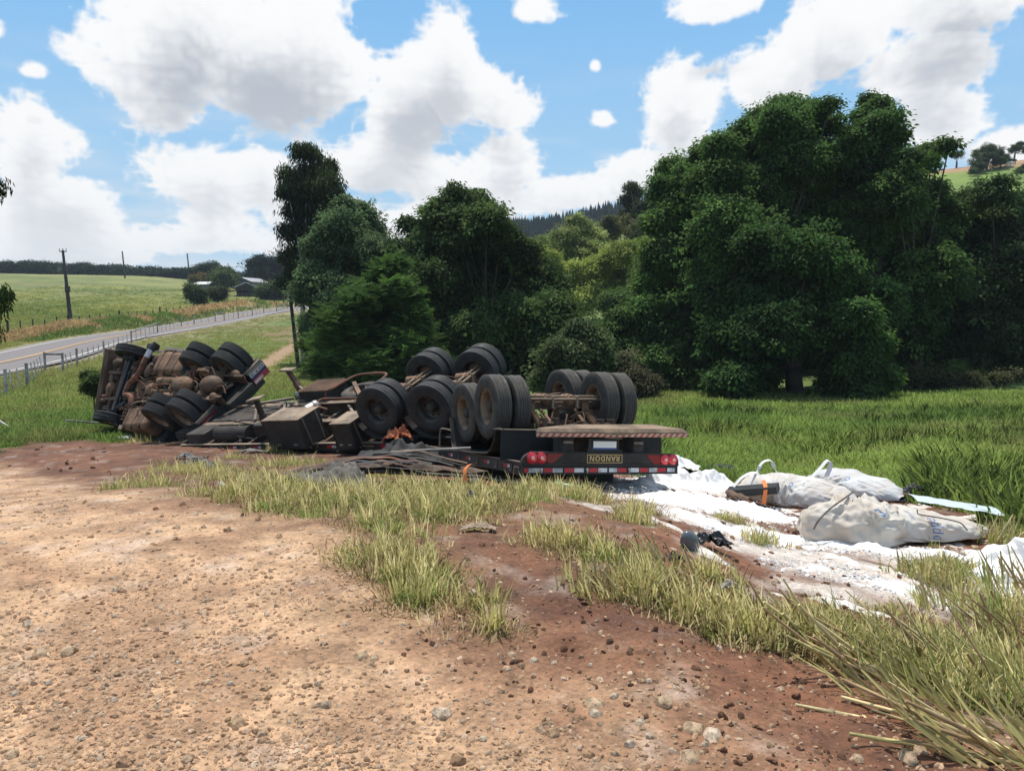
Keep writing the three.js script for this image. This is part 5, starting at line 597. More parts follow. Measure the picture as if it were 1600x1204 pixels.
tree('edge_tree', 'dark rounded trees at the right edge of the photo below the hill pasture', 49, 1560, 604, [[1520, 308, 26], [1550, 300, 24], [1580, 325, 28], [1505, 335, 24], [1545, 350, 40], [1610, 350, 40], [1520, 400, 42], [1575, 410, 46], [1620, 420, 44], [1505, 455, 38], [1555, 465, 50], [1610, 480, 48], [1520, 515, 44], [1580, 530, 48], [1490, 555, 34], [1540, 565, 36], [1620, 550, 40], [1650, 400, 50], [1660, 500, 50]], { ...big, seed: 47, n: 5000, fork: 0.3, c0: [0.046, 0.091, 0.033], c1: [0.091, 0.140, 0.049] });
tree('added_back_tree', 'dark trees added behind the front row to block light in the gaps of the clump', 58, 1270, 590, [[1100, 400, 60], [1180, 430, 60], [1260, 400, 60], [1340, 420, 60], [1420, 440, 60], [1500, 440, 55], [1120, 520, 60], [1210, 540, 60], [1300, 550, 60], [1390, 560, 60], [1480, 540, 55], [1060, 550, 45]], { ...big, seed: 48, n: 3600, size: 1.5, fork: 0.3 });  // added back row that blocks light and fills the clump with darkness
tree('low_scrub', 'low scrub with pale dry patches along the foot of the right hand trees', 42, 1440, 612, [[1430, 588, 16], [1455, 592, 18], [1480, 594, 14], [1520, 595, 14], [1400, 598, 14], [1560, 592, 12], [1590, 590, 10]], { seed: 49, leaf: 'tuft', n: 520, size: 0.6, deep: 1.5, c0: [0.05, 0.07, 0.025], c1: [0.09, 0.09, 0.04], trunk: 0.04, category: 'scrub' });
// sunlit trees in the gap; their sunlight is put into raised leaf colours
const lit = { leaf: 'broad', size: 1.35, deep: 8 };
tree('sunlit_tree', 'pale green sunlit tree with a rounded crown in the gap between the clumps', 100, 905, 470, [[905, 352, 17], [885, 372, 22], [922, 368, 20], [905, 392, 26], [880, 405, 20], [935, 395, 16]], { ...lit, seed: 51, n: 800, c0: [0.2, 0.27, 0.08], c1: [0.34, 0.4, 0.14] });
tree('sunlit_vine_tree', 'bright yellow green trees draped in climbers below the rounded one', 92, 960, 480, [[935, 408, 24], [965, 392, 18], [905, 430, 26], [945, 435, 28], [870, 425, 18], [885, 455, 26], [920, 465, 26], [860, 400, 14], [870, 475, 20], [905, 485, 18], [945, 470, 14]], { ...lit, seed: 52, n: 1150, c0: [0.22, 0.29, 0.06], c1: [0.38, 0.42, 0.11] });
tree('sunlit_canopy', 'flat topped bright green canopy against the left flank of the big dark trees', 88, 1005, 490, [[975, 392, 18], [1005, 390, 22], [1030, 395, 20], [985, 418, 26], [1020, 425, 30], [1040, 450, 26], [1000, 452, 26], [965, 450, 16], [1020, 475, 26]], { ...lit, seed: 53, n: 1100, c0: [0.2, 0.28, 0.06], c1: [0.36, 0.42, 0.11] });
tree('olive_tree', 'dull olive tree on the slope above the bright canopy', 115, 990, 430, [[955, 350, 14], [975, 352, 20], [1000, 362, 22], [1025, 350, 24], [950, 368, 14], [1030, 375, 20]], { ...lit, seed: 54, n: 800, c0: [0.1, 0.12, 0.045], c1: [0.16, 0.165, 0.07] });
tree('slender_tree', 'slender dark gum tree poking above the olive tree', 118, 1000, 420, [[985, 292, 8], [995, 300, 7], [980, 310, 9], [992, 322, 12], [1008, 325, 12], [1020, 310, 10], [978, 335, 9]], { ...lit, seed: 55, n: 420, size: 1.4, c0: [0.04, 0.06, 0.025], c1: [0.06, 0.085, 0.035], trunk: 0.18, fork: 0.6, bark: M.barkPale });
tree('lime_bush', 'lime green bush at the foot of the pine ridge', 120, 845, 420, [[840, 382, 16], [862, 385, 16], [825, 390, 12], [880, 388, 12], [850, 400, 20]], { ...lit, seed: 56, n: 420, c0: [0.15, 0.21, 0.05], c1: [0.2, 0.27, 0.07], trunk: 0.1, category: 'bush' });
tree('gap_bush', 'dark undergrowth below the sunlit trees', 70, 930, 540, [[890, 500, 16], [900, 530, 22], [935, 525, 18], [955, 515, 20], [925, 548, 20], [960, 470, 18]], { seed: 57, leaf: 'broad', n: 900, size: 1.2, deep: 6, c0: DK0, c1: [0.1, 0.16, 0.04], trunk: 0.08, category: 'bush' });
// pasture hill
const hill = { leaf: 'broad', deep: 5, c0: [0.04, 0.07, 0.02], c1: [0.07, 0.11, 0.03], fork: 0.45 };
for (const [n, l, d, bx, by, L, k] of [['umbrella_tree', 'flat topped umbrella tree on the hill pasture, casting a shadow', 190, 1542, 272, [[1530, 240, 10], [1545, 232, 10], [1558, 236, 10], [1525, 252, 9], [1545, 248, 12], [1560, 250, 8]], 520], ['pasture_tree', 'small round tree just right of the umbrella tree', 188, 1563, 270, [[1566, 244, 8], [1572, 250, 7], [1562, 252, 8]], 260], ['pasture_sapling', 'young pale tree below the left of the umbrella tree', 186, 1527, 276, [[1526, 262, 7], [1533, 260, 7], [1522, 266, 5]], 180], ['ridge_tree', 'small tree on the brown hilltop at the right edge', 205, 1584, 246, [[1584, 232, 7], [1590, 230, 6], [1598, 228, 8], [1603, 235, 6]], 220], ['crest_bush', 'small tree on the skyline of the brown hill', 205, 1495, 250, [[1494, 241, 5], [1501, 240, 4]], 110], ['slope_bush', 'dark bush on the hill pasture at the right edge', 178, 1600, 272, [[1600, 264, 8], [1594, 268, 5]], 160]]) tree(n, l, d, bx, by, L, { ...hill, seed: 60 + bx, n: k, size: 1.1, trunk: 0.22 });
// farm and plateau trees
const farm = { leaf: 'tuft', size: 3.0, deep: 6, fork: 0.3 };
tree('domed_tree', 'dark domed tree left of the farm buildings', 270, 325, 448, [[312, 428, 13], [328, 422, 13], [342, 430, 10], [322, 436, 14]], { ...farm, seed: 71, n: 700, c0: [0.012, 0.028, 0.012], c1: [0.025, 0.045, 0.02] });
tree('dark_farm_tree', 'large dark tree right behind the farm shed', 260, 412, 450, [[398, 418, 14], [415, 410, 14], [432, 414, 14], [405, 430, 18], [425, 430, 18], [442, 425, 14]], { ...farm, seed: 72, n: 1100, c0: [0.012, 0.028, 0.012], c1: [0.026, 0.046, 0.02] });
tree('green_farm_tree', 'round green tree between the two farm roofs', 225, 350, 450, [[342, 432, 9], [352, 428, 10], [362, 433, 9], [350, 438, 11]], { ...farm, seed: 73, n: 420, c0: [0.06, 0.095, 0.028], c1: [0.09, 0.13, 0.04] });
tree('flowering_tree', 'yellow and orange flowering tree behind the white barn roof', 235, 315, 450, [[305, 437, 6], [315, 434, 6], [326, 436, 6]], { ...farm, size: 2.2, seed: 74, n: 200, c0: [0.12, 0.14, 0.03], c1: [0.24, 0.14, 0.05], trunk: 0.15 });
tree('roadside_shrub', 'dark shrub on the road bank beside the warning sign', 138, 308, 470, [[300, 452, 9], [310, 458, 9], [303, 465, 9], [314, 468, 6]], { leaf: 'tuft', size: 1.5, deep: 3, seed: 75, n: 320, c0: [0.04, 0.065, 0.022], c1: [0.07, 0.1, 0.035], trunk: 0.08, category: 'shrub' });
tree('bank_shrub', 'round shrub on the road bank below the farm roofs', 145, 341, 470, [[335, 456, 7], [345, 456, 7], [341, 463, 9]], { leaf: 'tuft', size: 1.5, deep: 3, seed: 76, n: 260, c0: [0.03, 0.05, 0.02], c1: [0.055, 0.08, 0.028], trunk: 0.08, category: 'shrub' });
tree('hedge_bush', 'leafy bushes between the farm shed and the tall eucalyptus', 190, 430, 465, [[412, 455, 9], [425, 452, 11], [438, 455, 11], [420, 462, 10], [436, 463, 9], [447, 450, 9]], { leaf: 'tuft', size: 2.2, deep: 4, seed: 77, n: 520, c0: [0.06, 0.095, 0.03], c1: [0.09, 0.13, 0.045], trunk: 0.08, category: 'bush' });
for (const [px, py, r, l] of [[263, 427, 6, 'small dark tree on the skyline left of the leaning far pole'], [283, 426, 7, 'small dark tree on the skyline at the foot of the leaning far pole'], [236, 430, 5, 'lowest dark tree on the skyline of the left field'], [185, 428, 8, 'dark rounded tree on the skyline at the second pole']]) tree('skyline_tree', l, 330, px, py + 9, [[px - r * 0.4, py, r], [px + r * 0.5, py + 1, r * 0.9]], { ...farm, size: 3, seed: px, n: 110, c0: [0.014, 0.03, 0.014], c1: [0.026, 0.046, 0.02], deep: 2 });
// overhanging leaves at the left edge
tree('hanging_branch_tree', 'leafy branch tips hanging in at the left edge of the photo', 20, -120, 660, [[-14, 288, 10], [-20, 300, 10], [-1, 458, 5], [-8, 470, 5], [-20, 490, 10], [-20, 512, 10], [-92, 330, 50], [-112, 420, 62], [-110, 240, 60], [-84, 480, 36]], { leaf: 'hang', size: 0.5, deep: 1.5, seed: 80, n: 1500, c0: DK0, c1: [0.05, 0.075, 0.02], trunk: 0.2, fork: 0.5 });
tree('roadside_bush', 'bright green bush just left of the overturned cab', 27, 146, 625, [[140, 588, 8], [150, 596, 12], [142, 606, 10], [156, 610, 8]], { leaf: 'tuft', size: 0.35, deep: 0.6, seed: 81, n: 420, c0: [0.045, 0.085, 0.018], c1: [0.085, 0.13, 0.03], trunk: 0.03, category: 'bush' });

// far woods that read as one mass
const pineGeo = (() => { const b = new B(); for (let k = 0; k < 4; k++) b.add(new THREE.ConeGeometry(1.9 - k * 0.38, 5, 7, 1), new THREE.Matrix4().makeTranslation(0, 4.5 + k * 3.1, 0)); b.rod([0, -1, 0], [0, 4, 0], 0.35, 0.3, 5); return mergeGeometries(b.g); })();
const wr = rngOf(90);
tag(scatter('pine_plantation', pineGeo, std(1, 1, 1, { roughness: 0.9 }), null, 1500, () => { const az = lerp(-0.075, 0.20, wr()), r = lerp(430, 610, wr()), x = Math.sin(az) * r, z = -Math.cos(az) * r, s = 0.75 + 0.45 * wr(), v = 0.7 + 0.6 * wr(); return { x, z, y: gy(x, z) - 0.5, e: [0, wr() * 6, 0], s: [s * 1.25, s * 0.95, s * 1.25], c: [0.012 * v, 0.026 * v, 0.016 * v] }; }), 'dark pine plantation covering the far ridge between the tree clumps', 'plantation');
tag(scatter('skyline_wood', SPR.tuft, leafMat, null, 5200, () => { const az = lerp(-0.72, -0.33, wr()), r = lerp(398, 430, wr()), x = Math.sin(az) * r, z = -Math.cos(az) * r, s = 3.2 + 2.5 * wr(), v = 0.6 + 0.7 * wr(); return { x, z, y: gy(x, z) + wr() * (3.4 + 2.2 * fbm(az * 60, 3, 3)), e: [wr(), wr() * 6, wr()], s, c: [0.024 * v, 0.044 * v, 0.019 * v] }; }), 'dark strip of wood along the skyline of the left field', 'wood');

// ------------------------------------------------------------------ grass
function tuftGeo(seed, n, spreadR, h, w, lean) { const r = rngOf(seed), pos = [], idx = []; let k = 0; for (let i = 0; i < n; i++) { const a = r() * 6.283, d = spreadR * Math.sqrt(r()), x = Math.cos(a) * d, z = Math.sin(a) * d, b = r() * 6.283, L = h * (0.45 + 0.65 * r()), ln = lean * (0.3 + r()), dx = Math.cos(a + (r() - 0.5) * 2), dz = Math.sin(a + (r() - 0.5) * 2), wx = Math.cos(b) * w, wz = Math.sin(b) * w; const m = 0.55; pos.push(x - wx, -0.02, z - wz, x + wx, -0.02, z + wz, x + dx * ln * L * 0.3 - wx * 0.8, L * m, z + dz * ln * L * 0.3 - wz * 0.8, x + dx * ln * L * 0.3 + wx * 0.8, L * m, z + dz * ln * L * 0.3 + wz * 0.8, x + dx * ln * L, L * (1 - 0.25 * ln), z + dz * ln * L); idx.push(k, k + 1, k + 3, k, k + 3, k + 2, k + 2, k + 3, k + 4); k += 5; } const g = new THREE.BufferGeometry(); g.setAttribute('position', new THREE.Float32BufferAttribute(pos, 3)); g.setIndex(idx); g.computeVertexNormals(); const N = g.attributes.normal; for (let i = 0; i < N.count; i++) { const v = V3(N.getX(i) * 0.5, Math.abs(N.getY(i)) * 0.5 + 0.75, N.getZ(i) * 0.5).normalize(); N.setXYZ(i, v.x, v.y, v.z); } return g; }
const grassMat = new THREE.MeshPhysicalMaterial({ color: 0xffffff, roughness: 1, transmission: 0.3, thickness: 0, side: THREE.DoubleSide }); grassMat.specularIntensity = 0.2;
const gr = rngOf(100);
const TG = { fine: tuftGeo(1, 14, 0.07, 0.16, 0.0035, 0.55), mat: tuftGeo(2, 16, 0.10, 0.13, 0.004, 0.9), mead: tuftGeo(3, 28, 0.28, 0.26, 0.0085, 0.55), weed: tuftGeo(4, 20, 0.35, 0.45, 0.02, 0.7), stub: tuftGeo(6, 6, 0.06, 0.26, 0.006, 0.35) };
const DRY = [0.5, 0.42, 0.21], GRN = [0.19, 0.31, 0.065], YEL = [0.38, 0.37, 0.13];
function vergeSpot() { const [x0, z0, r] = vergeBlobs[gr() * vergeBlobs.length | 0]; const a = gr() * 6.283, d = r * 1.5 * Math.sqrt(gr()), x = x0 + Math.cos(a) * d, z = z0 + Math.sin(a) * d, m = masks(x, z); return gr() < sst(0.35, 0.85, m.verge) * sst(0.3, 0.55, fbm(x * 2.6 + 4, z * 2.6, 3)) ? { x, z, m } : null; }
tag(scatter('verge_grass', TG.fine, grassMat, null, 5000, () => { const p = vergeSpot(); if (!p) return null; const s = 0.45 + 0.75 * gr(), d = fbm(p.x * 1.2 + 7, p.z * 1.2, 2), q = sst(0.3, 0.7, d + (gr() - 0.5) * 0.5), v = 0.8 + 0.5 * gr(); const c = mix3(gr() < 0.5 ? DRY : YEL, GRN, q * 0.95); return { x: p.x, z: p.z, y: gy(p.x, p.z) - 0.005, e: [(gr() - 0.5) * 0.5, gr() * 6.3, (gr() - 0.5) * 0.5], s: [s * 1.15, s * (0.42 + 0.5 * gr()), s * 1.15], c: [c[0] * v, c[1] * v, c[2] * v] }; }), 'short yellow green grass on the bank in front of the wreck', 'grass');
tag(scatter('dry_grass', TG.mat, grassMat, null, 7000, () => { const p = vergeSpot(); if (!p) return null; const s = 0.5 + 0.8 * gr(), v = 0.7 + 0.6 * gr(); const c = mix3(DRY, [0.3, 0.22, 0.12], gr()); return { x: p.x + (gr() - 0.5) * 0.4, z: p.z + (gr() - 0.5) * 0.4, y: gy(p.x, p.z) - 0.01, e: [(gr() - 0.5) * 1.2, gr() * 6.3, (gr() - 0.5) * 1.2], s: [s, s * 0.6, s], c: [c[0] * v, c[1] * v, c[2] * v] }; }), 'matted dry straw among the short grass on the bank', 'dry grass');
tag(scatter('stubble', TG.stub, grassMat, null, 1900, () => { const p = vergeSpot(); if (!p) return null; const s = 0.6 + 0.6 * gr(), v = 0.8 + 0.5 * gr(); const c = mix3([0.66, 0.57, 0.3], YEL, gr()); return { x: p.x, z: p.z, y: gy(p.x, p.z) - 0.01, e: [(gr() - 0.5) * 0.6, gr() * 6.3, (gr() - 0.5) * 0.6], s, c: [c[0] * v, c[1] * v, c[2] * v] }; }), 'pale stiff grass stubble standing in the soil and on the bank', 'stubble');
function meadowSpot(px0, px1, py0, py1) { const px = lerp(px0, px1, gr()), py = lerp(py0, py1, gr()), p = gp(px, py), j = 0.6; const x = p.x + (gr() - 0.5) * j, z = p.z + (gr() - 0.5) * j, m = masks(x, z); return m.meadow > 0.45 + 0.4 * gr() && Math.abs(roadDist(x, z)) > 4.6 && Math.abs(x) < 150 ? { x, z, r: m.r, m } : null; }
const meadowC = (x, z) => { const w = fbm(x * 0.13 + 3, z * 0.13, 3), u = fbm(x * 0.6 + 13, z * 0.6, 3), c = mix3(mix3([0.1, 0.175, 0.034], [0.22, 0.3, 0.065], sst(0.3, 0.7, w * 0.5 + u * 0.5)), [0.22, 0.21, 0.075], 0.5 * sst(0.55, 0.75, fbm(x * 0.3 + 40, z * 0.3, 3))), v = 0.7 + 0.65 * gr(); return [c[0] * v, c[1] * v, c[2] * v]; };
tag(scatter('meadow_grass', TG.mead, grassMat, null, 26000, () => { const p = meadowSpot(960, 1680, 612, 860); if (!p) return null; const s = (0.55 + 0.7 * gr()) * Math.min(1.5, 0.5 + p.r / 26); return { x: p.x, z: p.z, y: gy(p.x, p.z) - 0.02, e: [(gr() - 0.5) * 0.4, gr() * 6.3, (gr() - 0.5) * 0.4], s: [s, s * (0.4 + 0.3 * gr()), s], c: meadowC(p.x, p.z) }; }), 'green meadow grass between the wreck and the right hand trees', 'grass');
tag(scatter('slope_grass', TG.mead, grassMat, null, 27000, () => { const p = meadowSpot(-60, 720, 492, 712); if (!p) return null; const s = (0.5 + 0.7 * gr()) * Math.min(1.6, 0.45 + p.r / 32), c = mix3(meadowC(p.x, p.z), [0.34, 0.29, 0.11], 0.75 * sst(30, 52, p.r) * gr()); const t = Math.abs(side(trackLine, p.x, p.z)); if (t < 0.9 || sumBlobs(redPatch, p.x, p.z) > 0.5 + 0.4 * gr()) return null; return { x: p.x, z: p.z, y: gy(p.x, p.z) - 0.02, e: [(gr() - 0.5) * 0.4, gr() * 6.3, (gr() - 0.5) * 0.4], s: [s, s * (0.45 + 0.35 * gr()), s], c }; }), 'green grass on the slope behind and left of the truck', 'grass');
tag(scatter('meadow_weeds', TG.weed, grassMat, null, 900, () => { const p = meadowSpot(1000, 1680, 640, 850); if (!p || fbm(p.x * 0.5, p.z * 0.5, 2) < 0.55) return null; const s = 0.7 + 0.8 * gr(), c = meadowC(p.x, p.z); return { x: p.x, z: p.z, y: gy(p.x, p.z) - 0.03, e: [0, gr() * 6.3, 0], s, c: [c[0] * 0.8, c[1] * 0.8, c[2] * 0.8] }; }), 'taller broad leaved weeds dotted through the meadow', 'weeds');
tag(scatter('field_grass', TG.weed, grassMat, null, 16000, () => { const px = lerp(-60, 450, gr()), py = lerp(437, 560, Math.pow(gr(), 0.7)), p = gp(px, py), q = roadDist(p.x, p.z); if (q > -4.8 || p.z < -400) return null; const bank = q > -12 && p.z < -80; const r = Math.hypot(p.x, p.z), s = (0.5 + 0.6 * gr()) * (bank ? 1.15 : 0.8) * Math.min(2.2, r / 75), v = 0.75 + 0.5 * gr(); const c = bank && q < -6.2 && fbm(p.x * 0.12, p.z * 0.12, 2) > 0.34 ? mix3([0.42, 0.28, 0.14], [0.5, 0.36, 0.18], gr()) : bank ? [0.13, 0.21, 0.045] : mix3([0.19, 0.26, 0.05], [0.36, 0.37, 0.1], sst(0.3, 0.7, fbm(p.x * 0.09 + 3, p.z * 0.09, 4) + (gr() - 0.5) * 0.3)); return { x: p.x, z: p.z, y: gy(p.x, p.z) - 0.05, e: [(gr() - 0.5) * 0.3, gr() * 6.3, 0], s: [s, s * (bank ? 0.75 : 0.4), s], c: [c[0] * v, c[1] * v, c[2] * v] }; }), 'yellow green pasture grass on the field beyond the road', 'grass');
// grass clumps with thick broken stalks, right foreground
const stalkMats = [[0.78, 0.63, 0.31], [0.85, 0.7, 0.36], [0.62, 0.54, 0.22], [0.58, 0.38, 0.19]].map((c) => std(...c, { roughness: 0.6, map: dustTex }));
const bladeMat = grassMat;
const cr = rngOf(120);
const clumps = [
  [1075, 905, 9, 0.42, -0.25, 0.5, 'clump of thick broken straw coloured stalks beside the black plastic scrap'], [990, 925, 10, 0.28, -0.15, 0.6, 'short clipped grass clump, leftmost on the soil bank'], [1160, 985, 12, 0.3, -0.1, 0.7, 'green clump with upright pale stems in the middle of the bank'],
  [1265, 1000, 16, 0.45, -0.55, 0.8, 'leaning clump of long stems below the powder'], [1350, 1030, 16, 0.5, -0.6, 0.8, 'broad leaning clump of mixed green and straw stems'], [1400, 1075, 14, 0.55, -0.8, 0.5, 'row of yellow stalks bent towards the left over dark shade'], [1470, 1060, 18, 0.6, -0.7, 0.9, 'dense clump of bent stems, second from the right edge'], [1555, 1085, 20, 0.62, -0.75, 0.8, 'rightmost clump of long bent stalks at the photo edge'],
  [1540, 1170, 12, 0.66, -1.05, 0.3, 'lowest clump of thick yellow stalks lying over the red soil'], [1500, 960, 14, 0.4, -0.3, 1, 'tall green clump against the white powder'], [1590, 930, 16, 0.5, -0.35, 1, 'green clump at the right edge beside the powder mound'], [1575, 850, 18, 0.5, 0.2, 1, 'tall grass clump behind the burst sack at the right edge'], [1450, 900, 10, 0.3, -0.2, 1, 'small green clump in the white powder'], [1600, 1010, 16, 0.55, -0.55, 0.9, 'thick clump of stems at the right edge above the bent stalks']];
for (let [px, py, n, h, lean, green, label] of clumps) {
  h *= 0.88; const p = gp(px, py), t = thing('grass_clump', label, 'grass clump', [p.x, gy(p.x, p.z), p.z], 'grass clumps on the right hand bank');
  for (let i = 0; i < n; i++) { const b = new B(), a = cr() * 6.283, d = 0.24 * Math.sqrt(cr()), x = Math.cos(a) * d * 1.3, z = Math.sin(a) * d, L = h * (0.6 + 0.75 * cr()), th = lean + (cr() - 0.5) * 0.55, ph = (cr() - 0.5) * 0.5, y = gy(p.x + x, p.z + z) - t.position.y - 0.03, rr = (0.006 + 0.008 * cr()), dx = Math.sin(th), dy = Math.cos(th), kink = 0.75 + 0.3 * cr(); const m = [x + dx * L * 0.5, y + dy * L * 0.5 * kink, z + ph * L * 0.5], e = [x + dx * L * (1.0 + 0.1 * cr()), y + dy * L * kink * (0.75 + 0.3 * cr()), z + ph * L]; b.rod([x, y, z], m, rr, rr * 0.9, 6).rod(m, e, rr * 0.9, rr * 0.55, 6); if (cr() < 0.6) b.rod([m[0] - dx * 0.006, m[1] - dy * 0.006, m[2]], [m[0] + dx * 0.006, m[1] + dy * 0.006, m[2]], rr * 1.25, rr * 1.25, 6); b.build('stalk', stalkMats[cr() * 4 | 0], t, 2); }
  const im = new THREE.InstancedMesh(TG.stub, bladeMat, 42), M4 = new THREE.Matrix4(), q = new THREE.Quaternion(), col = new THREE.Color(); const nb = Math.round(14 + 16 * green); for (let i = 0; i < nb; i++) { const a = cr() * 6.283, d = 0.34 * Math.sqrt(cr()), x = Math.cos(a) * d * 1.3, z = Math.sin(a) * d, s = h / 0.26 * (0.5 + 0.5 * cr()); q.setFromEuler(new THREE.Euler((cr() - 0.5) * 0.5, 0, -lean * 0.9 + (cr() - 0.5) * 0.5)).multiply(new THREE.Quaternion().setFromEuler(new THREE.Euler(0, cr() * 6.3, 0))); M4.compose(V3(x, gy(p.x + x, p.z + z) - t.position.y - 0.02, z), q, V3(1.2, s, 1.2)); im.setMatrixAt(i, M4); const c = mix3(mix3([0.6, 0.5, 0.25], YEL, cr()), [0.2, 0.28, 0.07], green * (0.2 + 0.7 * cr())); im.setColorAt(i, col.setRGB(...c)); } im.count = nb; im.name = 'blades'; im.userData.kind = 'stuff'; im.castShadow = im.receiveShadow = true; t.add(im);
}

// ------------------------------------------------------------------ poles, fences, sign, farm
function poleThing(name, label, base, top, r0, r1, mat, extra) { const t = thing(name, label, 'utility pole', [base.x, base.y, base.z]); const e = top.clone().sub(base); new B().rod([0, -0.5, 0], [e.x, e.y, e.z], r0, r1, 12).build('pole_shaft', mat, t); if (extra) extra(t, e); return t; }
{ const b = gp(110, 501); poleThing('utility_pole', 'concrete utility pole with transformer in the field left of the road', b, at(97.5, 391, -b.z), 0.32, 0.17, M.postDark, (t, e) => { const f = (k) => [e.x * k, e.y * k, e.z * k], a = f(0.985), c = f(0.72), w = f(0.45); new B().box(a[0], a[1], a[2], 1.1, 0.14, 0.14, 0.02).build('crossarm', M.post, t); for (const dx of [-0.5, 0, 0.5]) new B().rod([a[0] + dx, a[1] + 0.05, a[2]], [a[0] + dx, a[1] + 0.45, a[2]], 0.05, 0.07, 8).build('insulator', M.pale, t); new B().rod([c[0] - 0.75, c[1] - 0.4, c[2]], [c[0] - 0.75, c[1] + 0.4, c[2]], 0.36, 0.36, 14).rod([c[0] - 0.75, c[1] + 0.4, c[2]], [c[0] - 0.85, c[1] + 0.95, c[2]], 0.06, 0.05, 8).box(c[0] - 0.3, c[1], c[2], 0.5, 0.12, 0.12, 0.02).build('transformer', M.post, t); new B().box(w[0] + 0.05, w[1], w[2], 0.62, 0.9, 0.5, 0.05).build('meter_box', M.postDark, t); }); }
{ const b = gp(195.5, 436); b.y -= 1; poleThing('utility_pole', 'plain leaning pole on the skyline between the transformer pole and the farm', b, at(190.5, 392.5, -b.z), 0.3, 0.2, M.postDark, (t, e) => new B().box(e.x, e.y - 0.3, e.z, 0.4, 0.1, 0.1, 0.02).build('crossarm', M.post, t)); }
{ const b = gp(297, 441); poleThing('utility_pole', 'leaning pole rising behind the road bank shrubs near the farm', b, at(292, 396, -b.z), 0.3, 0.2, M.postDark, (t, e) => new B().box(e.x, e.y - 0.4, e.z, 0.6, 0.12, 0.12, 0.02).build('crossarm', M.post, t)); }
{ const b = gp(357, 443); poleThing('utility_pole', 'short far pole above the green farm tree', b, at(356, 411, -b.z), 0.2, 0.14, M.postDark, (t, e) => new B().box(e.x, e.y - 0.3, e.z, 0.6, 0.1, 0.1, 0.02).build('crossarm', M.post, t)); }
{ const b = gp(384, 444); poleThing('radio_mast', 'thin far mast above the farm shed', b, at(380, 389, -b.z), 0.12, 0.05, M.post, (t, e) => new B().box(e.x, e.y * 0.9, e.z, 0.5, 0.5, 0.3, 0.05).build('mast_antenna', M.post, t)); t0(); }
function t0() {}
{ const b = gp(468, 584); const d = -b.z; poleThing('dark_pole', 'dark leaning pole with a guy wire in front of the eucalyptus', b, at(451.5, 449, d), 0.17, 0.12, M.black, (t, e) => { new B().rod([e.x * 0.99, e.y * 0.96, e.z + 0.12], [e.x * 0.98, e.y * 0.9, e.z + 0.12], 0.1, 0.12, 8).build('pole_bracket', M.pale, t); const g = at(505, 572, d).sub(b); new B().rod([e.x * 0.95, e.y * 0.92, e.z], [g.x, g.y, g.z], 0.018, 0.018, 5).build('guy_wire', M.pale, t); }); }
function offsetLine(o, s0, s1, n) { const out = []; for (let i = 0; i <= n; i++) { const u = lerp(s0, s1, i / n), p = roadCurve.getPointAt(u), t = roadCurve.getTangentAt(u), l = Math.hypot(t.x, t.z); out.push([p.x - t.z / l * o, p.z + t.x / l * o]); } return out; }
{ // fence beyond the road
  const pts = offsetLine(-10.5, 0.22, 0.83, 60), t = thing('field_fence', 'dark post and wire fence along the field side of the road', 'fence', [pts[0][0], gy(...pts[0]), pts[0][1]]), o = t.position, fr = rngOf(130);
  const P = pts.map(([x, z]) => V3(x - o.x, gy(x, z) - o.y, z - o.z));
  P.forEach((p, i) => { const thick = i % 5 === 0, h = (thick ? 1.8 : 1.55) + fr() * 0.15, ln = (fr() - 0.5) * 0.12; new B().rod([p.x, p.y - 0.2, p.z], [p.x + ln, p.y + h, p.z + ln], thick ? 0.13 : 0.08, thick ? 0.12 : 0.07, 7).build('post', M.postDark, t); });
  for (const h of [0.4, 0.75, 1.05, 1.35]) { const b = new B(); for (let i = 0; i + 1 < P.length; i++) b.rod([P[i].x, P[i].y + h, P[i].z], [P[i + 1].x, P[i + 1].y + h, P[i + 1].z], 0.008, 0.008, 4); b.build('wire', M.wire, t); }
}
{ // fence on the near side of the road: grey posts, brace frames, pale droppers
  const base = line([[-30, 640], [9, 616], [42, 604], [70, 580], [98, 581], [120, 571], [162, 556], [205, 536], [246, 520], [283, 510], [303, 507], [336, 502], [350, 501], [372, 497], [394, 493], [412, 489], [432, 487], [449, 482]]);
  const t = thing('roadside_fence', 'grey post fence with brace frames between the road and the wreck', 'fence', [base[1][0], gy(...base[1]), base[1][1]]), o = t.position, P = base.map(([x, z]) => V3(x - o.x, gy(x, z) - o.y, z - o.z));
  P.forEach((p, i) => { const h = i < 8 ? 1.35 : 1.5, r = i < 6 ? 0.09 : 0.085; new B().rod([p.x, p.y - 0.3, p.z], [p.x, p.y + h, p.z], r, r * 0.92, 9).build('post', M.postPale, t); });
  for (const [a, b] of [[3, 4], [7, 8], [11, 12]]) new B().bar([P[a].x, P[a].y + 1.2, P[a].z], [P[b].x, P[b].y + 1.25, P[b].z], 0.12, 0.14).build('brace_rail', M.postPale, t);
  for (let i = 0; i + 1 < P.length; i++) { const n = Math.max(1, Math.min(6, Math.round(P[i].distanceTo(P[i + 1]) / 1.7))); for (let k = 1; k < n; k++) { const q = P[i].clone().lerp(P[i + 1], k / n), w = q.clone().add(o), y = gy(w.x, w.z) - o.y; new B().bar([q.x, y - 0.05, q.z], [q.x - (i < 5 ? 0.16 : 0.04), y + 1.15, q.z], 0.06, 0.05).build('dropper', M.whitewood, t); } }
  for (const h of [0.35, 0.65, 0.95, 1.2]) { const b = new B(); for (let i = 0; i + 1 < P.length; i++) b.rod([P[i].x, P[i].y + h, P[i].z], [P[i + 1].x, P[i + 1].y + h, P[i + 1].z], 0.006, 0.006, 4); b.build('wire', M.wire, t); }
}
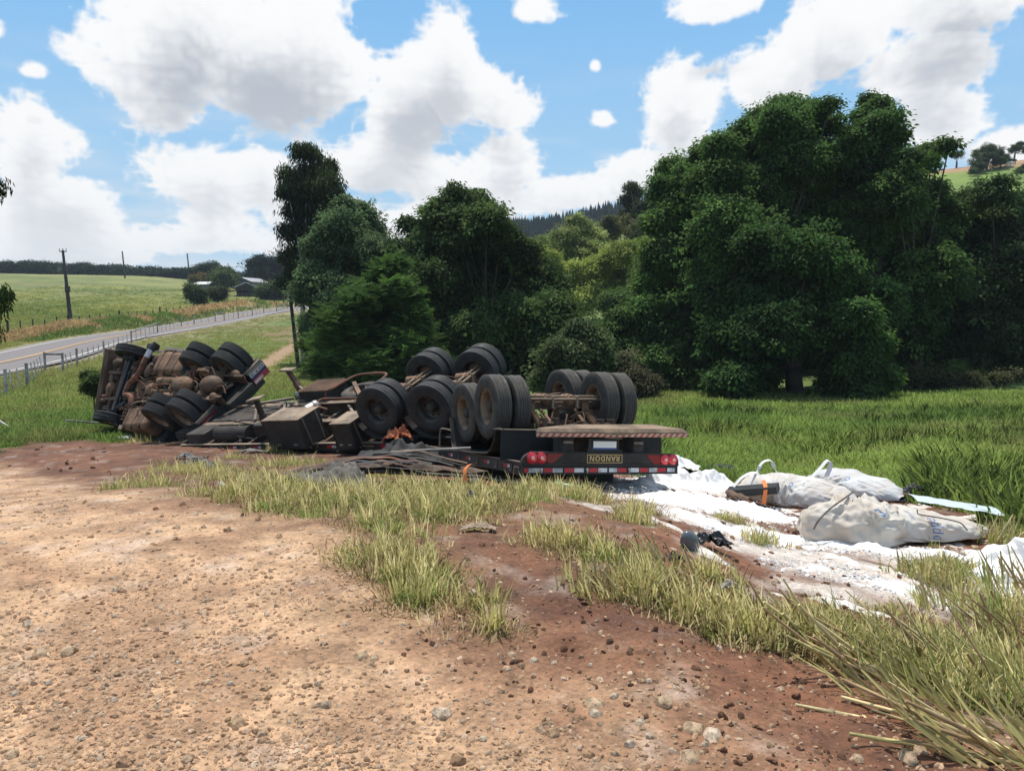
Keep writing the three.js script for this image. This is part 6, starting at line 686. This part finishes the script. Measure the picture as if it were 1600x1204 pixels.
{ const b = gp(322, 486), t = thing('road_sign', 'back of a diamond shaped road sign on the bank', 'road sign', [b.x, gy(b.x, b.z), b.z]), s = -b.z / FPX; new B().rod([0, -0.2, 0], [0, 1.5, 0], 0.05).build('sign_post', M.post, t); new B().box(0, 1.35, 0.06, 0.85, 0.85, 0.03, 0.01, [0, 0, Math.PI / 4]).build('sign_panel', M.black, t); }
function shed(name, label, px, py, depth, w, d, h, rise, turn, roofMat, wallMat, open) {
  const b = at(px, py, depth); const t = thing(name, label, 'building', [b.x, b.y, b.z]); t.rotation.y = turn;
  new B().span(-w / 2, -w / 2 + 0.25, -2, h, -d / 2, d / 2, 0).span(w / 2 - 0.25, w / 2, -2, h, -d / 2, d / 2, 0).span(-w / 2 + 0.25, w / 2 - 0.25, -2, h, -d / 2, -d / 2 + 0.25, 0).build('wall', wallMat, t);
  new B().span(-w / 2 + 0.25, w / 2 - 0.25, h - 1.0, h, d / 2 - 0.25, d / 2, 0).span(-w / 2 + 0.25, w / 2 - 0.25, -2, 0.2, d / 2 - 0.25, d / 2, 0).build('front_wall', wallMat, t);
  for (let i = 0; i < 4; i++) new B().span(lerp(-w / 2, w / 2, i / 3) - 0.14, lerp(-w / 2, w / 2, i / 3) + 0.14, 0, h, d / 2 + 0.003, d / 2 + 0.25, 0).build('pillar', M.postDark, t);
  { const s = new THREE.Shape(); s.moveTo(-w / 2, h); s.lineTo(0, h + rise); s.lineTo(w / 2, h); const g = new THREE.ExtrudeGeometry(s, { depth: 0.2, bevelEnabled: false }); g.translate(0, 0, d / 2 - 0.2); new B().add(g).build('gable', wallMat, t); }
  for (const sg of [-1, 1]) { const l = Math.hypot(w / 2 + 0.6, rise * (1 + 1.2 / w)); const rf = new B().box(0, 0, 0, l, 0.14, d + 1.2, 0.01); for (let i = -3; i <= 3; i++) rf.box(0, 0.1, i * d / 7, l, 0.06, 0.12, 0); const m = rf.build('roof_sheet', roofMat, t); m.position.set(sg * (w / 4 + 0.3), h + rise / 2 - 0.05, 0); m.rotation.z = -sg * Math.atan2(rise, w / 2); }
  return t;
}
const tin = std(0.62, 0.62, 0.64, { metalness: 0.2, roughness: 0.5, map: dustTex });
shed('farm_shed', 'open dark shed with a pale pitched roof beside the road', 384, 459, 205, 4.6, 6, 1.8, 1.0, 0.35, tin, M.postDark);
shed('farm_house', 'grey farmhouse with a pale roof behind the open shed', 392, 452, 232, 6.0, 7, 2.2, 1.1, -0.35, tin, dusty(0.22, 0.24, 0.28));
shed('farm_barn', 'low barn with a bright white roof behind the bank shrubs', 324, 450, 230, 5.2, 6, 1.1, 0.7, 1.2, std(0.8, 0.8, 0.8), M.post);
{ const b = gp(397, 462), t = thing('plank_gate', 'pale plank gate right of the farm shed', 'gate', [b.x, gy(b.x, b.z), b.z]); for (let i = 0; i < 4; i++) new B().box(0, 0.45 + i * 0.4, 0, 2.0, 0.16, 0.06, 0.01).build('rail', M.whitewood, t); for (const x of [-1, 1]) new B().box(x, 0.9, -0.08, 0.14, 2.0, 0.1, 0.01).build('gate_post', M.whitewood, t); }
for (const [px, py, l, s] of [[1578, 262, 'white cow grazing on the hill pasture at the right', 1], [1583, 258, 'dark cow standing higher on the hill pasture', 0]]) { const b = gp(px, py), t = thing('cow', l, 'cow', [b.x, gy(b.x, b.z), b.z]); new B().ball(0, 1.05, 0, 0.95, 0.42, 0.36).ball(0.85, 1.2, 0, 0.4, 0.26, 0.2).ball(1.25, 1.15, 0, 0.3, 0.17, 0.14).rod([-0.65, 1, 0.2], [-0.65, 0, 0.2], 0.1, 0.07).rod([-0.65, 1, -0.2], [-0.65, 0, -0.2], 0.1, 0.07).rod([0.6, 1, 0.2], [0.6, 0, 0.2], 0.1, 0.07).rod([0.6, 1, -0.2], [0.6, 0, -0.2], 0.1, 0.07).rod([-0.9, 1.2, 0], [-1.1, 0.5, 0], 0.04, 0.03).build('body', s ? M.white : M.black, t); t.rotation.y = 0.4; }

// ------------------------------------------------------------------ burst sacks
function sackText(s) { return canvasTex(1024, 512, (c, w, h) => { c.fillStyle = '#dcdad6'; c.fillRect(0, 0, w, h); const r = rngOf(s); for (let k = 0; k < 260; k++) { const x = r() * w, y = r() * h, q = 10 + r() * 70; const g = c.createRadialGradient(x, y, 0, x, y, q); const a = 0.05 + 0.2 * r() * r() + (x < 330 && s === 2 ? 0.08 : 0); g.addColorStop(0, `rgba(150,118,88,${a})`); g.addColorStop(1, 'rgba(150,118,88,0)'); c.fillStyle = g; c.fillRect(x - q, y - q, 2 * q, 2 * q); } if (s === 2) { c.save(); c.translate(700, 290); c.rotate(-Math.PI / 2); c.scale(0.62, 1); c.fillStyle = '#4a78b8'; c.font = '74px sans-serif'; c.textAlign = 'center'; c.fillText('oppe', 0, 0); c.restore(); c.fillStyle = '#5a8ac6'; c.beginPath(); c.ellipse(470, 200, 22, 9, 0, 0, 7); c.fill(); c.fillStyle = 'rgba(80,100,130,0.5)'; for (let k = 0; k < 5; k++) c.fillRect(560 + k * 5, 215, 3, 46); } else { c.strokeStyle = '#6a8cbc'; c.lineWidth = 7; c.beginPath(); c.ellipse(520, 250, 22, 11, 0, 0, 7); c.stroke(); c.strokeStyle = '#64707f'; c.lineWidth = 3; c.strokeRect(620, 205, 170, 40); } }); }
function sack(parent, spine, prof, seed, mat, folds = 1) { // closed cloth body swept along a spine; prof: [half width, height] along it
  const c = new THREE.CatmullRomCurve3(spine.map((p) => V3(...p))), R = rngOf(seed), o = R() * 50;
  const g = sheet(150, 84, (s, t) => { const p = c.getPoint(s), d = c.getTangent(s), sd = V3(-d.z, 0, d.x).normalize(); const k = s * (prof.length - 1), i = Math.min(prof.length - 2, Math.floor(k)), f = sst(0, 1, k - i), w = lerp(prof[i][0], prof[i + 1][0], f), h = lerp(prof[i][1], prof[i + 1][1], f); const a = t * Math.PI * 2 - Math.PI * 0.75, ca = Math.cos(a), sa = Math.sin(a); const end = sst(0, 0.12, s) * sst(1, 0.88, s); let fold = (noise(s * 9 + o, ca * 2.2 + sa * 1.3 + o) - 0.5) * 0.22 + (0.5 - Math.abs(noise(s * 13 + ca * 3 + o, sa * 4 + s * 6) * 2 - 1)) * 0.09 + (0.5 - Math.abs(noise(s * 30 + ca * 2, sa * 6 + o) * 2 - 1)) * 0.035 + (Math.abs(noise(s * 22 + o + sa * 2, a * 1.4 + s * 5) - 0.5) - 0.25) * -0.16 * (1.5 - end) + (0.5 - Math.abs(noise(s * 46 + sa * 3, a * 3 + s * 12 + o) * 2 - 1)) * 0.03 + (noise(s * 70 + o, a * 7) - 0.5) * 0.025; fold *= folds; const q = 1 + fold; const sx = Math.sign(ca) * Math.pow(Math.abs(ca), 0.85), sy = Math.sign(sa) * Math.pow(Math.abs(sa), 0.8); const y = sy > 0 ? sy * h * 0.69 * q : sy * h * 0.35; return [p.x + sd.x * sx * w * q, p.y + y, p.z + sd.z * sx * w * q]; });
  return addMesh('sack_cloth', g, mat, parent);
}
const sackMat = (s, tint = [1, 1, 1]) => new THREE.MeshPhysicalMaterial({ map: sackText(s), color: new THREE.Color().setRGB(...tint), roughness: 0.75, bumpMap: rep(clothBump, 6), bumpScale: 0.002, sheen: 0.3, side: THREE.DoubleSide });
const rel = (o, px, py, up = 0, d) => { const p = d ? at(px, py, d) : gp(px, py); return [p.x - o.x, p.y - o.y + up, p.z - o.z]; };
function strap(parent, pts, w, mat, name = 'strap') { const c = new THREE.CatmullRomCurve3(pts.map((p) => V3(...p))); const g = sheet(40, 1, (s, t) => { const p = c.getPoint(s), d = c.getTangent(s), n = V3(d.z, 0.25, -d.x).normalize(); if (Math.abs(d.y) > 0.9) n.set(1, 0, 0.3).normalize(); return [p.x + n.x * w * (t - 0.5), p.y + n.y * w * (t - 0.5), p.z + n.z * w * (t - 0.5)]; }); return addMesh(name, g, mat, parent); }
const clothWhite = std(0.72, 0.72, 0.72, { side: THREE.DoubleSide, bumpMap: rep(clothBump, 3), bumpScale: 0.002 }), orangeBelt = std(0.75, 0.21, 0.05, { side: THREE.DoubleSide, roughness: 0.8 });
const rest = (t, px, py, back, up) => { const p = gp(px, py), x = p.x * (1 + back / 12), z = p.z - back; return [x - t.position.x, gy(x, z) + up - t.position.y, z - t.position.z]; };
{ // front sack with blue print
  const o = gp(1400, 850), t = thing('bulk_sack', 'dirty white bulk sack with blue print lying nearest, powder spilling from it', 'sack', [o.x, gy(o.x, o.z), o.z], 'burst bulk sacks beside the wreck'), D = -o.z;
  const q = (px, py, d) => rel(t.position, px, py, 0, d);
  sack(t, [rest(t, 1266, 828, 0.34, 0.1), rest(t, 1320, 848, 0.36, 0.13), rest(t, 1390, 850, 0.36, 0.13), rest(t, 1460, 850, 0.34, 0.12), rest(t, 1538, 848, 0.3, 0.1)], [[0.05, 0.04], [0.36, 0.4], [0.42, 0.52], [0.4, 0.46], [0.37, 0.38], [0.35, 0.32], [0.3, 0.22], [0.12, 0.1]], 2, sackMat(2, [0.82, 0.79, 0.75]), 1.1);
  sack(t, [rest(t, 1258, 842, 0.2, 0.1), rest(t, 1300, 850, 0.16, 0.12), rest(t, 1345, 852, 0.16, 0.12), rest(t, 1392, 846, 0.24, 0.14), rest(t, 1415, 842, 0.32, 0.16)], [[0.06, 0.2], [0.3, 0.46], [0.34, 0.56], [0.33, 0.5], [0.24, 0.34], [0.1, 0.2]], 12, sackMat(3, [0.8, 0.76, 0.71]), 2.1).name = 'torn_flap';
  new B().tube([q(1334, 768, D + 0.05), q(1320, 778, D - 0.12), q(1298, 794, D - 0.26), q(1280, 812, D - 0.3), q(1272, 826, D - 0.25)], 0.011, 30, 6).build('seam_cord', dusty(0.25, 0.21, 0.18), t);
  new B().tube([q(1434, 796, D - 0.1), q(1436, 803, D - 0.12), q(1470, 809, D - 0.18), q(1500, 816, D - 0.18), q(1512, 828, D - 0.15)], 0.008, 30, 6).build('tie_cord', dusty(0.2, 0.14, 0.11), t);
}
{ const o = gp(1230, 792), t = thing('bulk_sack', 'white bulk sack behind the black plank, its lifting loop standing up', 'sack', [o.x, gy(o.x, o.z), o.z], 'burst bulk sacks beside the wreck'), D = -o.z + 0.3; const q = (px, py, d) => rel(t.position, px, py, 0, d);
  sack(t, [rest(t, 1152, 780, 0.3, 0.08), rest(t, 1190, 786, 0.35, 0.12), rest(t, 1240, 792, 0.35, 0.12), rest(t, 1300, 800, 0.35, 0.12), rest(t, 1350, 806, 0.3, 0.1)], [[0.1, 0.16], [0.42, 0.42], [0.46, 0.48], [0.42, 0.42], [0.34, 0.32], [0.1, 0.08]], 5, sackMat(3, [0.84, 0.84, 0.85]), 0.9);
  strap(t, [q(1172, 758, D), q(1184, 736, D), q(1192, 722, D), q(1204, 719, D), q(1212, 734, D), q(1228, 752, D)], 0.06, clothWhite, 'lifting_loop'); strap(t, [q(1146, 760, D), q(1162, 744, D), q(1180, 738, D), q(1198, 750, D)], 0.07, clothWhite, 'lifting_loop');
}
{ const o = gp(1335, 776), t = thing('bulk_sack', 'bluish white bulk sack farthest back, with loops at both ends', 'sack', [o.x, gy(o.x, o.z), o.z], 'burst bulk sacks beside the wreck'), D = -o.z + 0.2; const q = (px, py, d) => rel(t.position, px, py, 0, d);
  sack(t, [rest(t, 1262, 766, 0.3, 0.1), rest(t, 1300, 772, 0.35, 0.12), rest(t, 1340, 778, 0.35, 0.1), rest(t, 1385, 786, 0.3, 0.08), rest(t, 1410, 790, 0.3, 0.06)], [[0.08, 0.2], [0.36, 0.42], [0.44, 0.42], [0.42, 0.34], [0.32, 0.24], [0.08, 0.08]], 7, sackMat(3, [0.8, 0.84, 0.9]), 0.8);
  strap(t, [q(1266, 748, D), q(1282, 731, D), q(1294, 719, D), q(1298, 726, D), q(1292, 744, D)], 0.08, clothWhite, 'lifting_loop'); strap(t, [q(1384, 762, D), q(1393, 754, D), q(1402, 760, D), q(1398, 774, D)], 0.07, clothWhite, 'lifting_loop');
}
{ const o = gp(1450, 830), t = thing('plastic_sheet', 'pale blue green plastic sheet lying along the back of the printed sack', 'sheet', [o.x, o.y, o.z]); const a = rest(t, 1425, 812, 0.1, 0.28), b = rest(t, 1560, 824, 0.1, 0.18); addMesh('sheet_film', sheet(40, 8, (s, k) => [lerp(a[0], b[0], s), lerp(a[1], b[1], s) + 0.05 * Math.sin(k * 3.1) + 0.02 * noise(s * 14, k * 4), lerp(a[2], b[2], s) - 0.35 + k * 0.5]), std(0.52, 0.6, 0.61, { roughness: 0.45, side: THREE.DoubleSide }), t); }
{ const o = gp(1200, 786), t = thing('plank', 'black edged plank wrapped with an orange strap beside the sacks', 'plank', [o.x, o.y, o.z]); const a = rel(o, 1138, 768, 0, -o.z), b = rel(o, 1216, 762, 0, -o.z - 0.35); new B().bar(a, b, 0.3, 0.1).build('board', M.black, t); new B().bar([a[0], a[1] - 0.062, a[2] + 0.02], [b[0], b[1] - 0.062, b[2] + 0.02], 0.3, 0.02).build('wood_edge', M.tan, t); const m = [lerp(a[0], b[0], 0.68), lerp(a[1], b[1], 0.68), lerp(a[2], b[2], 0.68)]; const rr = 0.17; strap(t, [[m[0] + 0.05, m[1] + 0.12, m[2] - 0.1], [m[0] + 0.02, m[1] + 0.075, m[2] + 0.1], [m[0], m[1] + 0.02, m[2] + 0.18], [m[0] - 0.02, m[1] - 0.1, m[2] + 0.2], [m[0] - 0.025, m[1] - 0.18, m[2] + 0.2]], 0.06, orangeBelt, 'orange_strap').scale.setScalar(1);
  const bk = gp(1152, 786), k = thing('brown_sack', 'crumpled brown sack end at the tip of the plank', 'sack', [bk.x, bk.y, bk.z]); sack(k, [rel(bk, 1134, 768, 0, -bk.z - 0.1), rel(bk, 1150, 776, 0, -bk.z - 0.15), rel(bk, 1170, 780, 0, -bk.z - 0.2)], [[0.05, 0.04], [0.12, 0.08], [0.12, 0.08], [0.06, 0.04]], 9, std(0.24, 0.15, 0.1, { map: dustTex }), 1.6); }
// ------------------------------------------------------------------ scraps and debris around the wreck
function crumple(name, label, cat, px, py, w, d, h, mat, seed, lift = 0, yaw = 0) { const p = gp(px, py), t = thing(name, label, cat, [p.x, gy(p.x, p.z) + lift, p.z]); t.rotation.y = yaw; const f = (o) => sheet(44, 26, (s, k) => { const x = (s - 0.5) * w * (1 + 0.3 * (noise(k * 4 + seed, 1) - 0.5)), z = (k - 0.5) * d * (1 + 0.4 * (noise(s * 4 + seed, 2) - 0.5)), n = noise(s * 4.5 + seed, k * 3.5), m = Math.abs(noise(s * 11 + seed, k * 8) - 0.5) * 2; return [x + 0.1 * w * (noise(s * 6, k * 6 + seed) - 0.5), h * (n * 0.9 + 0.35 * (1 - m)) * Math.sin(Math.PI * (0.08 + 0.84 * s)) + 0.01 - o, z]; }); new B().add(f(0)).add(f(0.006)).build('crumpled_sheet', mat, t); return t; }
{ const t = crumple('torn_panel', 'long torn brown and black body panel lying on the grass before the wreck', 'debris', 600, 755, 2.7, 0.9, 0.26, M.dirtDark, 3, 0.05, 0.05); new B().tube([[-1.3, 0.1, 0.35], [-0.4, 0.2, 0.42], [0.4, 0.16, 0.45], [1.3, 0.1, 0.42]], 0.025, 40, 6).build('bent_frame', M.rail, t); new B().tube([[-0.2, 0.3, -0.3], [0.5, 0.34, -0.35], [1.25, 0.36, -0.4]], 0.022, 30, 6).build('pale_trim', M.pale, t); new B().tube([[-1.35, 0.03, 0.2], [-0.7, 0.22, 0.1], [0.1, 0.3, 0], [0.7, 0.22, 0.15]], 0.03, 40, 6).build('black_seal', M.black, t); for (let k = 0; k < 7; k++) { const z = -0.3 + k * 0.11; new B().add(sheet(30, 2, (s, q) => [-0.9 + s * (2.1 - 0.1 * k), 0.14 + 0.2 * Math.sin(Math.PI * s) * (1 - 0.06 * k) + 0.05 * noise(s * 9 + k * 3, k) , z + q * 0.13 + 0.05 * noise(s * 7, k + 5)])).build('torn_strip', [M.dirtDark, M.black, M.board, M.rust, M.black, M.dirtDark, M.board][k], t); } }
crumple('tarpaulin', 'grey crumpled tarpaulin at the left end of the torn panel', 'tarpaulin', 512, 768, 0.85, 0.6, 0.24, std(0.14, 0.125, 0.105, { map: dustTex }), 11, 0.01, -0.5);
crumple('black_scrap', 'black frayed scrap at the far left tip of the torn panel', 'debris', 482, 759, 0.5, 0.3, 0.14, M.black, 12);
crumple('tarpaulin', 'dark tarpaulin draped between the two trailers', 'tarpaulin', 634, 730, 1.3, 1.0, 0.42, std(0.05, 0.048, 0.046, { map: dustTex }), 14, 0.05, 0.4);
crumple('orange_cloth', 'dull orange cloth caught between the two trailers', 'cloth', 622, 716, 0.55, 0.4, 0.3, std(0.42, 0.13, 0.06, { map: dustTex }), 15, 0.35);
{ const p = gp(583, 732), t = thing('wood_plank', 'short brown plank lying in the grass under the front trailer end', 'plank', [p.x, gy(p.x, p.z) + 0.05, p.z]); t.rotation.set(0, 0.4, 0.18); new B().box(0, 0, 0, 0.75, 0.04, 0.16, 0.008).build('plank_board', M.dirt, t); }
crumple('rubber_scrap', 'grey black rubber scrap on the torn soil in front of the truck', 'debris', 306, 728, 0.55, 0.34, 0.14, std(0.06, 0.062, 0.066, { roughness: 0.5, map: dustTex }), 16);
crumple('rubber_scrap', 'small grey scrap right of the larger rubber scrap', 'debris', 329, 735, 0.28, 0.24, 0.1, std(0.09, 0.092, 0.098, { roughness: 0.5, map: dustTex }), 17);
crumple('grey_scrap', 'pale grey scrap behind the rubber scraps near the trailer', 'debris', 289, 716, 0.34, 0.25, 0.12, M.post, 18);
crumple('white_scrap', 'small white scrap lying in the grass left of the tarpaulin', 'litter', 344, 762, 0.1, 0.08, 0.06, M.white, 19);
crumple('foil_scrap', 'shiny pale scrap in the grass left of the cab', 'litter', 196, 688, 0.55, 0.3, 0.12, std(0.55, 0.57, 0.58, { roughness: 0.35 }), 20);
crumple('grey_trim', 'thin grey trim pieces on the ground beside the front trailer rail', 'debris', 392, 708, 0.7, 0.2, 0.08, M.post, 21);
{ const p = gp(734, 768), t = thing('ratchet_strap', 'orange strap hanging from the crushed boards down into the grass', 'strap', [p.x, gy(p.x, p.z), p.z]), d = -p.z + 0.45, q = (px, py, k = d) => rel(t.position, px, py, 0, k); strap(t, [q(742, 724, d + 0.15), q(733, 726, d), q(727, 732, d - 0.05), q(726, 742, d - 0.08), q(726, 756, d - 0.08)], 0.05, orangeBelt, 'belt'); strap(t, [q(738, 757, -p.z + 0.15), q(740, 768, -p.z + 0.1), q(739, 776, -p.z)], 0.055, orangeBelt, 'belt'); }
crumple('blue_rag', 'dark rag at the lower end of the orange strap', 'rag', 737, 788, 0.22, 0.16, 0.12, std(0.05, 0.06, 0.075, { map: dustTex }), 23);
crumple('blue_rag', 'small blue grey rag beside the top of the orange strap', 'rag', 743, 764, 0.14, 0.12, 0.12, std(0.1, 0.13, 0.15, { map: dustTex }), 24, 0.02);
{ const p = gp(882, 768), t = thing('green_bottle', 'green plastic container lying in front of the reflective bumper', 'bottle', [p.x, gy(p.x, p.z) + 0.06, p.z]); t.rotation.set(0, -0.35, -0.12); const g = new THREE.LatheGeometry([[0, -0.22], [0.06, -0.215], [0.075, -0.19], [0.078, -0.05], [0.072, -0.02], [0.078, 0.02], [0.075, 0.12], [0.03, 0.19], [0.022, 0.23], [0, 0.232]].map(([a, b]) => new THREE.Vector2(a, b)), 24); g.rotateZ(Math.PI / 2); new B().add(g).build('bottle_body', std(0.12, 0.3, 0.14, { roughness: 0.3 }), t); }
for (const [px, py, s, l] of [[905, 757, 0.05, 'round brown stone beside the green container']]) { const p = gp(px, py), m = addMesh('loose_rock', rocks[2], stoneMats[3]); m.position.set(p.x, gy(p.x, p.z) + s * 0.6, p.z); m.scale.setScalar(s * 1.4); tag(m, l, 'stone'); }
{ const p = gp(1078, 858), t = thing('lamp_housing', 'broken grey lamp housing on the soil among the stalks', 'debris', [p.x, gy(p.x, p.z) + 0.05, p.z]); t.rotation.set(0.2, 0.5, -0.5); const g = new THREE.SphereGeometry(0.11, 24, 12, 0, Math.PI * 2, 0, Math.PI * 0.62); g.scale(0.75, 1.25, 0.6); g.rotateZ(0.9); new B().add(g).build('housing_shell', new THREE.MeshPhysicalMaterial({ color: 0x565c62, roughness: 0.25, clearcoat: 0.5, side: THREE.DoubleSide }), t); }
crumple('black_plastic', 'twisted black plastic piece right of the lamp housing', 'debris', 1112, 858, 0.34, 0.14, 0.13, std(0.012, 0.012, 0.013, { roughness: 0.35 }), 27, 0.0, -0.2);
crumple('black_plastic', 'small black plastic bit below the lamp housing', 'debris', 1056, 876, 0.12, 0.1, 0.06, M.black, 28);
crumple('white_wrapper', 'white plastic wrapper caught in the grass stalks', 'litter', 1102, 970, 0.13, 0.09, 0.06, M.white, 29);
crumple('paper_scrap', 'pale paper scrap in the stalks above the wrapper', 'litter', 1140, 930, 0.13, 0.07, 0.05, M.pale, 30, 0.05);
crumple('black_film', 'black plastic film behind the powder near the trailer corner', 'debris', 1120, 738, 0.9, 0.3, 0.14, M.black, 31, 0.0);
crumple('black_film', 'black plastic tail behind the printed sack', 'debris', 1428, 782, 0.4, 0.2, 0.2, M.black, 32, 0.08);
crumple('white_liner', 'white plastic liner trailing from the rear trailer over the powder', 'liner', 1040, 738, 1.15, 0.6, 0.26, clothWhite, 33, 0.05, -0.2);
crumple('brown_cardboard', 'flat brown cardboard piece on the soil below the grass', 'litter', 748, 832, 0.26, 0.1, 0.05, M.tan, 34);
{ const p = gp(6, 668), t = thing('broken_rail', 'pale broken fence rails lying at the left edge of the grass', 'debris', [p.x, gy(p.x, p.z), p.z]); new B().bar([-0.6, 0.5, 0], [0.3, 0.05, 0.2], 0.06, 0.05).build('rail_piece', M.whitewood, t); new B().bar([-0.8, 0.02, 0.4], [1.3, 0.06, 0.1], 0.05, 0.05).build('rail_piece', M.whitewood, t); }
{ const p = gp(150, 672), t = thing('fallen_wire', 'grey pipe lying in the grass beside the overturned cab', 'pipe', [p.x, gy(p.x, p.z) + 0.15, p.z]); new B().tube([[-1.0, 0.1, 0], [-0.2, 0.06, 0.1], [0.7, -0.02, 0], [1.2, -0.06, -0.1]], 0.03, 30, 6).build('pipe_length', M.post, t); }

renderer.render(scene, camera);
